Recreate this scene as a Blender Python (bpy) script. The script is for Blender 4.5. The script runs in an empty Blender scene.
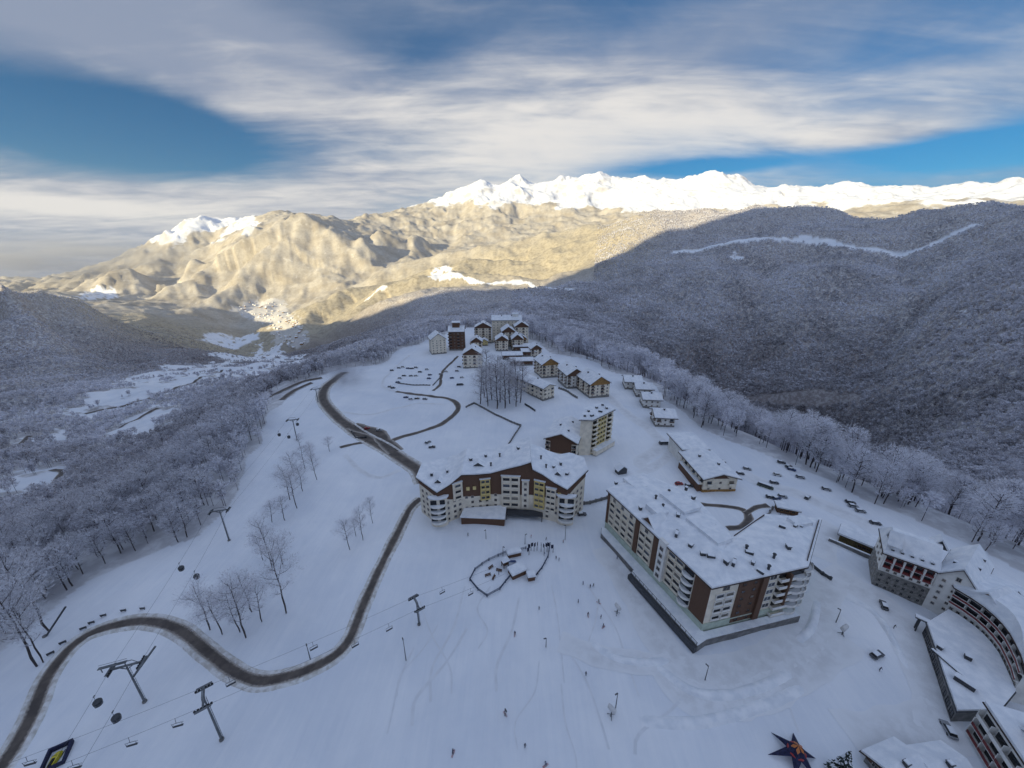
import bpy, math, random
import numpy as np
from mathutils import Vector, Matrix
random.seed(7)
RNG = np.random.default_rng(11)
SC = bpy.context.scene
COL = SC.collection
PI = math.pi

# ------------------------------------------------------------------ camera
CAM_Z = 120.0
FPX = 370.0
PITCH = math.atan(134.0 / FPX)
CP, SP = math.cos(PITCH), math.sin(PITCH)
cam_d = bpy.data.cameras.new('camera')
cam_d.sensor_width = 36.0
cam_d.lens = 36.0 * FPX / 1024.0
cam_d.clip_start = 1.0
cam_d.clip_end = 60000.0
cam = bpy.data.objects.new('camera', cam_d)
cam.location = (0, 0, CAM_Z)
cam.rotation_euler = (PI / 2 - PITCH, 0, 0)
COL.objects.link(cam)
SC.camera = cam


def ray(px, py):
    u, v = px - 512.0, py - 384.0
    dn = v * CP + FPX * SP
    fw = FPX * CP - v * SP
    return u, fw, dn


def at_d(px, py, dist):
    u, fw, dn = ray(px, py)
    h = math.hypot(u, fw)
    return (u / h * dist, fw / h * dist, CAM_Z - dist * dn / h)


def at_z(px, py, z=0.0):
    u, fw, dn = ray(px, py)
    k = (CAM_Z - z) / dn
    return (u * k, fw * k, z)


def V2(px, py, z=0.0):
    p = at_z(px, py, z)
    return (p[0], p[1])


# ------------------------------------------------------------------ noise
def _hash(ix, iy, seed):
    h = (ix.astype(np.int64) * 374761393 + iy.astype(np.int64) * 668265263 + seed * 974711) & 0x7fffffff
    h = ((h ^ (h >> 13)) * 1274126177) & 0x7fffffff
    h = h ^ (h >> 16)
    return (h & 0xffff) / 65535.0


def perlin(x, y, seed=0):
    x = np.asarray(x, float); y = np.asarray(y, float)
    ix = np.floor(x); iy = np.floor(y)
    fx = x - ix; fy = y - iy
    ux = fx * fx * fx * (fx * (fx * 6 - 15) + 10)
    uy = fy * fy * fy * (fy * (fy * 6 - 15) + 10)

    def g(dx, dy):
        a = _hash(ix + dx, iy + dy, seed) * 2 * PI
        return np.cos(a) * (fx - dx) + np.sin(a) * (fy - dy)
    n = (g(0, 0) * (1 - ux) + g(1, 0) * ux) * (1 - uy) + (g(0, 1) * (1 - ux) + g(1, 1) * ux) * uy
    return n * 1.5


def fbm(x, y, octv=5, seed=0, gain=0.5):
    a = 1.0; s = 0.0; f = 1.0
    for i in range(octv):
        s = s + a * perlin(x * f + 17.3 * i, y * f - 9.1 * i, seed + i)
        a *= gain; f *= 2.03
    return s


def ridged(x, y, octv=5, seed=0):
    a = 1.0; s = 0.0; f = 1.0; w = 1.0
    for i in range(octv):
        n = 1.0 - np.abs(perlin(x * f + 5.1 * i, y * f + 3.7 * i, seed + i))
        n = n * n * w
        w = np.clip(n * 1.6, 0, 1)
        s = s + n * a
        a *= 0.5; f *= 2.1
    return s - 1.0


def sstep(a, b, x):
    t = np.clip((np.asarray(x, float) - a) / (b - a), 0, 1)
    return t * t * (3 - 2 * t)


def in_poly(x, y, poly):
    x = np.asarray(x); y = np.asarray(y)
    c = np.zeros(x.shape, bool)
    n = len(poly)
    for i in range(n):
        x0, y0 = poly[i]; x1, y1 = poly[(i + 1) % n]
        if y0 == y1:
            continue
        m = ((y0 > y) != (y1 > y)) & (x < (x1 - x0) * (y - y0) / (y1 - y0) + x0)
        c ^= m
    return c


def poly_sd(x, y, poly):
    d = np.full(np.shape(x), 1e9)
    n = len(poly)
    for i in range(n):
        x0, y0 = poly[i]; x1, y1 = poly[(i + 1) % n]
        dx, dy = x1 - x0, y1 - y0
        L = dx * dx + dy * dy + 1e-9
        t = np.clip(((x - x0) * dx + (y - y0) * dy) / L, 0, 1)
        d = np.minimum(d, np.hypot(x - x0 - t * dx, y - y0 - t * dy))
    return np.where(in_poly(x, y, poly), -d, d)


# ------------------------------------------------------------------ terrain height
PLATEAU_PX = [(-120, 800), (-60, 700), (-10, 655), (30, 622), (60, 597), (100, 572), (150, 548), (200, 532), (228, 505), (245, 470),
              (258, 440), (270, 415), (290, 397), (312, 380), (345, 368), (380, 362), (400, 350), (425, 341), (445, 334), (470, 328),
              (500, 325), (530, 336), (545, 350), (575, 358), (612, 370), (640, 380), (670, 403), (700, 428), (740, 442), (790, 465),
              (850, 490), (900, 512), (960, 540), (1024, 575), (1120, 620)]
PLATEAU = [V2(*p) for p in PLATEAU_PX] + [(230, 20), (180, -120), (-180, -120)]

CP_PX_D = [  # px, py, horizontal distance
    # left valley, low hills
    (0, 283, 2600), (40, 292, 2800), (80, 301, 3000), (30, 315, 2200), (100, 330, 3600), (180, 325, 4100), (140, 345, 2600), (60, 340, 2500),
    (90, 291, 7000), (150, 291, 7500), (200, 300, 6600), (230, 312, 5350), (160, 308, 5600), (110, 312, 5200), (250, 322, 4700),
    (300, 342, 3500), (272, 322, 4700), (245, 303, 5850), (290, 354, 2900), (320, 350, 2600), (260, 345, 3300), (215, 335, 3700),
    # left white peak
    (20, 294, 9300), (60, 289, 9500), (100, 274, 9500), (140, 252, 9500), (165, 236, 9600), (185, 221, 9800), (205, 218, 9900), (240, 219, 9900), (265, 217, 9900),
    (120, 287, 8300), (175, 270, 8300), (150, 277, 8000), (210, 245, 9000),
    # middle hill
    (255, 225, 7200), (280, 218, 7000), (300, 214, 6900), (320, 219, 7000), (340, 228, 7000), (220, 250, 7000), (195, 283, 6500), (250, 282, 6350),
    (285, 290, 5600), (300, 300, 5000), (300, 255, 6300), (355, 255, 6200), (385, 262, 5600), (345, 276, 5400),
    # great range
    (336, 221, 9600), (370, 215, 9900), (400, 209, 10200), (418, 206, 10400), (440, 199, 10500), (460, 185, 10600), (480, 177, 10600), (520, 176, 10600), (560, 175, 10600),
    (600, 171, 10600), (640, 178, 10600), (662, 180, 10500), (689, 177, 10500), (708, 171, 10500), (740, 175, 10500), (757, 186, 10500), (799, 187, 10500),
    (832, 183, 10400), (853, 180, 10400), (890, 188, 10300), (911, 186, 10300), (931, 193, 10200), (952, 186, 10200), (973, 181, 10200), (989, 190, 10100), (1014, 177, 10100), (1040, 184, 10000),
    (450, 236, 7600), (400, 246, 7000), (520, 214, 8700), (600, 206, 9000), (560, 232, 6900), (490, 242, 6600), (640, 200, 8600), (460, 215, 9000), (420, 228, 8300), (560, 196, 9600), (620, 190, 9700),
    (700, 200, 8600), (800, 203, 8600), (900, 203, 8500), (1000, 202, 8300),
    # sunlit shoulder behind the near crest
    (450, 253, 5000), (500, 243, 5000), (540, 236, 4900), (600, 225, 4700), (640, 214, 4500),
    # near crest of the forested mountain
    (303, 307, 3700), (343, 291, 3900), (400, 278, 4000), (426, 267, 4000), (466, 261, 3900), (519, 263, 3700), (560, 250, 3700), (600, 232, 3800),
    (662, 211, 4000), (700, 207, 4100), (757, 208, 4000), (807, 206, 4000), (832, 213, 3900), (923, 213, 3700), (973, 208, 3600), (989, 203, 3600), (1024, 212, 3400), (1060, 208, 3300),
    (446, 271, 3300), (532, 282, 2950), (383, 286, 3300), (335, 316, 3100), (480, 276, 3150),
    (312, 338, 2700), (400, 312, 2400), (480, 302, 2300), (560, 290, 2450), (620, 266, 2850), (700, 246, 3100), (800, 252, 2900), (900, 252, 2750), (1000, 250, 2500),
    (640, 320, 2000), (640, 350, 1600), (720, 300, 2150), (800, 300, 2150), (868, 300, 2250), (940, 290, 1850), (1010, 290, 1650), (905, 330, 1750),
    (690, 388, 1500), (760, 365, 1850), (830, 370, 1800), (868, 382, 1850), (940, 360, 1450), (1020, 370, 1250), (780, 425, 1350), (850, 445, 1280), (930, 455, 1050), (1010, 482, 820), (900, 492, 800), (880, 345, 2000), (915, 300, 2100),
    (500, 320, 1500), (430, 326, 1300), (560, 330, 1250), (610, 345, 1300), (370, 342, 1250), (335, 353, 1350),
]
CP_PX_Z = [  # px, py, height
    (0, 600, -4), (60, 560, -5), (150, 520, -14), (0, 520, -40), (100, 480, -46), (200, 460, -38), (240, 430, -34),
    (0, 460, -100), (100, 430, -130), (180, 410, -115), (250, 388, -90), (285, 375, -50), (0, 420, -120), (60, 400, -150), (150, 385, -150), (230, 374, -130),
    (0, 370, -220), (100, 360, -300), (180, 360, -320), (250, 359, -330), (0, 340, -220),
]
CP_AZ = [  # azimuth deg, distance, height: hidden ground and the sides
    (-16, 4600, -330), (-11, 4500, -390), (-25, 4500, -500), (-5, 4400, -260), (2, 4300, -160), (10, 4300, -60),
    (22, 6200, -60), (35, 6000, 0), (45, 5600, 0), (52, 5000, 0), (-53, 4000, -300), (-48, 4300, -360), (-40, 5200, -450),
    (-50, 8500, -420), (-47, 9300, -330), (-55, 6500, -350), (-55, 9500, -430),
    (-65, 100, 0), (-65, 500, -45), (-65, 1000, -140), (-65, 2500, -30), (-65, 4500, -300), (-65, 9500, -430), (-75, 200, -10), (-75, 900, -100), (-75, 3000, -100), (-75, 9500, -100),
    (65, 150, 0), (65, 400, -60), (65, 900, -160), (65, 2500, 300), (65, 3400, 520), (65, 5500, 100), (65, 10000, 1350), (75, 150, 0), (75, 500, -80), (75, 1500, 50), (75, 3400, 520), (75, 10000, 1300),
    (-3, 750, -70), (-14, 800, -110), (6, 700, -90), (13, 560, -60), (20, 480, -90), (28, 420, -85), (36, 400, -85), (45, 370, -85), (52, 360, -90), (-24, 560, -60), (-20, 900, -160),
    (0, 13500, 900), (-25, 13500, 300), (-50, 13500, -500), (25, 13500, 1000), (50, 13500, 1000), (75, 13500, 900), (-75, 13500, -100),
]
_pts = []
for px, py, d in CP_PX_D:
    _pts.append(at_d(px, py, d))
for px, py, z in CP_PX_Z:
    _pts.append(at_z(px, py, z))
for a, d, z in CP_AZ:
    a = math.radians(a); _pts.append((d * math.sin(a), d * math.cos(a), z))
for p in PLATEAU[:-3]:
    _pts.append((p[0], p[1], 0.0))
for a in range(-75, 80, 15):
    for d in (32, 60, 95, 135, 190, 260, 350):
        x, y = d * math.sin(math.radians(a)), d * math.cos(math.radians(a))
        if float(poly_sd(np.array([x]), np.array([y]), PLATEAU)[0]) < -8:
            _pts.append((x, y, 0.0))
_pts = np.array(_pts)


def _feat(x, y):
    r = np.maximum(np.hypot(x, y), 20.0)
    return np.arctan2(x, y) * 2.4, np.log(r)


_fa, _fr = _feat(_pts[:, 0], _pts[:, 1])
_N = len(_pts)
_K = np.hypot(_fa[:, None] - _fa[None], _fr[:, None] - _fr[None]) + 1e-6 * np.eye(_N)
_A = np.zeros((_N + 3, _N + 3))
_A[:_N, :_N] = _K
_A[:_N, _N] = 1; _A[:_N, _N + 1] = _fa; _A[:_N, _N + 2] = _fr
_A[_N:, :_N] = _A[:_N, _N:].T
_W = np.linalg.solve(_A, np.concatenate([_pts[:, 2], [0, 0, 0]]))


def tps(x, y):
    a, r = _feat(x, y)
    out = np.empty(a.shape)
    st = 20000
    for i in range(0, len(a), st):
        aa, rr = a[i:i + st], r[i:i + st]
        D = np.hypot(aa[:, None] - _fa[None], rr[:, None] - _fr[None])
        out[i:i + st] = D @ _W[:_N] + _W[_N] + _W[_N + 1] * aa + _W[_N + 2] * rr
    return out


SUN_AZ = math.radians(-135.0)
SUN_EL = math.radians(12.5)
SUN_V = Vector((math.sin(SUN_AZ) * math.cos(SUN_EL), math.cos(SUN_AZ) * math.cos(SUN_EL), math.sin(SUN_EL)))
# crest of the mountain behind the camera, along t (across the sun's direction)
CREST_T = [-9000, -7000, -3217, -2488, -1838, -1381, -900, 0, 1500, 4000, 8000]
CREST_Z = [-300, -250, -230, 270, 640, 1340, 1620, 1750, 1800, 1500, 900]


def _pl(pts):
    return [at_d(*p) for p in pts]


RIDGES = [(_pl(p), s) for p, s in (
    ([(300, 213, 6900), (275, 238, 6650), (252, 262, 6400), (234, 284, 6150), (216, 298, 5900)], .50),
    ([(302, 213, 6900), (318, 238, 6600), (309, 261, 6250), (291, 281, 5950), (277, 298, 5600)], .55),
    ([(345, 227, 6850), (336, 248, 6450), (319, 269, 6050), (302, 289, 5600), (292, 306, 5150)], .55),
    ([(378, 231, 6800), (376, 250, 6350), (362, 270, 5850), (345, 282, 5350)], .5),
    ([(415, 236, 7000), (412, 250, 6500), (404, 262, 6000)], .5),
    ([(250, 225, 7400), (235, 245, 7200), (212, 262, 7000), (190, 280, 6700)], .5),
    ([(98, 279, 8100), (112, 271, 8000), (128, 268, 7900), (142, 282, 7500)], .45),
    ([(205, 217, 9900), (185, 238, 9400), (163, 258, 8900), (150, 275, 8400)], .6),
    ([(228, 219, 9900), (222, 243, 9100), (208, 262, 8500)], .6),
    ([(304, 327, 3250), (312, 309, 3650), (343, 290, 3900), (400, 277, 4000), (426, 266, 4000), (466, 259, 3900), (519, 261, 3750), (560, 248, 3750), (600, 230, 3850), (640, 215, 3950), (662, 210, 4000)], .55),
    ([(395, 264, 5250), (450, 251, 5000), (500, 242, 4950), (540, 234, 4900), (600, 223, 4700)], .55),
    ([(316, 328, 3000), (335, 315, 3100), (383, 284, 3350), (446, 269, 3350), (480, 275, 3150), (532, 281, 2950), (575, 289, 2700)], .5),
    ([(870, 238, 3350), (850, 262, 2900), (820, 295, 2450), (790, 330, 2150), (760, 370, 1850)], .42),
    ([(735, 222, 3600), (720, 255, 3000), (690, 290, 2500), (660, 325, 2050)], .40),
    ([(1000, 226, 3100), (985, 265, 2500), (965, 300, 2100), (935, 345, 1750)], .42),
)]
RAVINES = [(_pl(p), a, w) for p, a, w in (
    ([(900, 258, 2950), (910, 295, 2500), (906, 328, 2200), (886, 358, 2000), (862, 385, 1850), (838, 412, 1700)], 110, 170),
    ([(785, 262, 2900), (745, 320, 2200), (715, 360, 1750)], 55, 130),
    ([(300, 345, 3200), (330, 335, 2800), (360, 325, 2550), (400, 318, 2300)], 40, 120),
)]


def line_z(x, y, pl):
    d = np.full(np.shape(x), 1e9); zb = np.zeros(np.shape(x))
    for (x0, y0, z0), (x1, y1, z1) in zip(pl[:-1], pl[1:]):
        dx, dy = x1 - x0, y1 - y0
        t = np.clip(((x - x0) * dx + (y - y0) * dy) / (dx * dx + dy * dy + 1e-9), 0, 1)
        dd = np.hypot(x - x0 - t * dx, y - y0 - t * dy)
        k = dd < d
        d = np.where(k, dd, d); zb = np.where(k, z0 + t * (z1 - z0), zb)
    return d, zb


def height(x, y, detail=True):
    x = np.atleast_1d(np.asarray(x, float)); y = np.atleast_1d(np.asarray(y, float))
    sh = x.shape
    x = x.ravel(); y = y.ravel()
    r = np.hypot(x, y)
    az = np.abs(np.degrees(np.arctan2(x, y)))
    z = np.zeros(x.shape)
    front = az < 78
    if front.any():
        z[front] = tps(x[front], y[front])
    near = r < 1500
    s = np.ones(x.shape)
    sd = np.full(x.shape, 500.0)
    if near.any():
        sd[near] = poly_sd(x[near], y[near], PLATEAU)
        s[near] = sstep(-6, 90, sd[near])
    z = np.where(r < 1500, np.where(az > 70, 0, 1) * z, z) * s
    far_ = (r > 1500) & (r < 10500) & front
    if far_.any():
        xf, yf = x[far_], y[far_]; rf = r[far_]; azs = np.degrees(np.arctan2(xf, yf))
        zf = z[far_] - 100 * sstep(2700, 3300, rf) * (1 - sstep(7200, 9000, rf)) * (1 - sstep(6, 18, azs)) * sstep(-46, -36, azs)
        wx = xf + 60 * fbm(xf / 500, yf / 500, 3, 61); wy = yf + 60 * fbm(xf / 500, yf / 500, 3, 62)
        for pl, sl in RIDGES:
            dd, zb = line_z(wx, wy, pl)
            c_ = zb - sl * (np.sqrt(dd * dd + 40.0 ** 2) - 40.0) * (1 + .18 * fbm(xf / 400, yf / 400, 2, 63))
            m_ = np.maximum(zf, c_); zf = m_ + 14 * np.log1p(np.exp(-np.abs(zf - c_) / 14.0))
        for pl, a_, w_ in RAVINES:
            dd, zb = line_z(wx, wy, pl)
            zf = zf - a_ * np.exp(-dd / w_)
        z[far_] = zf
    if detail:
        amp_far = sstep(4500, 8500, r)
        amp_mid = sstep(500, 1600, r)
        z = z + s * (amp_mid * (20 * fbm(x / 420, y / 420, 5, 3) + 34 * sstep(1200, 2600, r) * ridged(x / 850, y / 850, 4, 8)))
        hi = sstep(7600, 9800, r)
        z = z + amp_far * ((42 + 20 * hi) * ridged(x / 1500 + .3 * fbm(x / 900, y / 900, 2, 5), y / 1500, 5, 21) + (14 + 12 * hi) * fbm(x / 300, y / 300, 4, 31) + 26 * ridged(x / 330 + .4 * fbm(x / 300, y / 300, 2, 6), y / 330, 4, 45))
        z = z + s * sstep(150, 700, r) * 6 * fbm(x / 90, y / 90, 3, 5)
        z = z + (1 - s) * (0.9 * fbm(x / 34, y / 34, 3, 9) + 0.10 * fbm(x / 6, y / 6, 2, 19)) * sstep(20, 60, r)
    # behind the camera
    w = sstep(60, 72, az)
    if (w > 0).any():
        sx, sy = math.sin(SUN_AZ), math.cos(SUN_AZ)
        ss = x * sx + y * sy
        tt = x * (-sy) + y * sx
        cz = np.interp(tt, CREST_T, CREST_Z) + 60 * fbm(tt / 600, ss * 0, 3, 77)
        b = np.where(ss < 1800, sstep(150, 1800, ss) ** 1.3, 1 - 0.6 * sstep(1800, 6000, ss))
        rear = cz * b
        rear = rear + sstep(500, 1500, r) * 40 * ridged(x / 600, y / 600, 4, 55)
        rear = rear * sstep(120, 500, r)
        z = z * (1 - w) + rear * w
    return z.reshape(sh)


def hz(x, y):
    return float(height(np.array([x]), np.array([y]))[0])


_RS = np.exp(np.linspace(math.log(30), math.log(13000), 1800))


def at(px, py):
    """where the sight line through a pixel of the sketch meets the ground"""
    u, fw, dn = ray(px, py)
    h = math.hypot(u, fw)
    xs, ys = u / h * _RS, fw / h * _RS
    zz = CAM_Z - _RS * dn / h
    g = height(xs, ys)
    k = np.nonzero(zz < g)[0]
    i = int(k[0]) if len(k) else len(_RS) - 1
    if i > 0:
        a = zz[i - 1] - g[i - 1]; b = zz[i] - g[i]
        t = a / (a - b) if a != b else 0
        rr = _RS[i - 1] + (_RS[i] - _RS[i - 1]) * t
    else:
        rr = _RS[0]
    x, y = u / h * rr, fw / h * rr
    return (x, y, hz(x, y))


# ------------------------------------------------------------------ objects
def tag(o, label=None, cat=None, group=None, kind=None):
    if label: o['label'] = label
    if cat: o['category'] = cat
    if group: o['group'] = group
    if kind: o['kind'] = kind
    return o


def empty(name, loc, rz=0.0, label=None, cat=None, group=None):
    o = bpy.data.objects.new(name, None)
    COL.objects.link(o)
    o.location = loc
    o.rotation_euler = (0, 0, rz)
    o.empty_display_size = 0.5
    return tag(o, label, cat, group)


def inst(name, mesh, parent=None, loc=(0, 0, 0), rz=0.0, sc=None, rot=None):
    o = bpy.data.objects.new(name, mesh)
    COL.objects.link(o)
    o.parent = parent
    o.location = loc
    o.rotation_euler = rot if rot else (0, 0, rz)
    if sc: o.scale = (sc, sc, sc) if not isinstance(sc, (tuple, list)) else sc
    return o


def copy_tree(o, loc=None, rz=None, parent=None):
    c = o.copy(); COL.objects.link(c)
    if parent is not None: c.parent = parent
    if loc is not None: c.location = loc
    if rz is not None: c.rotation_euler = (0, 0, rz)
    for ch in list(o.children):
        copy_tree(ch, parent=c)
    return c


class MB:
    def __init__(self):
        self.v = []; self.f = []; self.m = []

    def add(self, vs, fs, m=0):
        b = len(self.v)
        self.v += [tuple(p) for p in vs]
        for f in fs:
            self.f.append(tuple(b + i for i in f)); self.m.append(m)
        return self

    def box(self, c, s, m=0, rz=0.0):
        x, y, z = s[0] / 2, s[1] / 2, s[2] / 2
        ca, sa = math.cos(rz), math.sin(rz)
        vs = []
        for dx, dy, dz in ((-x, -y, -z), (x, -y, -z), (x, y, -z), (-x, y, -z), (-x, -y, z), (x, -y, z), (x, y, z), (-x, y, z)):
            vs.append((c[0] + dx * ca - dy * sa, c[1] + dx * sa + dy * ca, c[2] + dz))
        return self.add(vs, [(0, 3, 2, 1), (4, 5, 6, 7), (0, 1, 5, 4), (1, 2, 6, 5), (2, 3, 7, 6), (3, 0, 4, 7)], m)

    def prism(self, poly, z0, z1, m=0, mt=None):
        n = len(poly)
        zt = z1 if isinstance(z1, (list, tuple)) else [z1] * n
        vs = [(p[0], p[1], z0) for p in poly] + [(p[0], p[1], zt[i]) for i, p in enumerate(poly)]
        fs = [(i, (i + 1) % n, n + (i + 1) % n, n + i) for i in range(n)]
        self.add(vs, fs + [tuple(range(n))[::-1]], m)
        return self.add(vs[n:], [tuple(range(n))], m if mt is None else mt)

    def quad(self, a, b, c, d, m=0):
        return self.add([a, b, c, d], [(0, 1, 2, 3)], m)

    def tube(self, p0, p1, r0, r1=None, n=6, m=0, cap=True):
        r1 = r0 if r1 is None else r1
        a = Vector(p0); b = Vector(p1); d = (b - a)
        if d.length < 1e-6: return self
        d.normalize()
        u = d.cross(Vector((0, 0, 1)))
        if u.length < 1e-3: u = Vector((1, 0, 0))
        u.normalize(); w = d.cross(u)
        vs = []
        for q, r in ((a, r0), (b, r1)):
            for i in range(n):
                t = 2 * PI * i / n
                vs.append(q + u * math.cos(t) * r + w * math.sin(t) * r)
        fs = [(i, n + i, n + (i + 1) % n, (i + 1) % n) for i in range(n)]
        if cap: fs += [tuple(range(n)), tuple(range(2 * n - 1, n - 1, -1))]
        return self.add(vs, fs, m)

    def lathe(self, prof, n=12, m=0, c=(0, 0, 0)):
        vs = []
        for r, z in prof:
            for i in range(n):
                t = 2 * PI * i / n
                vs.append((c[0] + r * math.cos(t), c[1] + r * math.sin(t), c[2] + z))
        fs = []
        for k in range(len(prof) - 1):
            for i in range(n):
                j = (i + 1) % n
                fs.append((k * n + i, k * n + j, (k + 1) * n + j, (k + 1) * n + i))
        fs.append(tuple(range(n))[::-1]); fs.append(tuple(range((len(prof) - 1) * n, len(prof) * n)))
        return self.add(vs, fs, m)

    def mesh(self, name, mats, smooth=False):
        me = bpy.data.meshes.new(name)
        me.from_pydata(self.v, [], self.f)
        for mm in (mats if isinstance(mats, (list, tuple)) else [mats]):
            me.materials.append(mm)
        me.polygons.foreach_set('material_index', np.array(self.m, dtype=np.int32))
        if smooth: me.polygons.foreach_set('use_smooth', np.ones(len(self.f), bool))
        me.update()
        return me

    def obj(self, name, mats, parent=None, loc=(0, 0, 0), rz=0.0, smooth=False):
        return inst(name, self.mesh(name, mats, smooth), parent, loc, rz)


def np_mesh(name, verts, faces_flat, face_len, mats, attrs=None, smooth=False):
    me = bpy.data.meshes.new(name)
    nv = len(verts); nf = len(faces_flat) // face_len
    me.vertices.add(nv); me.loops.add(nf * face_len); me.polygons.add(nf)
    me.vertices.foreach_set('co', np.ascontiguousarray(verts, dtype=np.float32).ravel())
    me.loops.foreach_set('vertex_index', np.ascontiguousarray(faces_flat, dtype=np.int32))
    me.polygons.foreach_set('loop_start', np.arange(nf, dtype=np.int32) * face_len)
    for mm in (mats if isinstance(mats, (list, tuple)) else [mats]):
        me.materials.append(mm)
    if smooth: me.polygons.foreach_set('use_smooth', np.ones(nf, bool))
    for k, a in (attrs or {}).items():
        at_ = me.attributes.new(k, 'FLOAT', 'POINT')
        at_.data.foreach_set('value', np.ascontiguousarray(a, dtype=np.float32))
    me.update(calc_edges=True)
    return me


# ------------------------------------------------------------------ materials
class NT:
    def __init__(self, tree):
        self.t = tree

    def n(self, ty, **kw):
        nd = self.t.nodes.new(ty)
        ins = kw.pop('ins', {})
        for k, v in kw.items():
            setattr(nd, k, v)
        for k, v in ins.items():
            s = nd.inputs[k]
            if isinstance(v, bpy.types.NodeSocket): self.t.links.new(v, s)
            else: s.default_value = v
        return nd

    def math(self, op, a, b=None, c=None, clamp=False):
        ins = {0: a}
        if b is not None: ins[1] = b
        if c is not None: ins[2] = c
        return self.n('ShaderNodeMath', operation=op, use_clamp=clamp, ins=ins).outputs[0]

    def ramp(self, fac, a, b):
        return self.n('ShaderNodeMapRange', interpolation_type='SMOOTHSTEP', ins={0: fac, 1: a, 2: b, 3: 0.0, 4: 1.0}).outputs[0]

    def mix(self, fac, a, b):
        nd = self.n('ShaderNodeMix', data_type='RGBA')
        for s, v in ((nd.inputs[0], fac), (nd.inputs[6], a), (nd.inputs[7], b)):
            if isinstance(v, bpy.types.NodeSocket): self.t.links.new(v, s)
            else: s.default_value = v if not isinstance(v, tuple) or len(v) == 4 else (*v, 1)
        return nd.outputs[2]

    def noise(self, vec, scale, detail=3.0, rough=0.5, dist=0.0, dim='3D'):
        return self.n('ShaderNodeTexNoise', noise_dimensions=dim, ins={'Vector': vec, 'Scale': scale, 'Detail': detail, 'Roughness': rough, 'Distortion': dist}).outputs[0]


def mat(name, build=None, color=(.5, .5, .5), rough=.8, spec=.3, metal=0.0, var=0.12, vscale=1.5, bump=0.0):
    m = bpy.data.materials.new(name)
    m.use_nodes = True
    nt = NT(m.node_tree)
    bs = m.node_tree.nodes['Principled BSDF']
    bs.inputs['Roughness'].default_value = rough
    bs.inputs['Specular IOR Level'].default_value = spec
    bs.inputs['Metallic'].default_value = metal
    tc = nt.n('ShaderNodeTexCoord').outputs['Object']
    if build:
        build(nt, bs, tc)
    else:
        nz = nt.noise(tc, vscale, 4)
        d = tuple(c * (1 - var * 2) for c in color); e = tuple(min(1, c * (1 + var)) for c in color)
        c = nt.mix(nt.ramp(nz, .3, .7), d, e)
        m.node_tree.links.new(c, bs.inputs['Base Color'])
        if bump:
            b = nt.n('ShaderNodeBump', ins={'Height': nz, 'Strength': bump, 'Distance': 0.1})
            m.node_tree.links.new(b.outputs[0], bs.inputs['Normal'])
    return m


def attr(nt, name):
    return nt.n('ShaderNodeAttribute', attribute_name=name).outputs['Fac']


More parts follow.
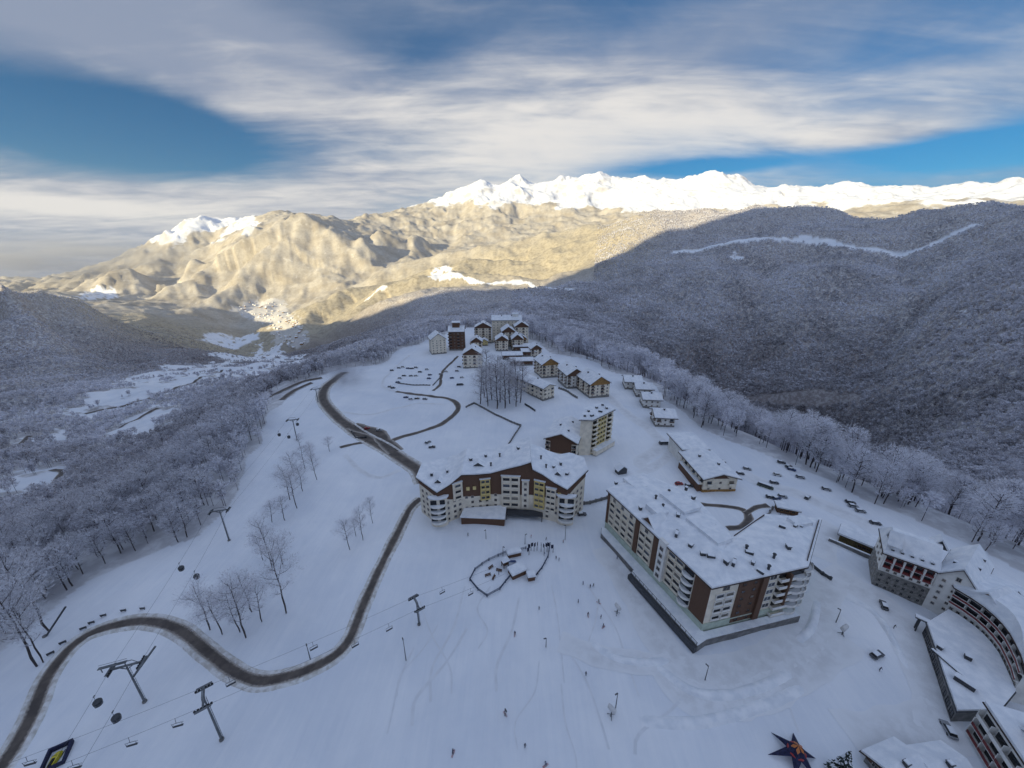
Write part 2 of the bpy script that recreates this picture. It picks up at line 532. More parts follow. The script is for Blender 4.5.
def b_terrain(nt, bs, tc):
    L = nt.t.links
    forest = attr(nt, 'forest'); snowy = attr(nt, 'snowline')
    fine = nt.noise(tc, 0.12, 4, .65)
    mid = nt.noise(tc, 0.018, 5, .6)
    big = nt.noise(tc, 0.004, 3, .5)
    floor = nt.mix(nt.ramp(fine, .40, .66), (.30, .265, .255, 1), (.66, .65, .64, 1))
    floor = nt.mix(nt.math('MULTIPLY', nt.ramp(mid, .45, .75), .35), floor, (.27, .22, .20, 1))
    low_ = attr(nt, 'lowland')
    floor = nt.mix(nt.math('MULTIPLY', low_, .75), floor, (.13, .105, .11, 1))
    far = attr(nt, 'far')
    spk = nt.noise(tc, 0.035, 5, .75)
    gold = nt.mix(nt.ramp(nt.math('ADD', nt.math('ADD', nt.math('MULTIPLY', fine, .25), nt.math('MULTIPLY', mid, .25)), nt.math('MULTIPLY', big, .5)), .36, .64), (.35, .31, .25, 1), (.52, .485, .42, 1))  # warm sunlight tint put into the floor colour of the far hills
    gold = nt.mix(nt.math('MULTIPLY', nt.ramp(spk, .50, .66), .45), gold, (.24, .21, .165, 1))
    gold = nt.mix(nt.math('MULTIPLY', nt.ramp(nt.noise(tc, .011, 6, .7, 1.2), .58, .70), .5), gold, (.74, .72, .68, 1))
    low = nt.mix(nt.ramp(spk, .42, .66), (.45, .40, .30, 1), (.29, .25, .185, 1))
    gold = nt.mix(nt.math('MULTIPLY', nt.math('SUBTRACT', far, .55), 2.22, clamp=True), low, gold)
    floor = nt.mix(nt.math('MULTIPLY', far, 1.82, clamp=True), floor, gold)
    tr = nt.noise(tc, 0.05, 6, .6, .6)
    s1 = nt.noise(nt.n('ShaderNodeMapping', ins={'Vector': tc, 'Rotation': (0, 0, .25), 'Scale': (1.0, .045, 1)}).outputs[0], .55, 5, .7)
    s2 = nt.noise(nt.n('ShaderNodeMapping', ins={'Vector': tc, 'Rotation': (0, 0, -.5), 'Scale': (1.0, .06, 1)}).outputs[0], .8, 5, .7)
    tr = nt.math('ADD', nt.math('MULTIPLY', tr, .45), nt.math('ADD', nt.math('MULTIPLY', s1, .30), nt.math('MULTIPLY', s2, .25)))
    snow = nt.mix(nt.ramp(nt.math('ADD', nt.math('MULTIPLY', mid, .5), nt.math('MULTIPLY', tr, .5)), .35, .65), (.69, .725, .785, 1), (.86, .87, .89, 1))
    # rock and bare gullies break the high snow
    rk = nt.noise(tc, 0.006, 7, .68, .4)
    f2 = nt.math('MULTIPLY', forest, nt.math('SUBTRACT', 1.0, nt.ramp(nt.math('ADD', snowy, nt.math('MULTIPLY', nt.math('SUBTRACT', rk, .5), 1.4)), .35, .7)))
    c = nt.mix(f2, snow, floor)
    geo = nt.n('ShaderNodeNewGeometry').outputs['Normal']
    up = nt.n('ShaderNodeSeparateXYZ', ins={0: geo}).outputs[2]
    steep = nt.math('SUBTRACT', 1.0, nt.ramp(nt.math('ADD', up, nt.math('MULTIPLY', nt.math('SUBTRACT', rk, .5), .5)), .66, .86))
    rock = nt.math('MULTIPLY', nt.math('MAXIMUM', steep, nt.ramp(rk, .60, .68)), nt.math('MULTIPLY', snowy, .62))
    c = nt.mix(rock, c, (.30, .28, .27, 1))
    L.new(c, bs.inputs['Base Color'])
    bs.inputs['Roughness'].default_value = .85
    h = nt.math('ADD', nt.math('MULTIPLY', fine, .6), nt.math('MULTIPLY', nt.noise(tc, .8, 4, .6), .12))
    b = nt.n('ShaderNodeBump', ins={'Height': h, 'Strength': 0.35, 'Distance': 1.0})
    L.new(b.outputs[0], bs.inputs['Normal'])


def b_twig(nt, bs, tc):
    L = nt.t.links
    fr = attr(nt, 'frost'); tone = attr(nt, 'tone')
    nz = nt.noise(tc, .9, 3, .6)
    f = nt.math('ADD', fr, nt.math('MULTIPLY', nt.math('SUBTRACT', nz, .5), .6), clamp=True)
    bark = nt.mix(tone, (.12, .098, .10, 1), (.19, .165, .175, 1))
    c = nt.mix(f, bark, (.84, .84, .895, 1))
    L.new(c, bs.inputs['Base Color'])
    tr = nt.n('ShaderNodeBsdfTranslucent', ins={'Color': c})
    mx = nt.n('ShaderNodeMixShader', ins={0: .35})
    L.new(bs.outputs[0], mx.inputs[1]); L.new(tr.outputs[0], mx.inputs[2])
    out = [q for q in nt.t.nodes if q.type == 'OUTPUT_MATERIAL'][0]
    L.new(mx.outputs[0], out.inputs['Surface'])
    bs.inputs['Roughness'].default_value = .9
    bs.inputs['Specular IOR Level'].default_value = .1


def b_road(nt, bs, tc):
    L = nt.t.links
    e = attr(nt, 'edge')
    a = nt.noise(tc, .25, 5, .6); b2 = nt.noise(tc, 1.6, 4, .6)
    c = nt.mix(nt.ramp(a, .35, .7), (.075, .062, .055, 1), (.14, .115, .098, 1))
    slush = nt.ramp(nt.math('ADD', e, nt.math('MULTIPLY', nt.math('SUBTRACT', b2, .5), .7)), .55, 1.0)
    c = nt.mix(slush, c, (.40, .36, .32, 1))
    L.new(c, bs.inputs['Base Color'])
    bs.inputs['Roughness'].default_value = .6


def b_bank(nt, bs, tc):
    a = nt.noise(tc, .5, 5, .65)
    c = nt.mix(nt.ramp(a, .35, .65), (.52, .49, .45, 1), (.75, .745, .74, 1))
    nt.t.links.new(c, bs.inputs['Base Color'])
    b = nt.n('ShaderNodeBump', ins={'Height': a, 'Strength': .6, 'Distance': .4})
    nt.t.links.new(b.outputs[0], bs.inputs['Normal'])


def b_track(nt, bs, tc):
    a = nt.noise(tc, .25, 6, .65); e = attr(nt, 'edge')
    c = nt.mix(nt.ramp(a, .35, .65), (.66, .665, .68, 1), (.77, .78, .80, 1))
    c = nt.mix(nt.math('POWER', e, 2.0), c, (.79, .80, .82, 1))
    nt.t.links.new(c, bs.inputs['Base Color'])


def b_wood(nt, bs, tc):
    mp = nt.n('ShaderNodeMapping', ins={'Vector': tc, 'Scale': (6, 6, .5)}).outputs[0]
    a = nt.noise(mp, 1.0, 4, .6)
    c = nt.mix(a, (.085, .047, .030, 1), (.17, .095, .062, 1))
    nt.t.links.new(c, bs.inputs['Base Color'])


def b_snow(nt, bs, tc):
    a = nt.noise(tc, .35, 5, .55)
    c = nt.mix(nt.ramp(a, .3, .7), (.70, .73, .775, 1), (.86, .87, .89, 1))
    nt.t.links.new(c, bs.inputs['Base Color'])
    b = nt.n('ShaderNodeBump', ins={'Height': a, 'Strength': .5, 'Distance': .5})
    nt.t.links.new(b.outputs[0], bs.inputs['Normal'])


M = {}
M['terrain'] = mat('snow_and_forest_floor', b_terrain)
M['twig'] = mat('frosted_twigs', b_twig)
M['bark'] = mat('bark', color=(.085, .072, .072), rough=.9, var=.25, vscale=.8)
M['road'] = mat('wet_road', b_road)
M['bank'] = mat('dirty_snow_bank', b_bank)
M['track'] = mat('packed_snow', b_track)
M['rut'] = mat('rutted_snow', color=(.735, .75, .78), var=.03, vscale=.4)
M['snow'] = mat('roof_snow', b_snow, rough=.85)
M['wood'] = mat('brown_timber', b_wood)
M['cream'] = mat('cream_render', color=(.80, .725, .60), var=.07, vscale=.4)
M['white'] = mat('white_render', color=(.80, .78, .74), var=.06, vscale=.4)
M['yellow'] = mat('yellow_render', color=(.72, .58, .26), var=.08, vscale=.5)
M['green'] = mat('pale_green_render', color=(.50, .57, .48), var=.07, vscale=.5)
M['grey'] = mat('grey_stone', color=(.26, .25, .235), var=.22, vscale=1.2)
M['glass'] = mat('window_glass', color=(.025, .028, .034), rough=.15, spec=.5, var=.2)
M['curtain'] = mat('curtained_glass', color=(.22, .20, .17), rough=.3, spec=.5, var=.2)
M['blueglass'] = mat('bluish_glass', color=(.07, .085, .11), rough=.08, spec=.8, var=.2)  # paler bluish glass for a random share of the windows
M['frame'] = mat('window_frame', color=(.42, .38, .34), var=.05)
M['gold'] = mat('golden_timber', color=(.36, .205, .075), var=.2, vscale=1.2)
M['red'] = mat('red_balcony', color=(.20, .045, .045), var=.15)
M['dark'] = mat('dark_metal', color=(.06, .063, .07), rough=.5, spec=.4)
M['steel'] = mat('galvanised_steel', color=(.16, .17, .18), rough=.5, metal=.3)
M['black'] = mat('black_rubber', color=(.02, .02, .022), rough=.7)
M['olive'] = mat('olive_boards', color=(.15, .12, .05), var=.25, vscale=1.0)
M['concrete'] = mat('concrete', color=(.20, .195, .19), var=.15, vscale=.6)
M['brownroof'] = mat('dark_fascia', color=(.06, .04, .032), var=.15)
M['rope'] = mat('blue_net', color=(.07, .09, .14), var=.15)
for nm, c in (('paint_white', (.6, .6, .6)), ('paint_black', (.10, .104, .115)), ('paint_silver', (.3, .31, .33)), ('paint_red', (.33, .03, .03)), ('paint_blue', (.04, .07, .18)), ('paint_green', (.07, .09, .06)),
              ('paint_yellow', (.62, .52, .03)), ('paint_orange', (.5, .16, .04))):
    M[nm] = mat(nm, color=c, rough=.35, spec=.5, var=.04)
M['skin'] = mat('skin', color=(.45, .28, .2), var=.05)
M['navy'] = mat('navy_fabric', color=(.025, .028, .07), var=.2, vscale=2)
M['needle'] = mat('dark_needles', color=(.03, .045, .04), var=.3, vscale=1.5)

# ------------------------------------------------------------------ world
W = bpy.data.worlds.new('World')
SC.world = W
W.use_nodes = True
_n = NT(W.node_tree)
_bg = W.node_tree.nodes['Background']
sky = _n.n('ShaderNodeTexSky', sky_type='NISHITA')
sky.sun_disc = False
sky.sun_elevation = SUN_EL
sky.sun_rotation = SUN_AZ % (2 * PI)
sky.altitude = 1200
sky.air_density = 1.0
sky.dust_density = 0.6
sky.ozone_density = 2.0
SKY_K = 0.10
d = _n.n('ShaderNodeTexCoord').outputs['Generated']
sep = _n.n('ShaderNodeSeparateXYZ', ins={0: d})
zz = _n.math('ABSOLUTE', sep.outputs[2])
den = _n.math('ADD', zz, 0.10)
cx = _n.math('DIVIDE', sep.outputs[0], den)
cy = _n.math('DIVIDE', sep.outputs[1], den)
cv = _n.n('ShaderNodeCombineXYZ', ins={0: cx, 1: cy, 2: 0.0}).outputs[0]
mp = _n.n('ShaderNodeMapping', ins={'Vector': cv, 'Rotation': (0, 0, math.radians(-12)), 'Scale': (0.55, 1.0, 1.0), 'Location': (3.1, 1.7, 0)}).outputs[0]
n1 = _n.noise(mp, 0.55, 7, .55, .5)
n2 = _n.noise(mp, 1.7, 6, .58, .8)
n3 = _n.noise(mp, 5.0, 5, .55, .6)
mp2 = _n.n('ShaderNodeMapping', ins={'Vector': cv, 'Rotation': (0, 0, math.radians(-8)), 'Scale': (0.22, 1.3, 1.0)}).outputs[0]
n4 = _n.noise(mp2, 2.6, 6, .6, .4)


def blob(px, py, sharp, wx=1.0):
    u, fw, dn = ray(px, py)
    v = Vector((u, fw, -dn)).normalized()
    return v


def dotn(v, sx=1.0, sz=1.0):
    """elongated bump round a direction"""
    c = _n.n('ShaderNodeVectorMath', operation='SUBTRACT', ins={0: d, 1: v}).outputs[0]
    c = _n.n('ShaderNodeVectorMath', operation='MULTIPLY', ins={0: c, 1: (1 / sx, 1 / sx, 1 / sz)}).outputs[0]
    l = _n.n('ShaderNodeVectorMath', operation='DOT_PRODUCT', ins={0: c, 1: c}).outputs['Value']
    return _n.math('EXPONENT', _n.math('MULTIPLY', l, -1.0))


lowk = _n.math('MULTIPLY', _n.ramp(sep.outputs[2], .03, .30), .28)
cov = _n.math('ADD', _n.math('MULTIPLY', n1, 0.48), _n.math('ADD', _n.math('MULTIPLY', _n.math('SUBTRACT', n2, .19), .42), _n.math('ADD', _n.math('MULTIPLY', n3, .10), _n.math('ADD', .13, _n.math('MULTIPLY', _n.math('SUBTRACT', n4, .5), lowk)))))
for px, py, sx, sz, k in ((140, 130, .21, .075, -.80), (235, 95, .06, .04, .22), (60, 100, .25, .12, -.20), (975, 148, .16, .032, -.62), (690, 168, .20, .022, -.34), (780, 160, .14, .014, -.2), (900, 138, .14, .016, .25),
                          (60, 25, .36, .09, .50), (230, 50, .25, .10, .20), (20, 130, .12, .05, .12), (560, 120, .40, .10, .26), (300, 180, .40, .05, .22), (100, 215, .5, .05, .30), (880, 130, .16, .03, .2),
                          (800, 70, .5, .10, .10), (420, 55, .10, .05, -.22), (330, 30, .14, .05, -.12), (600, 12, .30, .07, -.16), (930, 30, .25, .07, -.14), (700, 40, .2, .04, .10), (100, 265, .5, .05, .4), (150, 195, .5, .035, .22)):
    cov = _n.math('ADD', cov, _n.math('MULTIPLY', dotn(blob(px, py, 1), sx, sz), k))
cov = _n.ramp(cov, .24, .88)
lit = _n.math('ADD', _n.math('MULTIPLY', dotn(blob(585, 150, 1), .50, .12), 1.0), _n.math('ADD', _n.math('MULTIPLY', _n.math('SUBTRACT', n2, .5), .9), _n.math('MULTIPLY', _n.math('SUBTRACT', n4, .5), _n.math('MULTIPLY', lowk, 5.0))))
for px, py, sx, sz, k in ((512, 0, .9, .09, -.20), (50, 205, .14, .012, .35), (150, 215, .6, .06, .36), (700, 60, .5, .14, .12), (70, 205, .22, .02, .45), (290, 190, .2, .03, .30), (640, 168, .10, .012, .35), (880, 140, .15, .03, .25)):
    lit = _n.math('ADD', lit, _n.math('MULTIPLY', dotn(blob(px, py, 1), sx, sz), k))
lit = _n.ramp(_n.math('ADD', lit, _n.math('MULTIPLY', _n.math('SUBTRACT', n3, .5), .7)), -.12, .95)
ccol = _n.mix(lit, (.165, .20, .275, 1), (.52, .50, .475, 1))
# unseen cloud added overhead and behind the camera, its colour set to light the snow
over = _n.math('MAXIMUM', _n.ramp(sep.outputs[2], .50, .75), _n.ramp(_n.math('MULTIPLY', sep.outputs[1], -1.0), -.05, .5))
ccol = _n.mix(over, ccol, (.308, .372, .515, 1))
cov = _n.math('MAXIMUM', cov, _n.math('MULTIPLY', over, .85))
clear = _n.n('ShaderNodeMix', data_type='RGBA', blend_type='MULTIPLY', ins={0: 1.0, 6: sky.outputs[0], 7: (SKY_K * .03, SKY_K * .36, SKY_K * .56, 1)}).outputs[2]
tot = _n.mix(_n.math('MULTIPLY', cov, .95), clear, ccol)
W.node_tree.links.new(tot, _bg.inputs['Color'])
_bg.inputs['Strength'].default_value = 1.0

# ------------------------------------------------------------------ sun
sd_ = bpy.data.lights.new('sun', 'SUN')
sd_.energy = 5.0
sd_.angle = math.radians(0.9)
sd_.color = (1.0, .85, .53)
sun = bpy.data.objects.new('sun', sd_)
sun.rotation_euler = SUN_V.to_track_quat('Z', 'Y').to_euler()
sun.location = (0, 0, 500)
COL.objects.link(sun)

SC.view_settings.view_transform = 'Standard'
SC.view_settings.look = 'None'
SC.view_settings.gamma = 1.0
SC.view_settings.use_curve_mapping = False
SC.view_settings.exposure = 0.75
SC.render.engine = 'CYCLES'
SC.cycles.max_bounces = 6
SC.cycles.diffuse_bounces = 4
SC.cycles.glossy_bounces = 2
SC.cycles.volume_bounces = 0
SC.cycles.transparent_max_bounces = 4
SC.cycles.use_denoising = True
SC.cycles.caustics_reflective = False
SC.cycles.caustics_refractive = False
# ================================================================== ground sheet
def wpoly(pts):
    return [at(px, py)[:2] for px, py in pts]


CLEAR_PX = [
    [(66, 414), (107, 388), (150, 371), (200, 365), (236, 362), (232, 377), (158, 397), (82, 423)],
    [(104, 437), (150, 404), (182, 408), (174, 432), (140, 447)],
    [(-20, 482), (30, 468), (64, 464), (70, 494), (22, 516), (-20, 518)],
    [(210, 352), (258, 343), (283, 350), (285, 357), (225, 362)],
    [(228, 375), (256, 359), (305, 354), (316, 363), (272, 376), (240, 382)],
    [(15, 452), (25, 440), (62, 428), (72, 434), (40, 446)],
    [(92, 300), (78, 297), (90, 289), (115, 289), (118, 297)],
    [(204, 333), (202, 341), (250, 343), (262, 338), (230, 335)],
    [(105, 435), (112, 440), (122, 450), (118, 456), (100, 448)],
    [(955, 318), (962, 312), (975, 316), (962, 321)], [(733, 253), (737, 249), (741, 258), (735, 261)],
    [(429, 277), (433, 268), (446, 265), (452, 271), (449, 279), (437, 281)],
]
STRIP_PX = [
    ([(675, 253), (716, 245), (735, 241), (753, 239), (803, 238), (832, 243), (865, 249), (898, 257), (923, 249), (944, 239), (973, 225)], 27),
    ([(450, 273), (470, 280), (490, 284), (528, 282), (545, 287), (573, 290)], 26),
    ([(366, 300), (378, 290), (385, 287)], 18),
    ([(0, 422), (60, 408), (85, 412)], 10),
]
CLEAR_W = [wpoly(p) for p in CLEAR_PX]
STRIP_W = [(wpoly(p), w) for p, w in STRIP_PX]
TOWN_W = wpoly([(228, 308), (255, 300), (285, 300), (292, 315), (305, 330), (310, 342), (296, 350), (275, 343), (268, 322), (245, 318)])


def line_dist(x, y, pl):
    d = np.full(np.shape(x), 1e9)
    for (x0, y0), (x1, y1) in zip(pl[:-1], pl[1:]):
        dx, dy = x1 - x0, y1 - y0
        t = np.clip(((x - x0) * dx + (y - y0) * dy) / (dx * dx + dy * dy + 1e-9), 0, 1)
        d = np.minimum(d, np.hypot(x - x0 - t * dx, y - y0 - t * dy))
    return d


def forest_mask(x, y):
    """1 where trees stand"""
    r = np.hypot(x, y)
    f = np.ones(x.shape)
    jx = x + 14 * fbm(x / 60, y / 60, 3, 40) * np.clip(r / 600, .1, 3); jy = y + 14 * fbm(x / 60, y / 60, 3, 50) * np.clip(r / 600, .1, 3)
    near = r < 1500
    f[near & in_poly(jx, jy, PLATEAU)] = 0
    gap = fbm(x / 45, y / 45, 3, 44)
    for p in CLEAR_W:
        f[in_poly(jx, jy, p) & (gap > -.48)] = 0
    for p, w in STRIP_W:
        k = fbm(x / 120, y / 120, 3, 60)
        f[line_dist(x, y, p) < w * (0.75 + .6 * k)] = 0
    f[in_poly(jx, jy, TOWN_W)] = .62
    az = np.abs(np.degrees(np.arctan2(x, y)))
    f[(az > 72) & (r < 350)] = 0
    return f


_azf = np.concatenate([np.linspace(-180, -73, 40, endpoint=False), np.linspace(-73, 73, 920), np.linspace(73, 180, 41)[1:]])
_azr = np.radians(_azf)
_rr = np.concatenate([[8.0, 16.0], np.exp(np.linspace(math.log(26), math.log(14000), 900))])
A_, R_ = np.meshgrid(_azr, _rr)
GX = (R_ * np.sin(A_)); GY = (R_ * np.cos(A_))
GZ = height(GX.ravel(), GY.ravel()).reshape(GX.shape)
GF = forest_mask(GX.ravel(), GY.ravel()).reshape(GX.shape) * np.interp(R_, [250, 1600], [.5, 1.0])
_sn = fbm(GX.ravel() / 700, GY.ravel() / 700, 4, 70).reshape(GX.shape)
_far = sstep(5500, 8000, R_)
# snow line of the high range (lower on the white peak at the left)
_az_d = np.degrees(A_)
_line = np.where(_az_d < -28, 480.0, np.where(_az_d < -12, 1500.0, 1050.0))
_line = np.interp(_az_d, [-60, -44, -40, -33, -29, -20, -12, -8, 0, 20, 60], [520, 330, 330, 420, 1600, 1600, 1250, 1080, 1080, 800, 700])
GS = sstep(-160, 160, GZ - _line + np.where(_az_d < -28, 260, 190) * _sn) * _far
nr, nc = GX.shape
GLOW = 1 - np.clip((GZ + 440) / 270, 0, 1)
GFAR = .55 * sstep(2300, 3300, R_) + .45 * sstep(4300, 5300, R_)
GFAR = GFAR * np.where(R_ < 4900, 1 - sstep(13, 24, np.degrees(A_)), 1)  # keeps the painted sunlight tint off the shaded right mountain
verts = np.stack([GX, GY, GZ], -1).reshape(-1, 3)
idx = np.arange(nr * nc).reshape(nr, nc)
q = np.stack([idx[:-1, :-1], idx[:-1, 1:], idx[1:, 1:], idx[1:, :-1]], -1)   # facing up
q = q[..., ::-1].reshape(-1, 4)
rc = ((R_[:-1, :-1] + R_[1:, 1:]) / 2).reshape(-1)
ac = ((_az_d[:-1, :-1] + _az_d[1:, 1:]) / 2).reshape(-1)
zc = ((GZ[:-1, :-1] + GZ[1:, 1:]) / 2).reshape(-1)
_xc = rc * np.sin(np.radians(ac)); _yc = rc * np.cos(np.radians(ac))
sdc = np.full(rc.shape, 900.0)
_m = rc < 1500
sdc[_m] = poly_sd(_xc[_m], _yc[_m], PLATEAU)
reg = np.full(rc.shape, 1)                                     # 1 valley
reg[(rc < 1500) & (sdc < 2)] = 0                               # 0 plateau
_right0 = np.interp(ac, [-30, -27, -24, -18, -10, 0, 10, 20, 60], [9e9, 3000, 2300, 1900, 1500, 1250, 850, 560, 420])
reg[(reg == 1) & (rc > _right0) & (rc < 4600)] = 2             # 2 forested mountain
reg[(rc > np.interp(ac, [-60, -45, -38, -25, -20, -10, 10, 60], [8000, 7800, 6300, 5000, 4700, 4700, 4900, 4700]))] = 3   # 3 range
reg[np.abs(ac) > 72.6] = 4
reg[(np.abs(ac) > 72.6) & (rc < 160)] = 0
REG = [('snow_field', 'smooth blue shaded snow plateau around the resort hotels', 'snow field'),
       ('valley_floor', 'wooded valley sloping away on the left towards the sunlit town', 'valley'),
       ('forested_mountain', 'dark mountainside of frosted bare forest right of the village', 'mountain'),
       ('snowy_mountain_range', 'sunlit snowy mountain range along the horizon', 'mountains'),
       ('mountain_slope', 'wooded mountain rising behind the viewer and shading the resort', 'mountain')]
for k, (nm, lb, ct) in enumerate(REG):
    fs = q[reg == k]
    if len(fs) == 0: continue
    used = np.unique(fs)
    mp_ = np.zeros(len(verts), np.int64); mp_[used] = np.arange(len(used))
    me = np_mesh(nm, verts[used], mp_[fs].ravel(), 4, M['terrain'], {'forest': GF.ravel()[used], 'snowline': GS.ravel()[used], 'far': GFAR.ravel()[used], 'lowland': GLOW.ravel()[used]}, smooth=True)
    o = inst(nm, me)
    tag(o, lb, ct, kind='structure')
# little disc under the camera
_m8 = MB(); ring = [(8 * math.sin(a), 8 * math.cos(a), hz(8 * math.sin(a), 8 * math.cos(a))) for a in np.radians(np.linspace(0, 360, 24, endpoint=False))]
# ================================================================== roads, tracks
def spline(pts, step):
    P = [Vector((p[0], p[1])) for p in pts]
    P = [P[0] * 2 - P[1]] + P + [P[-1] * 2 - P[-2]]
    out = []
    for i in range(1, len(P) - 2):
        a, b, c, e = P[i - 1], P[i], P[i + 1], P[i + 2]
        n = max(2, int((c - b).length / step))
        for k in range(n):
            t = k / n
            out.append(0.5 * ((2 * b) + (c - a) * t + (2 * a - 5 * b + 4 * c - e) * t * t + (3 * b - a - 3 * c + e) * t ** 3))
    out.append(P[-2])
    return np.array([(v.x, v.y) for v in out])


def strip_normals(c):
    t = np.gradient(c, axis=0)
    t /= (np.linalg.norm(t, axis=1)[:, None] + 1e-9)
    return np.stack([t[:, 1], -t[:, 0]], 1)        # right-hand side


def strip(name, pts, width, lift, m, label, cat, step=2.0, nx=5, wvar=0.0, seed=1, far=False):
    w = [at(*p) for p in pts] if far else [at_z(px, py, 0) for px, py in pts]
    c = spline(w, step)
    n = strip_normals(c)
    L = len(c)
    ww = np.full(L, width / 2.0)
    if wvar:
        ww = ww * (1 + wvar * fbm(np.arange(L) * step / 9.0, np.full(L, seed * 3.3), 3, seed))
    if isinstance(width, (list, tuple)):
        pass
    vs = []; ed = []
    for k in range(nx):
        s = -1 + 2 * k / (nx - 1)
        p = c + n * (ww * s)[:, None]
        z = height(p[:, 0], p[:, 1]) + lift
        vs.append(np.column_stack([p, z])); ed.append(np.maximum(np.full(L, abs(s)), 1 - np.minimum(np.arange(L), np.arange(L)[::-1]) * step / 14.0 if name == 'snow_track' else 0))
    V = np.stack(vs, 1).reshape(-1, 3); E = np.stack(ed, 1).reshape(-1)
    I = np.arange(L * nx).reshape(L, nx)
    F = np.stack([I[:-1, :-1], I[:-1, 1:], I[1:, 1:], I[1:, :-1]], -1).reshape(-1, 4)[:, ::-1]
    o = inst(name, np_mesh(name, V, F.ravel(), 4, m, {'edge': E}, smooth=True))
    tag(o, label, cat, kind='structure')
    return c, n, ww


def bank(name, c, n, off, w, h, m, label, seed=3):
    """ridge of ploughed snow along one side of a road"""
    L = len(c)
    prof = [(-.5, -.25), (-.25, .75), (0.05, 1.0), (.3, .6), (.5, -.25)]
    hh = h * (1 + .7 * fbm(np.arange(L) * .35, np.full(L, seed * 1.7), 3, seed))
    hh = np.maximum(hh, .15) * np.clip(np.minimum(np.arange(L), np.arange(L)[::-1]) / 5.0, 0.02, 1)
    vs = []
    for s, k in prof:
        p = c + n * (off + s * w)[:, None] if isinstance(off, np.ndarray) else c + n * (off + s * w)
        vs.append(np.column_stack([p, height(p[:, 0], p[:, 1]) + hh * k]))
    V = np.stack(vs, 1).reshape(-1, 3)
    nx = len(prof)
    I = np.arange(L * nx).reshape(L, nx)
    F = np.stack([I[:-1, :-1], I[:-1, 1:], I[1:, 1:], I[1:, :-1]], -1).reshape(-1, 4)
    if off if not isinstance(off, np.ndarray) else off.mean() > 0: pass
    o = inst(name, np_mesh(name, V, F[:, ::-1].ravel(), 4, m, smooth=True))
    tag(o, label, 'snow bank', kind='structure')


ROAD_MAIN = [(-25, 800), (2, 765), (28, 722), (52, 672), (88, 636), (138, 622), (178, 630), (208, 652), (238, 674), (270, 680), (310, 668), (344, 645), (364, 602), (384, 560), (399, 530), (410, 508), (421, 498)]
c, n, ww = strip('mountain_road', ROAD_MAIN, 3.4, .10, M['road'], 'dark wet road winding in an S across the snow slope', 'road', wvar=.12)
bank('snow_bank', c, n, ww + .7, 1.7, .7, M['bank'], 'dirty ploughed snow bank along the outer road edge', 3)
bank('snow_bank', c, n, -ww - .6, 1.5, .55, M['bank'], 'dirty ploughed snow bank along the inner road edge', 5)
ROAD_UP = [(424, 482), (418, 470), (402, 459), (378, 444), (352, 429), (333, 413), (323, 399), (325, 388), (334, 380), (345, 372)]
c, n, ww = strip('village_road', ROAD_UP, 7.6, .12, M['road'], 'wide dark road climbing from the brown hotel to the bend', 'road', wvar=.06, seed=4)
bank('snow_bank', c, n, ww + .9, 2.0, .6, M['bank'], 'ploughed snow bank beside the upper village road', 7)
bank('snow_bank', c, n, -ww - .9, 2.0, .6, M['bank'], 'ploughed snow bank on the inner side of the village road', 9)
strip('road_lay_by', [(352, 426), (366, 430), (378, 433), (384, 441), (396, 452)], 10, .16, M['road'], 'dark cleared lay-by where the red vehicle stands', 'road', wvar=.2, seed=6)
strip('branch_road', [(384, 444), (404, 437), (424, 431), (442, 423), (455, 413), (458, 406), (450, 399), (432, 396), (410, 394), (396, 391)], 4.2, .12, M['road'], 'narrow dark road curving past the snowy car park', 'road', wvar=.25, seed=8)
strip('branch_road', [(396, 391), (388, 389), (383, 386), (384, 380), (392, 371), (401, 362), (410, 355)], 3.0, .12, M['track'], 'narrow snow covered lane round the car park', 'road', wvar=.25, seed=12)
strip('branch_road', [(433, 391), (440, 385), (441, 377), (444, 370), (452, 362), (458, 356)], 3.0, .12, M['road'], 'narrow lane climbing to the cream chalet', 'road', wvar=.25, seed=13)
strip('drive', [(340, 448), (352, 444), (366, 441)], 3, .11, M['road'], 'short dark drive left of the village road', 'drive', wvar=.3, seed=14)
strip('loop_road', [(690, 502), (708, 505), (727, 506), (743, 510), (749, 518), (741, 527), (727, 529)], 3.4, .12, M['road'], 'dark looping service road behind the long cream hotel', 'road', wvar=.25, seed=15)
strip('loop_road', [(745, 514), (756, 508), (768, 506)], 3.0, .13, M['road'], 'short dark spur of the service road', 'road', wvar=.25, seed=16)
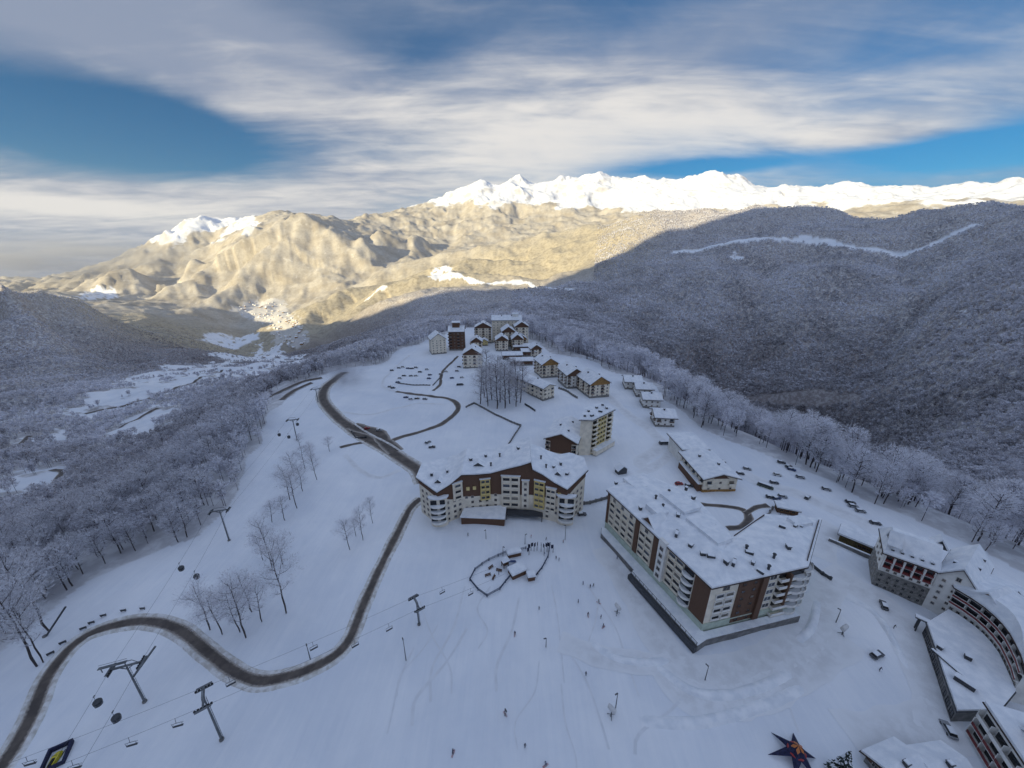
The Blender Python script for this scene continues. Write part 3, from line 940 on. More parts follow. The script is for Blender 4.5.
TR = [
    ([(648, 470), (640, 462), (655, 452), (660, 442), (648, 428), (630, 416), (616, 404), (604, 392)], 8, 'packed snow lane between the brown chalet and the small houses'),
    ([(640, 474), (662, 462), (672, 452), (690, 446), (704, 445)], 6, 'packed snow lane to the low brown roofed building'),
    ([(604, 548), (622, 575), (642, 607), (660, 640), (690, 668), (735, 672), (775, 655), (806, 632), (824, 600), (830, 575)], 11, 'wide packed snow lane round the big cream hotel'),
    ([(655, 655), (680, 690), (720, 703), (765, 694), (810, 668), (850, 640)], 9, 'smooth groomed track curving below the big hotel'),
    ([(826, 568), (850, 584), (880, 602), (900, 622), (914, 650), (930, 690), (945, 740)], 11, 'packed snow street in front of the right hand hotels'),
    ([(822, 560), (826, 545), (832, 533), (815, 520)], 9, 'packed snow street passing the brown panelled wall'),
    ([(740, 470), (760, 482), (790, 492), (830, 507), (862, 522), (880, 535)], 10, 'packed snow parking strip along the edge trees'),
    ([(560, 640), (600, 655), (640, 662), (690, 668)], 7, 'faint groomed track across the piste'),
    ([(850, 740), (890, 735), (930, 728), (952, 722)], 12, 'trodden snow path in front of the bottom hotel'),
    ([(340, 412), (372, 414), (398, 408), (420, 403), (444, 404)], 3, 'snowed over track across the white meadow'),
    ([(345, 455), (360, 470), (380, 478), (400, 470)], 3, 'snowed over track beside the village road'),
]
for i, (p, w, lb) in enumerate(TR):
    strip('snow_track', p, w, .07, M['track'], lb, 'track', nx=7, wvar=.2, seed=30 + i)
for i, (p, w_, h_) in enumerate((([(590, 640), (612, 655), (640, 662), (672, 660)], 3.0, .9), ([(655, 664), (690, 690), (722, 695), (752, 690), (792, 674)], 3.4, 1.0), ([(640, 722), (700, 722), (762, 706), (806, 688)], 3.5, .9), ([(818, 600), (812, 625), (798, 642)], 3, 1.2), ([(842, 596), (872, 612), (892, 640), (908, 672)], 2.5, .9))):
    c = spline([at_z(*q, 0) for q in p], 2.0)
    bank('snow_bank', c, strip_normals(c), 0.0, w_, h_, M['snow'], ['low white snow ridge left of the big hotel', 'curved white snow ridge below the big hotel corner', 'lowest curved white snow ridge on the piste', 'white snow ridge at the right foot of the big hotel', 'white snow ridge along the street by the right hotels'][i], 40 + i)
SK = random.Random(4)
for i in range(15):
    px = SK.uniform(395, 800); py = SK.uniform(575, 690)
    if px > 590 and py < 665: px -= 200
    dx = SK.uniform(-60, 60); L = SK.uniform(50, 120); k = SK.uniform(-8, 8)
    p = [(px, py), (px + dx * .5 + k, py + L * .35), (px + dx * .8 - k, py + L * .7), (px + dx, py + L)]
    strip('ski_track', p, SK.uniform(.35, .9), .05, M['rut'], 'thin ski track curving down the open piste', 'track', step=1.5, nx=3, wvar=.3, seed=200 + i)
FR = [
    ([(60, 492), (57, 481), (63, 472), (52, 470)], 5, 'dark bend of forest road at the left clearing'),
    ([(85, 414), (130, 404), (165, 392), (200, 378), (222, 370)], 7, 'snowy road crossing the pale clearings on the left'),
    ([(201, 446), (209, 434), (218, 421)], 5, 'dark stretch of forest road among frosted trees'),
    ([(256, 410), (262, 402), (280, 392), (300, 383), (322, 378)], 6, 'dark road at the forest edge leading to the bend'),
    ([(282, 400), (296, 390), (312, 383)], 5, 'second narrow road at the forest edge'),
    ([(16, 452), (22, 443), (30, 436)], 6, 'short dark road piece at the far left'),
    ([(120, 428), (140, 418), (158, 408)], 6, 'narrow lane below the pale clearing'),
]
for i, (p, w, lb) in enumerate(FR):
    c, n, ww = strip('forest_road', p, w, .5, M['road'], lb, 'road', step=6, wvar=.2, seed=60 + i, far=True)
FOREST_ROADS = [([at(*q)[:2] for q in p], w) for p, w, lb in FR]


# ------------------------------------------------------------------ fences
def fence(name, pts, h, m, label, cat='fence', rails=2, step=3.0, closed=False, panel=False, thick=.16):
    w = [at_z(px, py, 0) for px, py in pts]
    if closed: w = w + [w[0]]
    root = empty(name, (w[0][0], w[0][1], hz(w[0][0], w[0][1])), label=label, cat=cat)
    ox, oy, oz = root.location
    mb = MB(); posts = []
    for a, b in zip(w[:-1], w[1:]):
        L = math.hypot(b[0] - a[0], b[1] - a[1]); k = max(1, int(L / step))
        prev = None
        for i in range(k + 1):
            x = a[0] + (b[0] - a[0]) * i / k; y = a[1] + (b[1] - a[1]) * i / k; z = hz(x, y)
            if i < k or b is w[-1]: posts.append((x - ox, y - oy, z - oz))
            if prev:
                if panel:
                    p, q = Vector(prev), Vector((x - ox, y - oy, z - oz))
                    mid = (p + q) / 2
                    mb.box((mid.x, mid.y, mid.z + h * .5), ((q - p).length, thick * .7, h), rz=math.atan2(q.y - p.y, q.x - p.x))
                else:
                    for r_ in range(rails):
                        zz_ = h * (r_ + 1) / (rails + .15)
                        mb.tube((prev[0], prev[1], prev[2] + zz_), (x - ox, y - oy, z - oz + zz_), thick / 2, n=4)
            prev = (x - ox, y - oy, z - oz)
    mb.obj('panel' if panel else 'rail', m, root)
    pm = MB(); pm.box((0, 0, h / 2 + .05), (thick * 1.4, thick * 1.4, h + .3))
    pme = pm.mesh('post', m)
    for p in posts[:95]:
        inst('post', pme, root, p)
    return root


fence('meadow_fence', [(466, 408), (474, 404), (496, 416), (521, 426), (514, 437), (507, 448)], 1.5, M['concrete'], 'grey fence cornering round the snowy meadow above the hotel', panel=True, thick=.35)
fence('playground_fence', [(470, 582), (475, 572), (489, 561), (507, 552), (526, 549)], 1.3, M['rope'], 'blue net fence on the upper side of the snow playground', rails=3, thick=.22)
fence('playground_fence', [(470, 582), (478, 591), (487, 597), (500, 590), (511, 577)], 1.3, M['rope'], 'blue net fence cornering at the bottom of the playground', rails=3, thick=.22)
fence('playground_fence', [(535, 578), (542, 569), (548, 558), (550, 545)], 1.3, M['rope'], 'blue net fence on the right side of the playground', rails=3, thick=.22)
fence('retaining_wall', [(578, 504), (590, 503), (607, 499)], 1.6, M['concrete'], 'dark low wall between the brown hotel and the big hotel', cat='wall', panel=True, thick=.6)
fence('retaining_wall', [(762, 524), (772, 510)], 1.6, M['concrete'], 'short dark wall at the back roof of the big hotel', cat='wall', panel=True, thick=.5)
fence('road_barrier', [(352, 432), (356, 438), (366, 437)], 1.2, M['dark'], 'curved dark barrier beside the village road', cat='barrier', panel=True, thick=.5)
fence('meadow_wall', [(430, 386), (410, 385), (398, 384)], 1.0, M['concrete'], 'dark low wall along the front of the car park', cat='wall', panel=True, thick=.5)
fence('meadow_wall', [(433, 386), (440, 378)], 1.0, M['concrete'], 'dark low wall at the right corner of the car park', cat='wall', panel=True, thick=.5)
fence('slope_wall', [(525, 404), (535, 411)], 1.4, M['dark'], 'short dark wall below the long cream block', cat='wall', panel=True, thick=.5)
fence('retaining_wall', [(559, 389), (568, 393), (577, 399)], 1.6, M['concrete'], 'grey wall between the chalets and the long cream block', cat='wall', panel=True, thick=.8)
fence('snow_barrier', [(811, 566), (822, 575), (830, 580)], 1.4, M['dark'], 'dark barrier at the right corner of the big hotel', cat='barrier', panel=True, thick=.5)
# ================================================================== buildings
_mc = {}


def win_mesh(w, h, m='frame', arch=False):
    k = ('win', w, h, m)
    if k not in _mc:
        b = MB(); t = .12
        b.box((0, -.02, h / 2), (w - .02, .08, h - .02), 1)
        b.box((0, -.08, t / 2), (w + .1, .2, t)); b.box((0, -.07, h - t / 2), (w, .14, t))
        b.box((-w / 2 + t / 2, -.068, h / 2), (t, .13, h - 2 * t)); b.box((w / 2 - t / 2, -.068, h / 2), (t, .13, h - 2 * t))
        b.box((0, -.065, h / 2), (.07, .11, h - 2 * t))
        _mc[k] = b.mesh('window', [M[m], M['glass']])
    return _mc[k]


def loggia_mesh(w, h, m='white'):
    """deep dark opening with a parapet and side cheeks"""
    k = ('log', w, h, m)
    if k not in _mc:
        b = MB()
        b.box((0, -.03, h / 2), (w, .07, h), 1)
        b.box((0, -.30, h * .17), (w, .16, h * .34)); b.box((0, -.16, h * .17 - .02), (w - .02, .26, .12))
        b.box((-w / 2, -.2, h / 2), (.14, .40, h)); b.box((w / 2, -.2, h / 2), (.14, .40, h)); b.box((0, -.2, h), (w + .14, .42, .14))
        _mc[k] = b.mesh('loggia', [M[m], M['glass']])
    return _mc[k]


def balcony_mesh(w, d, m='white', h=2.6, rail='white'):
    k = ('balc', w, d, m, rail, h)
    if k not in _mc:
        b = MB()
        b.box((0, -.03, h / 2 + .1), (w * .86, .08, h - .3), 1)                      # dark glazed doors
        b.box((0, -d / 2, 0), (w, d, .2), 0)
        b.box((0, -d + .06, .55), (w, .12, .92), 2)
        b.box((-w / 2 + .06, -d / 2 - .06, .55), (.12, d - .13, .92), 2); b.box((w / 2 - .06, -d / 2 - .06, .55), (.12, d - .13, .92), 2)
        b.box((0, -d + .06, 1.04), (w + .04, .18, .07), 3)
        _mc[k] = b.mesh('balcony', [M[m], M['glass'], M[rail], M['snow']])
    return _mc[k]


def round_balcony_mesh(w, d, m='white', h=2.6):
    k = ('rbal', w, d, m, h)
    if k not in _mc:
        b = MB(); n = 12
        pts = [(w / 2 * math.cos(t), -d * math.sin(t)) for t in np.linspace(PI, 0, n)]
        b.box((0, -.03, h / 2 + .1), (w * .9, .08, h - .3), 1)
        b.prism([(p[0], p[1]) for p in pts], -.1, .1, 0)
        for p, q_ in zip(pts[:-1], pts[1:]):
            mx, my = (p[0] + q_[0]) / 2, (p[1] + q_[1]) / 2
            b.box((mx, my, .5), (math.hypot(q_[0] - p[0], q_[1] - p[1]) + .02, .12, .9), 0, math.atan2(q_[1] - p[1], q_[0] - p[0]))
        b.prism([(p[0] * .98, p[1] * .98) for p in pts], .1, .22, 3)
        _mc[k] = b.mesh('balcony', [M[m], M['glass'], M[m], M['snow']])
    return _mc[k]


def wall_frame(p0, p1):
    dx, dy = p1[0] - p0[0], p1[1] - p0[1]
    L = math.hypot(dx, dy)
    return L, (dx / L, dy / L), (dy / L, -dx / L), math.atan2(dy, dx)


_alt = {}


def vary(me):
    k = random.random()
    if k > .38: return me
    nm = 'curtain' if k < .2 else 'blueglass'
    if (me.name, nm) not in _alt:
        c = me.copy()
        for i, m_ in enumerate(c.materials):
            if m_ is M['glass']: c.materials[i] = M[nm]
        _alt[(me.name, nm)] = c
    return _alt[(me.name, nm)]


def facade(root, p0, p1, z0, fh, segs):
    """fit windows, loggias, balconies and cladding to the wall p0->p1 (outside on the right-hand side)"""
    L, ax, nn, rz = wall_frame(p0, p1)
    ox, oy, oz = root.location
    for sg in segs:
        t0, t1 = sg['t']; a, b = t0 * L, t1 * L
        off = 0.0
        if sg.get('clad'):
            zz0, zz1 = sg['z']; th = sg.get('th', .14)
            mb = MB()
            mid = (a + b) / 2
            mb.box((p0[0] + ax[0] * mid + nn[0] * th / 2 - ox, p0[1] + ax[1] * mid + nn[1] * th / 2 - oy, (zz0 + zz1) / 2 - oz), (b - a, th, zz1 - zz0), rz=rz)
            mb.obj(sg.get('nm', 'cladding'), M[sg['clad']], root)
            off = th
        cols = sg.get('cols', 0)
        if not cols: continue
        f0, f1 = sg.get('f', (0, 0))
        for k in range(cols):
            s = a + (b - a) * (k + .5) / cols
            for f in range(f0, f1):
                if random.random() < sg.get('skip', 0): continue
                if (k, f) in sg.get('no', ()): continue
                x = p0[0] + ax[0] * s + nn[0] * (off + .01) - ox; y = p0[1] + ax[1] * s + nn[1] * (off + .01) - oy
                z = z0 + f * fh + sg.get('sill', .8) - oz
                inst(sg.get('part', 'window'), vary(sg['mesh']), root, (x, y, z), rz)


def shrink(poly, d):
    """offset a CCW polygon outwards by d"""
    n = len(poly); out = []
    for i in range(n):
        p, c, q_ = poly[i - 1], poly[i], poly[(i + 1) % n]
        _, a1, n1, _ = wall_frame(p, c); _, a2, n2, _ = wall_frame(c, q_)
        bx, by = n1[0] + n2[0], n1[1] + n2[1]
        k = d / max(.35, (1 + n1[0] * n2[0] + n1[1] * n2[1]))
        out.append((c[0] + bx * k, c[1] + by * k))
    return out


def rel(poly, root):
    return [(p[0] - root.location[0], p[1] - root.location[1]) for p in poly]


def vents(root, pts, zf, seed=1):
    rr = random.Random(seed)
    for x, y in pts:
        k = rr.random()
        mb = MB()
        if k < .55:
            w, d_ = rr.uniform(.8, 1.7), rr.uniform(.8, 1.5); h = rr.uniform(.9, 1.6)
            mb.box((0, 0, h / 2), (w, d_, h), 0); mb.box((0, 0, h + .06), (w + .3, d_ + .3, .12), 0); mb.box((0, 0, h + .24), (w + .1, d_ + .1, .24), 1)
            nm = 'roof_vent'
        elif k < .8:
            mb.tube((0, 0, 0), (0, 0, 1.6), .4, n=8); mb.lathe([(.62, 1.6), (.55, 1.85), (.1, 2.1)], 8)
            nm = 'chimney'
        else:
            mb.box((0, 0, .5), (rr.uniform(2, 3.4), .9, 1.0), 0); mb.box((0, 0, 1.08), (2.2, 1.0, .16), 1)
            nm = 'roof_vent'
        mb.obj(nm, [M['dark'], M['snow']], root, (x - root.location[0], y - root.location[1], zf(x, y) - root.location[2] - .05), rr.uniform(0, 3))


# ------------------------------------------------------------------ big V-shaped cream hotel
def big_hotel():
    A, C, D, E, F, G, H, I = (42, 135), (62, 86.5), (97, 94.5), (118, 116), (99, 118.5), (79, 106), (76, 131), (61, 147)
    poly = [A, C, D, E, F, G, H, I]
    root = empty('resort_hotel', (75, 112, 0), label='largest cream and brown hotel, V shaped with a flat snowy roof', cat='hotel')
    P = rel(poly, root)
    hgt = 21.6; fh = 3.05
    MB().prism(P, -2, hgt).obj('wall', M['cream'], root)
    rp = shrink(P, .9)
    sp = shrink(P, .75); n = len(P); zt = hgt + 1.05
    R1, R2, R3 = (54 - 75, 135 - 112, zt + 2.0), (70 - 75, 97 - 112, zt + 2.3), (104 - 75, 107.5 - 112, zt + 2.0)
    rm = MB().prism(rp, hgt, hgt + .35, 0)
    vs = [(x, y, hgt + .35) for x, y in sp] + [(x, y, zt) for x, y in sp] + [R1, R2, R3]
    a, c, d, e, f, g, h, i = range(8, 16)
    rm.add(vs, [(k, (k + 1) % 8, 8 + (k + 1) % 8, 8 + k) for k in range(8)] + [(a, c, 17), (a, 17, 16), (c, d, 18), (c, 18, 17), (d, e, 18), (e, f, 18), (f, g, 17), (f, 17, 18), (g, h, 17), (h, i, 16), (h, 16, 17), (i, a, 16)], 1)
    rm.obj('roof', [M['brownroof'], M['snow']], root)

    def roof_z(x, y):
        dd = -float(poly_sd(np.array([x]), np.array([y]), shrink(poly, .75))[0])
        return zt + min(2.0, max(0.0, dd) * .20) - .1
    # lower storeys in pale green
    gp = shrink(P, .16)
    MB().prism(gp, -1.9, 5.4, 0).prism(shrink(P, .35), 5.4, 5.75, 0).obj('base_storey', M['green'], root)
    lw = loggia_mesh(3.0, 2.3, 'cream'); sw = win_mesh(1.6, 1.6); ww_ = win_mesh(2.6, 1.7)
    rb = round_balcony_mesh(4.4, 2.0, 'white', 2.5)
    facade(root, A, C, 0, fh, [
        dict(t=(.0, .025), clad='wood', z=(5.8, 21.5), th=.35),
        dict(t=(.03, .34), cols=4, f=(2, 6), mesh=lw, sill=.35, part='loggia'), dict(t=(.03, .34), cols=3, f=(6, 7), mesh=sw, sill=.6),
        dict(t=(.345, .385), clad='wood', z=(5.8, 21.5), th=.5),
        dict(t=(.39, .52), cols=2, f=(2, 6), mesh=lw, sill=.35, part='loggia'), dict(t=(.39, .52), cols=1, f=(6, 7), mesh=sw, sill=.6),
        dict(t=(.53, .58), clad='wood', z=(5.8, 21.5), th=.3),
        dict(t=(.595, .66), clad='white', z=(5.8, 23.2), th=1.3, nm='projecting_bay', cols=1, f=(2, 7), mesh=sw, sill=.7),
        dict(t=(.67, .80), cols=2, f=(2, 7), mesh=lw, sill=.35, part='loggia'),
        dict(t=(.80, .885), cols=1, f=(2, 7), mesh=rb, sill=.2, part='balcony'),
        dict(t=(.89, 1.0), clad='wood', z=(5.8, 21.5), th=.3),
        dict(t=(.02, .5), cols=9, f=(0, 2), mesh=win_mesh(1.3, 1.2), sill=.9, skip=.15), dict(t=(.55, .98), cols=7, f=(0, 1), mesh=win_mesh(2.0, 2.0), sill=.6),
    ])
    b1 = balcony_mesh(5.6, 1.5, 'cream', 2.5, 'white'); rb2 = round_balcony_mesh(6.0, 2.2, 'white', 2.5)
    facade(root, C, D, 0, fh, [
        dict(t=(.06, .26), cols=2, f=(2, 6), mesh=loggia_mesh(3.0, 2.3, 'white'), sill=.35, part='loggia'), dict(t=(.06, .26), cols=1, f=(6, 7), mesh=ww_, sill=.6),
        dict(t=(.29, .52), clad='wood', z=(3.4, 21.5), th=.25, cols=2, f=(1, 7), mesh=win_mesh(1.4, 1.3, 'wood'), sill=.9),
        dict(t=(.52, .58), clad='wood', z=(3.4, 21.5), th=1.0),
        dict(t=(.60, .72), cols=1, f=(1, 7), mesh=win_mesh(2.8, 1.9, 'white'), sill=.6),
        dict(t=(.72, .86), cols=1, f=(1, 7), mesh=b1, sill=.2, part='balcony'),
        dict(t=(.86, 1.0), cols=1, f=(1, 7), mesh=rb2, sill=.2, part='balcony'),
        dict(t=(.80, .82), clad='wood', z=(8, 21.3), th=1.75),
        dict(t=(.02, .56), cols=7, f=(0, 1), mesh=win_mesh(1.6, 1.8), sill=.6),
    ])
    facade(root, D, E, 0, fh, [dict(t=(.02, .25), cols=1, f=(1, 7), mesh=rb2, sill=.2, part='balcony'), dict(t=(.35, .95), cols=4, f=(2, 7), mesh=sw, sill=.7)])
    facade(root, I, A, 0, fh, [dict(t=(.1, .9), cols=3, f=(2, 6), mesh=sw, sill=.7), dict(t=(.94, 1.0), clad='wood', z=(5.8, 21.5), th=.35)])
    # snowy terrace along the left foot and round the front
    T = [(40.2, 134.5), (39.2, 131), (47.5, 111), (46.0, 110), (58.5, 81.5), (62.5, 83.6), (98.5, 91.8), (97, 94), (62.6, 86.2), (61.4, 88), (42.2, 134)]
    t2 = rel(T, root)
    MB().prism(t2, -2, 2.4, 0).prism(shrink(t2, -.15), 2.4, 2.9, 1, 1).obj('terrace', [M['concrete'], M['snow']], root)
    _, ax, nn, rz = wall_frame((46.0, 110), (58.5, 81.5))
    mb = MB(); mb.box((52.2 - 75 + nn[0] * .7, 95.7 - 112 + nn[1] * .7, 1.0), (31, 1.1, 2.2), rz=rz); mb.obj('terrace_wall', M['dark'], root)
    mb = MB()
    for k in range(15):
        s = -15 + k * 2.15
        mb.box((52.2 - 75 + ax[0] * s, 95.7 - 112 + ax[1] * s, 3.3), (.12, .12, 1.0), rz=rz)
    mb.box((52.2 - 75, 95.7 - 112, 3.8), (31, .12, .1), rz=rz)
    mb.obj('railing', M['dark'], root)
    # roof features: raised snowy stair heads, gables, vents
    for (x, y, w, d_, h, r) in ((56.5, 119, 7, 5, 1.4, -1.18), (67.5, 124, 13, 9, .9, -1.18), (71, 108, 14, 7, 1.3, -1.18), (54, 138, 9, 6, .7, -1.18), (108, 113, 7, 4.5, 1.2, .22)):
        mb = MB(); mb.box((x - 75, y - 112, roof_z(x, y) + h / 2), (w, d_, h + .6), 0, r); mb.obj('stair_head', M['snow'], root)
    for (x, y, r) in ((54.5, 114.8, -1.18),):
        mb = MB(); w, d_, h = 7.5, 6.5, 3.6
        mb.add([(-w / 2, -d_ / 2, 0), (w / 2, -d_ / 2, 0), (0, -d_ / 2, h), (-w / 2, d_ / 2, 0), (w / 2, d_ / 2, 0), (0, d_ / 2, h)], [(0, 1, 2), (5, 4, 3)], 0)
        for sx in (-1, 1):
            mb.add([(sx * (w / 2 + .4), -d_ / 2 - .5, -.2), (0, -d_ / 2 - .5, h + .1), (0, d_ / 2 + .5, h + .1), (sx * (w / 2 + .4), d_ / 2 + .5, -.2),
                    (sx * (w / 2 + .4), -d_ / 2 - .5, .3), (0, -d_ / 2 - .5, h + .6), (0, d_ / 2 + .5, h + .6), (sx * (w / 2 + .4), d_ / 2 + .5, .3)],
                   [(0, 1, 2, 3), (4, 7, 6, 5), (0, 4, 5, 1), (2, 6, 7, 3), (0, 3, 7, 4)], 1)
        mb.obj('roof_gable', [M['wood'], M['snow']], root, (x - 75, y - 112, hgt + .4), r)
    vents(root, [(V2(px, py, hgt + 1)) for px, py in ((668, 497), (662, 512), (655, 503), (677, 521), (640, 511), (686, 490), (693, 500), (702, 558), (710, 561), (725, 567), (733, 566), (752, 566), (745, 553), (773, 560), (787, 551),
                                                     (768, 570), (760, 573), (781, 531), (794, 530), (798, 529), (676, 537), (690, 549), (719, 540), (712, 528), (748, 557), (616, 484))], roof_z, 5)
    # low parapets at the back edges
    for a, b in ((F, G), (D, E)):
        L, ax, nn, rz = wall_frame(a, b)
        mb = MB(); mb.box(((a[0] + b[0]) / 2 - 75, (a[1] + b[1]) / 2 - 112, hgt + 1.3), (L * .9, .25, 1.1), rz=rz); mb.obj('parapet', M['brownroof'], root)
    mb = MB(); mb.box((0, 0, 1.5), (6.5, 3, 3)); mb.add([(-3.6, -1.9, 2.9), (3.6, -1.9, 2.9), (3.6, 0, 4.3), (-3.6, 0, 4.3), (3.6, 1.9, 2.9), (-3.6, 1.9, 2.9), (-3.6, -1.9, 3.4), (3.6, -1.9, 3.4), (3.6, 0, 4.8), (-3.6, 0, 4.8), (3.6, 1.9, 3.4), (-3.6, 1.9, 3.4)],
                                                             [(0, 1, 2, 3), (3, 2, 4, 5), (6, 9, 8, 7), (9, 11, 10, 8), (0, 6, 7, 1), (4, 10, 11, 5), (1, 7, 8, 2), (2, 8, 10, 4), (0, 3, 9, 6), (3, 5, 11, 9)], 1)
    return root


big_hotel()


# ------------------------------------------------------------------ brown hotel with a waving roof
def wave_hotel():
    root = empty('wave_roof_hotel', (-4, 152, 0), label='brown topped cream hotel with a waving snow roof in the middle', cat='hotel')
    ox, oy = -4, 152
    X = [-44, -38.5, -33.4, -28, -23, -17, -10, -2, 4, 8.6, 9.4, 14, 19, 24.7, 30, 35]
    fr = np.interp(X, [-44, -33.4, -23, -10, 9, 24.7, 35], [148.5, 139, 145, 147.5, 146, 140, 151])
    bk = np.interp(X, [-44, -36, 30, 35], [158, 166, 168, 160])
    top = np.interp(X, [-44, -38.5, -33.4, -28, -23, -17, -10, -2, 4, 8.6, 9.4, 14, 19, 24.7, 30, 35], [19.5, 18.4, 18.2, 20.2, 23.4, 22.8, 22.6, 25.5, 27.4, 29.4, 25.6, 24.0, 21.2, 19.0, 20.0, 22])
    mid = np.interp(X, [-44, -33, -28, -17, -10, 6, 12, 20, 26, 35], [16.5, 15.0, 12.0, 10.8, 11.0, 11.5, 12.0, 12.5, 15.5, 18.5])

    def band(lo, hi, push, m, nm):
        mb = MB(); n = len(X)
        f = [(X[i] - ox, fr[i] - oy - push) for i in range(n)]; b = [(X[i] - ox, bk[i] - oy + push) for i in range(n)]
        f[0] = (f[0][0] - push, f[0][1]); b[0] = (b[0][0] - push, b[0][1]); f[-1] = (f[-1][0] + push, f[-1][1]); b[-1] = (b[-1][0] + push, b[-1][1])
        vs = [];
        for i in range(n):
            vs += [(*f[i], lo[i]), (*f[i], hi[i]), (*b[i], lo[i]), (*b[i], hi[i])]
        fs = []
        for i in range(n - 1):
            k, j = 4 * i, 4 * i + 4
            fs += [(k, j, j + 1, k + 1), (k + 2, k + 3, j + 3, j + 2), (k + 1, j + 1, j + 3, k + 3), (k, k + 2, j + 2, j)]
        fs += [(0, 1, 3, 2), (4 * n - 4, 4 * n - 2, 4 * n - 1, 4 * n - 3)]
        mb.add(vs, fs); return mb.obj(nm, m, root)
    band(np.full(len(X), -2.0), mid, 0.0, M['cream'], 'wall')
    band(mid, top, 0.12, M['wood'], 'attic_wall')
    band(top, top + .35, 1.0, M['brownroof'], 'eaves')
    band(top + .35, top + 1.0, .85, M['snow'], 'roof')
    fy = lambda x: float(np.interp(x, X, fr)); tz = lambda x: float(np.interp(x, X, top))
    sw = win_mesh(1.3, 1.4)

    def bay(x, w, z0, z1, m, cols, floors, mesh=sw, part='window', slope=0.0):
        """cream or yellow bay standing out of the front, with a little gabled snow cap"""
        y = fy(x)
        dy = (fy(x + w / 2) - fy(x - w / 2)) / w
        L, ax, nn, rz = wall_frame((x - w / 2, y - dy * w / 2), (x + w / 2, y + dy * w / 2))
        p0 = (x - ax[0] * w / 2 + nn[0] * .8, y - ax[1] * w / 2 + nn[1] * .8); p1 = (x + ax[0] * w / 2 + nn[0] * .8, y + ax[1] * w / 2 + nn[1] * .8)
        mb = MB(); mb.box((x + nn[0] * .2 - ox, y + nn[1] * .2 - oy, (z0 + z1) / 2), (w, 1.2, z1 - z0), 0, rz)
        b = mb.obj('bay', [M[m]], root)
        cap = MB(); cap.box((x - ox, y - oy - .2, z1 + .18), (w + .6, 1.5, .36), 0, rz); cap.obj('bay_roof', M['snow'], root)
        fh = (z1 - z0) / floors
        facade(root, p0, p1, z0, fh, [dict(t=(.04, .96), cols=cols, f=(0, floors), mesh=mesh, sill=.7 if mesh is sw else .3, part=part)])
    lm = loggia_mesh(2.6, 2.0, 'cream')
    bay(-25.2, 4.6, 11, 20.2, 'cream', 1, 3, loggia_mesh(2.8, 2.2, 'cream'), 'loggia')
    bay(-12.6, 4.6, 8.5, 20, 'yellow', 2, 4, loggia_mesh(1.7, 2.2, 'yellow'), 'loggia')
    bay(-.6, 8.6, 4.5, 21.8, 'cream', 2, 5, loggia_mesh(3.2, 2.5, 'cream'), 'loggia')
    bay(6.3, 3.2, 4.5, 19.8, 'cream', 1, 5)
    bay(12.8, 5.0, 5.5, 20.6, 'yellow', 2, 5, loggia_mesh(2.0, 2.1, 'yellow'), 'loggia')
    bay(18.0, 4.6, 5.5, 18.2, 'cream', 2, 4, loggia_mesh(1.8, 2.1, 'cream'), 'loggia')
    for x in (-20.5, -17.5, 21.5):
        mb = MB(); mb.box((x - ox, fy(x) - oy - .25, 15.6), (1.5, .5, 1.7)); mb.obj('attic_window', M['yellow'], root)
    P = [(X[i], fr[i]) for i in range(len(X))]
    for i in range(2, 13):
        L = math.hypot(P[i + 1][0] - P[i][0], P[i + 1][1] - P[i][1])
        if L < 2: continue
        lo = 0 if (X[i] < -22 or X[i] > 8) else 1
        facade(root, P[i], P[i + 1], .4, 3.0, [dict(t=(.05, .95), cols=max(1, int(L / 2.7)), f=(lo, 4 if 2 <= i < 12 else 3), mesh=sw, sill=.7, skip=.12)])
    rbl = round_balcony_mesh(7.2, 2.6, 'white', 2.6)
    for a, b, f1 in ((P[1], P[3], 5), (P[12], P[14], 5)):
        L, ax, nn, rz = wall_frame(a, b)
        cx_, cy_ = (P[2] if a is P[1] else P[13])
        nn = (0.0, -1.0); rz = 0.0 + (.12 if a is P[1] else -.12)
        mb = MB(); n = 14
        pts = [(3.9 * math.cos(t), -2.1 * math.sin(t)) for t in np.linspace(PI, 0, n)]
        mb.prism(pts, -2, 15.2, 0); mb.prism([(p[0] * 1.2, p[1] * 1.25) for p in pts], 15.2, 16.0, 1)
        mb.obj('corner_tower', [M['cream'], M['snow']], root, (cx_ - ox, cy_ + 1.0 - oy, 0), rz)
        for f in range(1, 5):
            inst('balcony', rbl, root, (cx_ - ox, cy_ - 1.0 - oy, .2 + f * 2.95), rz)
    for a, b in ((P[0], P[2]), (P[13], P[15])):
        facade(root, a, b, 0, 3.0, [dict(t=(.08, .75) if a is P[0] else (.25, .92), cols=3, f=(0, 5), mesh=sw, sill=.8)])
    # snow covered annexe and dark entrance canopy in front
    mb = MB(); an = [(-23.5, 139.4), (-3.5, 138.2), (-3.0, 147), (-22.5, 144.8)]
    an = rel(an, root); mb.prism(an, -2, 4.2, 0); mb.prism(shrink(an, .35), 4.2, 4.9, 1, 1); mb.obj('annexe', [M['wood'], M['snow']], root)
    mb = MB(); en = rel([(-2.6, 142.5), (14.5, 141.2), (14.5, 145.5), (-2.6, 147)], root)
    mb.prism(en, 2.7, 3.1, 0); mb.prism(shrink(en, -.3), 3.1, 3.25, 1)
    for p in en: mb.box((p[0] * .97, p[1], 1.2), (.3, .3, 3.2), 0)
    mb.prism(rel([(-2, 145.8), (14, 144.6), (14, 145.6), (-2, 147)], root), -1, 2.7, 2); mb.obj('entrance_canopy', [M['dark'], M['dark'], M['glass']], root)
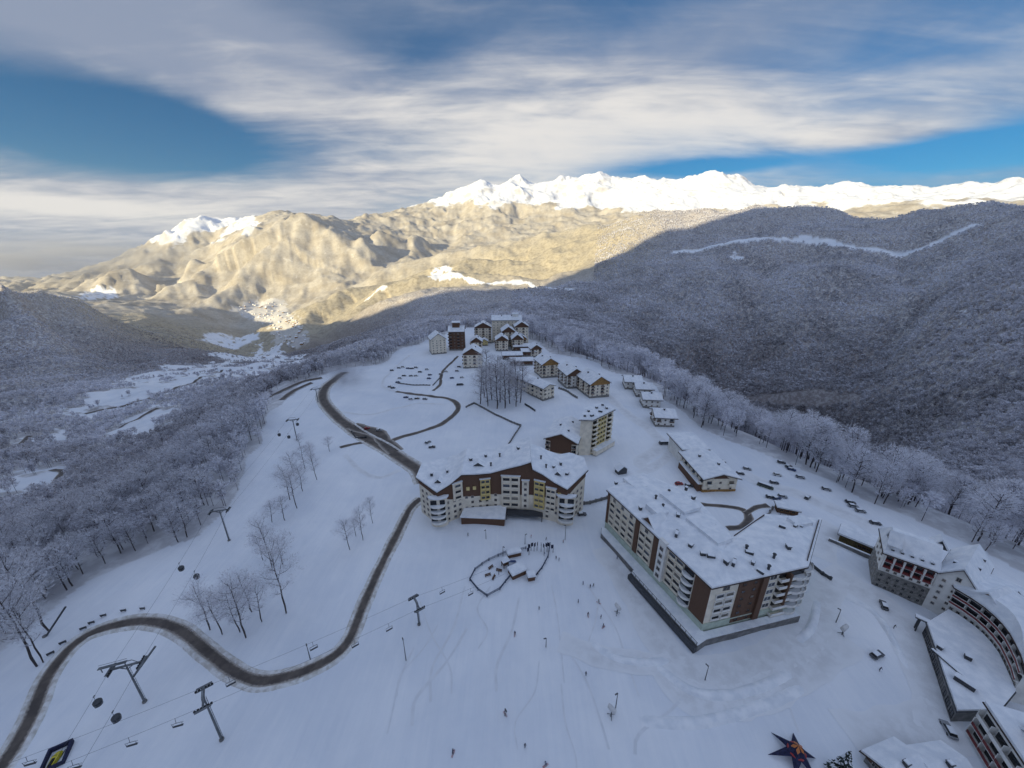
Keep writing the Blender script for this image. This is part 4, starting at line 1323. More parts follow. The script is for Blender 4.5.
    # dormers and vents on the roof
    for x, y, w in ((-34, 146, 4), (-16, 153, 6), (21, 149, 4)):
        z = tz(x) + .9; mb = MB(); h = 2.0
        mb.add([(-w / 2, -1.6, 0), (w / 2, -1.6, 0), (0, -1.6, h), (-w / 2, 2.4, 0), (w / 2, 2.4, 0), (0, 2.4, h)], [(0, 1, 2), (5, 4, 3)], 0)
        mb.add([(-w / 2 - .3, -2, -.1), (0, -2, h + .2), (0, 2.6, h + .2), (-w / 2 - .3, 2.6, -.1)], [(0, 3, 2, 1)], 1); mb.add([(w / 2 + .3, -2, -.1), (0, -2, h + .2), (0, 2.6, h + .2), (w / 2 + .3, 2.6, -.1)], [(0, 1, 2, 3)], 1)
        mb.obj('dormer', [M['dark'], M['snow']], root, (x - ox, y - oy, z))
    vents(root, [(-38, 150), (-31, 152), (-20, 156), (-13, 160), (-6, 158), (3, 160), (14, 156), (20, 153), (26, 150), (24, 158), (-10, 152), (16, 150)], lambda x, y: tz(x) + .95, 9)
    return root


wave_hotel()


# ------------------------------------------------------------------ gabled houses
def gable_house(name, label, cat, p, ang, w, d_, eave, ridge, wallm='cream', gablem='wood', floors=4, cols=4, scols=5, axis='depth', over=1.1, balc=True, group=None, chim=2, base='grey', winm=None, gable_win=False,
                trim='brownroof', wood_floor=None):
    """p = front-left corner, ang = direction of the front wall (outside on its right-hand side)"""
    root = empty(name, (p[0], p[1], hz(p[0], p[1])), ang, label, cat, group)
    # local frame: x along the front, y into the depth
    e, r = eave, ridge
    mb = MB()
    if axis == 'depth':
        mb.add([(0, 0, -2), (w, 0, -2), (w, 0, e), (w / 2, 0, r), (0, 0, e), (0, d_, -2), (w, d_, -2), (w, d_, e), (w / 2, d_, r), (0, d_, e)],
               [(0, 1, 2, 3, 4), (9, 8, 7, 6, 5), (0, 4, 9, 5), (1, 6, 7, 2), (4, 3, 8, 9), (3, 2, 7, 8)])
    else:
        mb.add([(0, 0, -2), (0, d_, -2), (0, d_, e), (0, d_ / 2, r), (0, 0, e), (w, 0, -2), (w, d_, -2), (w, d_, e), (w, d_ / 2, r), (w, 0, e)],
               [(4, 3, 2, 1, 0), (5, 6, 7, 8, 9), (0, 5, 9, 4), (1, 2, 7, 6), (4, 9, 8, 3), (3, 8, 7, 2)])
    mb.obj('wall', M[wallm], root)
    mb = MB(); mb.box((w / 2, d_ / 2, -.1), (w + .3, d_ + .3, 3.4)); mb.obj('plinth', M[base], root)
    if axis == 'depth':
        for yy in (-.1, d_ + .02):
            mb = MB()
            mb.add([(0.05, yy, e - 1.2), (w - .05, yy, e - 1.2), (w - .05, yy, e), (w / 2, yy, r - .05), (.05, yy, e), (0.05, yy + .08, e - 1.2), (w - .05, yy + .08, e - 1.2), (w - .05, yy + .08, e), (w / 2, yy + .08, r - .05), (.05, yy + .08, e)],
                   [(0, 1, 2, 3, 4), (9, 8, 7, 6, 5), (0, 5, 6, 1), (1, 6, 7, 2), (4, 9, 5, 0)])
            mb.obj('gable', M[gablem], root)
    # roof: dark boards with a thick snow blanket
    sl = (r - e) / ((w if axis == 'depth' else d_) / 2)
    for z0, th, ov, m_, nm in ((0.05, .3, over, trim, 'eaves'), (.36, .62, over - .2, 'snow', 'roof')):
        mb = MB()
        if axis == 'depth':
            a = [(-ov, e - ov * sl + z0), (w / 2, r + z0), (w + ov, e - ov * sl + z0)]
            lo = [(x, -ov, z) for x, z in a] + [(x, d_ + ov, z) for x, z in a]
        else:
            a = [(-ov, e - ov * sl + z0), (d_ / 2, r + z0), (d_ + ov, e - ov * sl + z0)]
            lo = [(-ov, y, z) for y, z in a] + [(w + ov, y, z) for y, z in a]
        hi = [(x, y, z + th) for x, y, z in lo]
        vs = lo + hi
        fs = [(0, 1, 4, 3), (1, 2, 5, 4), (6, 9, 10, 7), (7, 10, 11, 8), (0, 6, 7, 1), (1, 7, 8, 2), (3, 4, 10, 9), (4, 5, 11, 10), (0, 3, 9, 6), (2, 8, 11, 5)]
        mb.add(vs, fs); mb.obj(nm, M[m_], root)
    fh = (e - 1.0) / floors
    sw = win_mesh(1.25, 1.3, winm or 'frame')
    bm = balcony_mesh(2.9, 1.2, wallm, 2.3, gablem if gablem != 'gold' else 'wood')

    def put(mesh, nm, x, y, z, rz): inst(nm, vary(mesh), root, (x, y, z), rz)
    for f in range(floors):
        z = .6 + f * fh
        for k in range(cols):
            x = w * (k + .5) / cols
            if balc and f > 0 and (k % 2 == 0) == (cols > 2): put(bm, 'balcony', x, -.02, z + .1, 0)
            else: put(sw, 'window', x, -.03, z + .8, 0)
        for k in range(scols):
            y = d_ * (k + .5) / scols
            if balc and f > 0 and k % 2 == 0:
                put(bm, 'balcony', -.02, y, z + .1, -PI / 2)
            else: put(sw, 'window', -.03, y, z + .8, -PI / 2)
            if random.random() < .8: put(sw, 'window', w + .03, y, z + .8, PI / 2)
    for k in range(chim):
        mb = MB(); mb.box((0, 0, .7), (1.0, 1.0, 2.4), 0); mb.box((0, 0, 1.98), (1.3, 1.3, .15), 0); mb.box((0, 0, 2.2), (1.0, 1.0, .3), 1)
        if axis == 'depth': pos = (w * (.32 if k % 2 else .66), d_ * (k + 1) / (chim + 1), e + (r - e) * .65)
        else: pos = (w * (k + 1) / (chim + 1), d_ * .4, e + (r - e) * .8)
        mb.obj('chimney', [M['dark'], M['snow']], root, pos)
    return root


# brown gabled chalet block with the tall cream wing behind the waving roof
r_ = gable_house('chalet_block', 'brown gabled chalet block whose tall cream wing has stacked balconies', 'chalet', V2(545, 455.5), math.atan2(195.5 - 202, 38.8 - 21), 19.2, 26, 11.6, 16.0, wallm='cream', gablem='wood', floors=3, cols=4, scols=4, balc=False, chim=3)
mb = MB(); mb.box((9.6, -.14, 7.6), (13.0, .16, 9.0)); mb.obj('cladding', M['wood'], r_)
bmx = balcony_mesh(2.4, 1.5, 'cream', 2.3, 'wood')
for f in range(3):
    for x in (1.4, 17.7): inst('balcony', bmx, r_, (x, -.05, 1.2 + f * 3.2), 0)
mb = MB(); mb.prism([(19.3, 8), (25.8, 10.4), (36.4, 30.3), (28, 37), (19.3, 27)], -2, 23.2, 0)
mb.obj('tall_wing', M['cream'], r_)
mb = MB(); mb.prism([(18.3, 7), (26.4, 9.4), (37.6, 30.6), (28.2, 38.4), (18.3, 28)], 23.2, 23.5, 0).prism([(18.5, 7.2), (26.3, 9.6), (37.3, 30.5), (28.2, 38.1), (18.5, 27.8)], 23.5, 24.3, 1, 1); mb.obj('wing_roof', [M['brownroof'], M['snow']], r_)
a0, a1 = Vector((25.8, 10.4)), Vector((36.4, 30.3)); aa = math.atan2(19.9, 10.6); L_ = (a1 - a0).length
bmw = balcony_mesh(4.6, 1.4, 'yellow', 2.6, 'cream'); lgy = loggia_mesh(2.2, 2.3, 'yellow')
for f in range(7):
    for s, mm_, nm in ((2.9, bmw, 'balcony'), (7.6, lgy, 'loggia'), (10.6, lgy, 'loggia'), (13.6, lgy, 'loggia'), (18.6, bmw, 'balcony')):
        p = a0 + (a1 - a0) * (s / L_)
        inst(nm, mm_, r_, (p.x, p.y, .6 + f * 3.15), aa)
mb = MB(); mb.box(((a0.x + a1.x) / 2 + 1.9, (a0.y + a1.y) / 2 - 1.0, 1.5), (20, 3.6, 3.2), 0, aa); mb.box(((a0.x + a1.x) / 2 + 1.9, (a0.y + a1.y) / 2 - 1.0, 3.4), (20.4, 4.0, .6), 1, aa); mb.obj('entrance_porch', [M['cream'], M['snow']], r_)
vents(r_, [], lambda x, y: 0)
for i, (x, y) in enumerate(((21, 12), (25, 14), (22, 20), (29, 22), (26, 27), (32, 29), (29, 33))):
    mb = MB(); mb.box((0, 0, .6), (1.4 + i % 2, 1.2, 1.4), 0); mb.box((0, 0, 1.4), (1.6 + i % 2, 1.4, .25), 1); mb.obj('roof_vent', [M['dark'], M['snow']], r_, (x, y, 24.2), i)

# the row of tall chalets with golden gables
CH = 'chalets grouped above the snowy meadow'
ch_ang = math.atan2(.28, .96)
r_ = gable_house('chalet', 'nearest tall chalet with a golden timber gable', 'chalet', (66.5, 294), ch_ang, 18.5, 25, 12.6, 18.6, wallm='cream', gablem='gold', floors=4, cols=4, scols=5, group=CH)
r_ = gable_house('chalet', 'middle tall chalet with a dark gable beside the golden one', 'chalet', (50, 317), ch_ang - .06, 17, 24, 12.8, 18.2, wallm='white', gablem='wood', floors=4, cols=4, scols=5, group=CH)
r_ = gable_house('chalet', 'rear tall chalet with an amber gable left of the dark one', 'chalet', (29.5, 346), ch_ang, 17, 22, 14.0, 19.5, wallm='cream', gablem='gold', floors=4, cols=4, scols=5, group=CH)
# long cream block
a_ = math.atan2(7, 9.2)
r_ = gable_house('long_block', 'long low cream block with a broad snowy roof beside bare trees', 'apartment block', (26.3, 290), math.atan2(297 - 290, 35.5 - 26.3), 12.5, 50, 11.4, 13.6, wallm='cream', gablem='cream', floors=3, cols=3, scols=9, chim=2, over=1.3)

# small houses by the trees
SH = 'small white houses by the frosted trees'
lab = ['nearest small white house under a wide snowy roof', 'second small white house in the row by the trees', 'third small white house in the row by the trees', 'farthest small white house at the end of the row']
for k, ((px, py), w_, dd) in enumerate((((655, 427), 13, 15), ((643, 408), 13, 14), ((636, 397), 13, 14), ((625, 389), 14, 16))):
    p = V2(px, py)
    gable_house('small_house', lab[k], 'house', p, -.12, w_, dd, 7.6, 10.4, wallm='white', gablem='wood', floors=2, cols=3, scols=3, over=1.6, axis='width', group=SH, chim=1, balc=(k == 0))

# long brown-edged building right of centre
pA, pB = V2(702, 492), V2(736, 490)
r_ = gable_house('lodge', 'long low lodge with a cream gable and a dark attic triangle', 'lodge', pA, math.atan2(pB[1] - pA[1], pB[0] - pA[0]) - .06, 17.6, 26, 8.4, 11.0, wallm='cream', gablem='cream', floors=2, cols=3, scols=6, over=1.5, chim=2, base='gold')
mb = MB(); mb.add([(4.6, -.12, 8.2), (13, -.12, 8.2), (11, -.12, 9.9), (8.8, -.12, 10.5), (6.6, -.12, 9.9), (4.6, -.02, 8.2), (13, -.02, 8.2), (11, -.02, 9.9), (8.8, -.02, 10.5), (6.6, -.02, 9.9)], [(0, 1, 2, 3, 4), (0, 5, 6, 1), (1, 6, 7, 2), (2, 7, 8, 3), (3, 8, 9, 4), (4, 9, 5, 0)]); mb.obj('attic_window', M['wood'], r_)
mb = MB(); mb.prism([(1.4, 26.2), (15.5, 26.2), (15.5, 46), (1.4, 46)], -2, 9.8, 0).prism([(0, 26), (17, 26), (17, 47.5), (0, 47.5)], 9.8, 10.1, 1).prism([(.2, 26.1), (16.8, 26.1), (16.8, 47.3), (.2, 47.3)], 10.1, 10.8, 2, 2); mb.obj('rear_wing', [M['white'], M['brownroof'], M['snow']], r_)
mb = MB(); mb.box((-1.2, 12, 2.2), (2.2, 22, 4.4)); mb.box((-1.2, 12, 4.6), (2.6, 22.4, .5), 1); mb.obj('gallery', [M['wood'], M['snow']], r_)

# far cluster of the village
FC = 'buildings of the upper village'
pA, pB = V2(432, 355), V2(449, 353)
r_ = gable_house('tower_house', 'tall pale cream house at the left end of the upper village', 'house', pA, .35, 18, 20, 18.5, 25, wallm='cream', gablem='cream', floors=6, cols=4, scols=4, group=FC, balc=False, chim=1)
r_ = gable_house('tower_house', 'tall brown house with stepped snowy roofs behind the pale one', 'house', V2(449.5, 351), .05, 19, 18, 24, 29, wallm='wood', gablem='wood', floors=6, cols=4, scols=4, group=FC, chim=1, axis='width')
mb = MB(); mb.box((9, 10, 31), (9, 9, 6), 0); mb.box((9, 10, 34.4), (10.6, 10.6, .8), 1); mb.obj('roof_turret', [M['wood'], M['snow']], r_)
r_ = gable_house('chalet', 'cream chalet with twin arches below the brown tower house', 'chalet', V2(463.5, 368.5), .02, 19.5, 20, 16, 22, wallm='cream', gablem='wood', floors=4, cols=4, scols=4, group=FC, chim=1)
r_ = gable_house('apartment_block', 'rearmost cream block with a small turret at the village top', 'apartment block', (-27, 500), .06, 40, 16, 31, 36, wallm='cream', gablem='wood', floors=8, cols=8, scols=4, group=FC, axis='width', chim=2, balc=False)
mb = MB(); mb.box((32, 8, 35), (7, 7, 7), 0); mb.box((32, 8, 38.8), (9, 9, .9), 1); mb.obj('roof_turret', [M['white'], M['snow']], r_)
r_ = gable_house('apartment_block', 'cream block with brown gable left of the rearmost block', 'apartment block', (-50, 496), .05, 22, 16, 22, 28, wallm='cream', gablem='wood', floors=6, cols=5, scols=4, group=FC, chim=2)
r_ = gable_house('apartment_block', 'tan brown block with white balconies tucked behind the stepped ones', 'apartment block', (4, 486), .1, 18, 18, 24, 30, wallm='cream', gablem='wood', floors=6, cols=4, scols=4, group=FC, chim=1)
r_ = gable_house('apartment_block', 'stepped white block with dark balconies in the upper village', 'apartment block', (-13, 474), .1, 17, 20, 20, 26, wallm='cream', gablem='wood', floors=6, cols=4, scols=4, group=FC, chim=1)
r_ = gable_house('apartment_block', 'lower stepped white block at the front of the upper village', 'apartment block', (-20, 452), .08, 15, 18, 14, 19, wallm='cream', gablem='wood', floors=4, cols=4, scols=4, group=FC, chim=1)
r_ = gable_house('apartment_block', 'rightmost white block with dark gable in the upper village', 'apartment block', (0, 457), .08, 14, 18, 15, 20.5, wallm='cream', gablem='wood', floors=4, cols=4, scols=4, group=FC, chim=1)
r_ = gable_house('house', 'beige house with brown gable in front of the rearmost block', 'house', V2(471, 352), .05, 14, 14, 13, 18, wallm='cream', gablem='wood', floors=4, cols=3, scols=3, group=FC, chim=1)
r_ = gable_house('house', 'beige house at the right rim of the upper village', 'house', V2(516, 347), .1, 14, 14, 11, 16, wallm='cream', gablem='gold', floors=3, cols=3, scols=3, group=FC, chim=1)
r_ = gable_house('house', 'beige house behind the amber chalet', 'house', V2(531, 357), .2, 13, 14, 10, 14.5, wallm='cream', gablem='wood', floors=3, cols=3, scols=3, group=FC, chim=1)
r_ = gable_house('small_house', 'little bright yellow house beside the dark blocks', 'house', V2(481, 346), .1, 9, 9, 6.5, 9, wallm='yellow', gablem='yellow', floors=2, cols=2, scols=2, group=FC, chim=0, balc=False)
for (px, py, w_, dd, h_, lb) in ((503, 360, 22, 14, 5, 'low snow roofed hall behind the mauve trees'), (511, 366, 24, 12, 5.5, 'low snow roofed hall left of the amber chalet'), (514, 351, 20, 12, 6, 'low snow roofed hall under the village top'), (522, 357, 16, 12, 6, 'small low hall at the right end of the upper village')):
    gable_house('low_hall', lb, 'hall', V2(px, py), .08, w_, dd, h_, h_ + 2, wallm='wood', gablem='wood', floors=1, cols=4, scols=2, group=FC, axis='width', chim=0, balc=False, over=1.4)


# ------------------------------------------------------------------ hotels at the right
def right_hotel():
    a, b = (137, 106.5), (147.5, 98)
    L, ax, nn, rz = wall_frame(a, b)
    root = empty('red_balcony_hotel', (*a, 0), rz, 'white hotel with red balcony bays over a grey stone base', 'hotel')
    w, d_, e = L, 15, 15.2
    MB().prism([(0, 0), (w, 0), (w, d_), (0, d_)], -2, e).obj('wall', M['white'], root)
    MB().prism([(-.12, -.12), (w, -.12), (w, d_ + .1), (-.12, d_ + .1)], -1.9, 7.6).obj('stone_base', M['grey'], root)
    # mansard roof with snow
    mb = MB()
    for z0, z1, o0, m_ in ((e, e + .3, .8, 0), (e + .3, e + .9, .6, 1)):
        mb.prism([(-o0, -o0), (w + .2, -o0), (w + .2, d_ + o0), (-o0, d_ + o0)], z0, z1, m_)
    lo = [(-.5, -.5, e + .85), (w + .2, -.5, e + .85), (w + .2, d_ + .5, e + .85), (-.5, d_ + .5, e + .85)]; hi = [(1.0, 6.5, e + 6.6), (w + .2, 6.5, e + 6.6), (w + .2, d_ - 6, e + 6.6), (1.0, d_ - 6, e + 6.6)]
    mb.add(lo + hi, [(0, 1, 5, 4), (1, 2, 6, 5), (2, 3, 7, 6), (3, 0, 4, 7), (4, 5, 6, 7)], 1)
    mb.obj('roof', [M['brownroof'], M['snow']], root)
    for k in range(5):
        mb = MB(); mb.box((0, 0, .6), (.8, 1.2, 1.2), 0); mb.add([(-.6, -.75, 1.15), (.6, -.75, 1.15), (0, -.75, 1.75), (-.6, .8, 1.15), (.6, .8, 1.15), (0, .8, 1.75)], [(0, 1, 2), (0, 2, 5, 3), (1, 4, 5, 2)], 1)
        mb.obj('dormer', [M['dark'], M['snow']], root, (1.6 + k * 2.5, 1.2, e + 1.3))
    for k, (x, y) in enumerate(((-.2, 2.5), (w - .2, 8))):
        mb = MB(); s = 2.6
        mb.add([(-s, 0, 0), (s, 0, 0), (0, 0, 3.6), (-s, 3, 0), (s, 3, 0), (0, 3, 3.6)], [(0, 1, 2), (5, 4, 3)], 0)
        mb.add([(-s - .4, -.4, -.3), (0, -.4, 4.1), (0, 3.4, 4.1), (-s - .4, 3.4, -.3)], [(0, 3, 2, 1), (0, 1, 2, 3)][:1], 1); mb.add([(s + .4, -.4, -.3), (0, -.4, 4.1), (0, 3.4, 4.1), (s + .4, 3.4, -.3)], [(0, 1, 2, 3)], 1)
        mb.add([(-s - .5, -.45, -.4), (-s + .1, -.45, -.4), (0, -.45, 3.5), (0, -.45, 4.2)], [(0, 1, 2, 3)], 1); mb.add([(s + .5, -.45, -.4), (s - .1, -.45, -.4), (0, -.45, 3.5), (0, -.45, 4.2)], [(0, 3, 2, 1)], 1)
        mb.obj('roof_gable', [M['dark'], M['snow']], root, (x, y, e + 4.6), -PI / 2 * (k == 0))
    bay = MB(); bay.box((0, -.03, 1.05), (2.2, .1, 2.1), 0); bay.box((0, -.5, .1), (2.3, 1.0, .16), 1); bay.box((0, -.95, .5), (2.3, .1, .8), 0); bay.box((-1.15, -.5, 1.2), (.2, 1.05, 2.6), 1); bay.box((1.15, -.5, 1.2), (.2, 1.05, 2.6), 1); bay.box((0, -.06, 1.5), (1.4, .12, 1.1), 2)
    bm_ = bay.mesh('balcony', [M['red'], M['white'], M['glass']])
    for f in range(2):
        for k in range(5): inst('balcony', bm_, root, (1.45 + k * 2.55, -.05, 9.9 + f * 2.65), 0)
    mb = MB(); mb.box((7.5, -.5, 8.9), (11.5, 1.0, .2)); mb.box((7.5, -.95, 9.4), (11.5, .12, .9)); mb.obj('gallery', M['white'], root)
    sq = win_mesh(.9, 1.0)
    for k in range(6): inst('window', sq, root, (2 + k * 2.0, -1.02, 8.9), 0)
    sg = win_mesh(.9, 1.2, 'grey')
    for f in range(3):
        for k in range(6): inst('window', sg, root, (1.2 + k * 2.15, -.14, .6 + f * 2.4), 0)
    for f in range(5):
        for y in (3, 7, 11): inst('window', sq, root, (-.14, y, 2 + f * 2.6), -PI / 2)
    # white gable wing
    r2 = empty('gable_hotel', (147.2, 97.9, 0), -1.02, 'white gabled hotel wing with rows of small dark windows', 'hotel')
    w2, d2, e2, r2z = 9.0, 20, 15.0, 20.4
    mb = MB(); mb.add([(0, 0, -2), (w2, 0, -2), (w2, 0, e2), (w2 / 2, 0, r2z), (0, 0, e2), (0, d2, -2), (w2, d2, -2), (w2, d2, e2), (w2 / 2, d2, r2z), (0, d2, e2)], [(0, 1, 2, 3, 4), (9, 8, 7, 6, 5), (0, 4, 9, 5), (1, 6, 7, 2)]); mb.obj('wall', M['white'], r2)
    for z0, th, ov, m_, nm in ((.03, .25, .7, 'brownroof', 'eaves'), (.29, .7, .55, 'snow', 'roof')):
        sl = (r2z - e2) / (w2 / 2); mb = MB()
        lo = [(x, y, z + z0) for y in (-ov, d2 + ov) for x, z in ((-ov, e2 - ov * sl), (w2 / 2, r2z), (w2 + ov, e2 - ov * sl))]; hi = [(x, y, z + th) for x, y, z in lo]
        mb.add(lo + hi, [(0, 1, 4, 3), (1, 2, 5, 4), (6, 9, 10, 7), (7, 10, 11, 8), (0, 6, 7, 1), (1, 7, 8, 2), (3, 4, 10, 9), (4, 5, 11, 10), (0, 3, 9, 6), (2, 8, 11, 5)]); mb.obj(nm, M[m_], r2)
    for f in range(5):
        for k in range(3): inst('window', vary(sq), r2, (1.8 + k * 2.7, -.03, 2.6 + f * 2.6), 0)
        for k in range(6): inst('window', vary(sq), r2, (w2 + .03, 1.8 + k * 3.1, 2.6 + f * 2.6), PI / 2)
    inst('attic_window', win_mesh(1.2, 1.6), r2, (w2 / 2, -.03, 15.4), 0)
    for k, (x, y) in enumerate(((2, 6), (7, 9), (3, 14), (7, 16))):
        mb = MB(); mb.box((0, 0, .8), (.9, .9, 2), 0); mb.box((0, 0, 1.95), (1.1, 1.1, .3), 1); mb.obj('chimney', [M['dark'], M['snow']], r2, (x, y, e2 + 2.0))
    # big snowy roof building with the curving red balcony front
    r3 = empty('curved_hotel', (150, 90, 0), 0, 'white hotel with a curving front of red balcony bands', 'hotel')
    F_ = [(149.5, 93.5), (150.6, 90), (151, 86.5), (150.6, 83.5), (149.8, 80.8), (148.2, 77.5), (146, 74.5), (143.4, 71.2), (140.5, 68.2)]
    ring = F_ + [(168, 58), (176, 84), (166, 100), (155, 102)]
    P = [(x - 150, y - 90) for x, y in ring]
    MB().prism(P, -2, 13.0).obj('wall', M['white'], r3)
    mb = MB(); mb.prism(shrink(P, 1.0), 13.0, 13.3, 0)
    S = shrink(P, .8); n = len(S); cxm, cym = sum(p[0] for p in S) / n, sum(p[1] for p in S) / n
    lo = [(x, y, 13.3) for x, y in S]; mid_ = [(x, y, 14.0) for x, y in S]; hi = [(x + (cxm - x) * .55, y + (cym - y) * .55, 17.0) for x, y in S]
    mb.add(lo + mid_ + hi, [(i, (i + 1) % n, n + (i + 1) % n, n + i) for i in range(n)] + [(n + i, n + (i + 1) % n, 2 * n + (i + 1) % n, 2 * n + i) for i in range(n)] + [tuple(range(2 * n, 3 * n))], 1)
    mb.obj('roof', [M['brownroof'], M['snow']], r3)
    for i in range(len(F_) - 1):
        a, b = F_[i], F_[i + 1]
        LL, ax, nn, rz = wall_frame(a, b)
        mx, my = (a[0] + b[0]) / 2 - 150, (a[1] + b[1]) / 2 - 90
        for f, z in enumerate((1.6, 4.6)):
            inst('window', vary(sq), r3, (mx + nn[0] * .02 - ax[0] * .9, my + nn[1] * .02 - ax[1] * .9, z), rz); inst('window', vary(sq), r3, (mx + nn[0] * .02 + ax[0] * .8, my + nn[1] * .02 + ax[1] * .8, z), rz)
        for f, z in enumerate((7.3, 10.2)):
            mb = MB(); mb.box((0, -.03, 1.1), (LL * .92, .1, 1.7), 1); mb.box((0, -.5, -.05), (LL + .1, 1.0, .18), 0); mb.box((0, -.95, .45), (LL + .1, .1, .8), 2); mb.box((0, -.95, .9), (LL + .14, .16, .1), 0); mb.box((-LL / 2, -.5, 1.2), (.16, 1.0, 2.4), 0)
            mb.obj('balcony', [M['white'], M['glass'], M['red']], r3, (mx + nn[0] * .02, my + nn[1] * .02, z), rz)
    mb = MB(); g = [(149.8, 92.9), (151.4, 87.0)]
    LL, ax, nn, rz = wall_frame(*g)
    mb.add([(-4.2, 0, 0), (4.2, 0, 0), (0, 0, 4.2), (-4.2, 9, 0), (4.2, 9, 0), (0, 9, 4.2)], [(0, 1, 2), (5, 4, 3), (0, 3, 4, 1)], 0)
    mb.add([(-4.9, -.6, -.3), (0, -.6, 4.6), (0, 9, 4.6), (-4.9, 9, -.3), (-4.9, -.6, .3), (0, -.6, 5.2), (0, 9, 5.2), (-4.9, 9, .3)], [(0, 3, 2, 1), (4, 5, 6, 7), (0, 1, 5, 4), (0, 4, 7, 3)], 1)
    mb.add([(4.9, -.6, -.3), (0, -.6, 4.6), (0, 9, 4.6), (4.9, 9, -.3), (4.9, -.6, .3), (0, -.6, 5.2), (0, 9, 5.2), (4.9, 9, .3)], [(0, 1, 2, 3), (4, 7, 6, 5), (0, 4, 5, 1), (0, 3, 7, 4)], 1)
    mb.obj('golden_gable', [M['gold'], M['snow']], r3, (150.9 - 150 + .2, 87.5 - 90, 13.2), rz)
    for k, (x, y, h) in enumerate(((158, 82, 2.2), (163, 88, 1.4), (160, 74, 2.4), (152, 74, 1.4), (150, 76, 1.2), (166, 78, 1.4), (157, 93, 1.4))):
        mb = MB(); mb.box((0, 0, h / 2), (1.3 + (k % 3), 1.2, h), 0); mb.box((0, 0, h + .12), (1.5 + (k % 3), 1.4, .25), 1); mb.obj('roof_vent', [M['dark'], M['snow']], r3, (x - 150, y - 90, 15.4 if k < 3 else 14.6), k)
    # low flat snowy terrace building in front
    r4 = empty('low_terrace_hall', (132, 78, 0), 0, 'low flat roofed hall with a thick snow deck below the curving hotel', 'hall')
    Q = [(136.4, 87.5), (131, 80), (125, 72), (118.6, 63.0), (130, 63.2), (139.5, 67.5), (142.5, 71.2), (145.2, 74.7), (147.4, 77.7), (149.0, 81), (149.8, 83.7), (150, 86.3), (149.4, 89.9), (148.2, 92)]
    Q = [(x - 132, y - 78) for x, y in Q]
    MB().prism(Q, -2, 4.4).obj('wall', M['concrete'], r4)
    MB().prism(shrink(Q, .35), 4.4, 4.65, 0).prism(shrink(Q, .1), 4.65, 5.3, 1, 1).obj('roof', [M['dark'], M['snow']], r4)
    L4, ax, nn, rz = wall_frame((136.4, 87.5), (118.6, 63.0))
    gl = win_mesh(2.2, 2.2, 'dark')
    for k in range(10):
        s = L4 * (k + .5) / 10
        inst('window', gl, r4, (136.4 + ax[0] * s + nn[0] * .02 - 132, 87.5 + ax[1] * s + nn[1] * .02 - 78, .8), rz)
    for (x, y, w_, dd, hh, rr_) in ((127, 69, 1.6, 4, 1.5, .5), (128.5, 74, .35, 9, .5, .1), (131, 79, 1.5, 1.2, 1.2, .4), (136, 76, 1.4, 1.4, 1.4, .8)):
        mb = MB(); mb.box((0, 0, hh / 2), (w_, dd, hh), 0); mb.box((0, 0, hh + .1), (w_ + .2, dd + .2, .22), 1); mb.obj('roof_vent', [M['dark'], M['snow']], r4, (x - 132, y - 78, 5.25), rr_)
    # bottom right hotel
    r5 = empty('corner_hotel', (119, 58, 0), 0, 'white hotel with dark balcony bands and a golden gable in the bottom corner', 'hotel')
    p0, p1 = (120.5, 60.0), (112.5, 41.5)
    Q = [p0, p1, (136, 28), (146, 50)]
    Q = [(x - 119, y - 58) for x, y in Q]
    MB().prism(Q, -2, 11.4).obj('wall', M['white'], r5)
    MB().prism(shrink(Q, .9), 11.4, 11.7, 0).prism(shrink(Q, .7), 11.7, 12.5, 1, 1).obj('roof', [M['brownroof'], M['snow']], r5)
    L5, ax, nn, rz = wall_frame(p0, p1)
    for k in range(5):
        s = L5 * (k + .5) / 5
        for f, z in enumerate((1.0, 4.2, 7.4)):
            mb = MB(); ww2 = L5 / 5
            mb.box((0, -.03, 1.2), (ww2 * .8, .1, 1.9), 1); mb.box((0, -.6, -.05), (ww2 + .06, 1.2, .18), 0); mb.box((0, -1.15, .5), (ww2 + .06, .1, .9), 2 if f < 2 else 0); mb.box((-ww2 / 2, -.6, 1.3), (.16, 1.2, 2.6), 0)
            mb.obj('balcony', [M['white'], M['glass'], M['red']], r5, (p0[0] + ax[0] * s + nn[0] * .02 - 119, p0[1] + ax[1] * s + nn[1] * .02 - 58, z), rz)
    mb = MB()
    mb.add([(-5, 0, 0), (5, 0, 0), (0, 0, 4.6), (-5, 12, 0), (5, 12, 0), (0, 12, 4.6)], [(0, 1, 2), (5, 4, 3), (0, 3, 4, 1)], 0)
    mb.add([(-5.8, -.7, -.4), (0, -.7, 5), (0, 12, 5), (-5.8, 12, -.4), (-5.8, -.7, .3), (0, -.7, 5.6), (0, 12, 5.6), (-5.8, 12, .3)], [(0, 3, 2, 1), (4, 5, 6, 7), (0, 1, 5, 4), (0, 4, 7, 3)], 1)
    mb.add([(5.8, -.7, -.4), (0, -.7, 5), (0, 12, 5), (5.8, 12, -.4), (5.8, -.7, .3), (0, -.7, 5.6), (0, 12, 5.6), (5.8, 12, .3)], [(0, 1, 2, 3), (4, 7, 6, 5), (0, 4, 5, 1), (0, 3, 7, 4)], 1)
    mb.obj('golden_gable', [M['gold'], M['snow']], r5, (120 - 119, 50 - 58, 12.3), rz)
    mb = MB(); mb.box((0, 0, .8), (1.2, 3, 1.6), 0); mb.box((0, 0, 1.7), (1.4, 3.2, .25), 1); mb.obj('roof_vent', [M['dark'], M['snow']], r5, (123.5 - 119, 54 - 58, 12.4), .5)
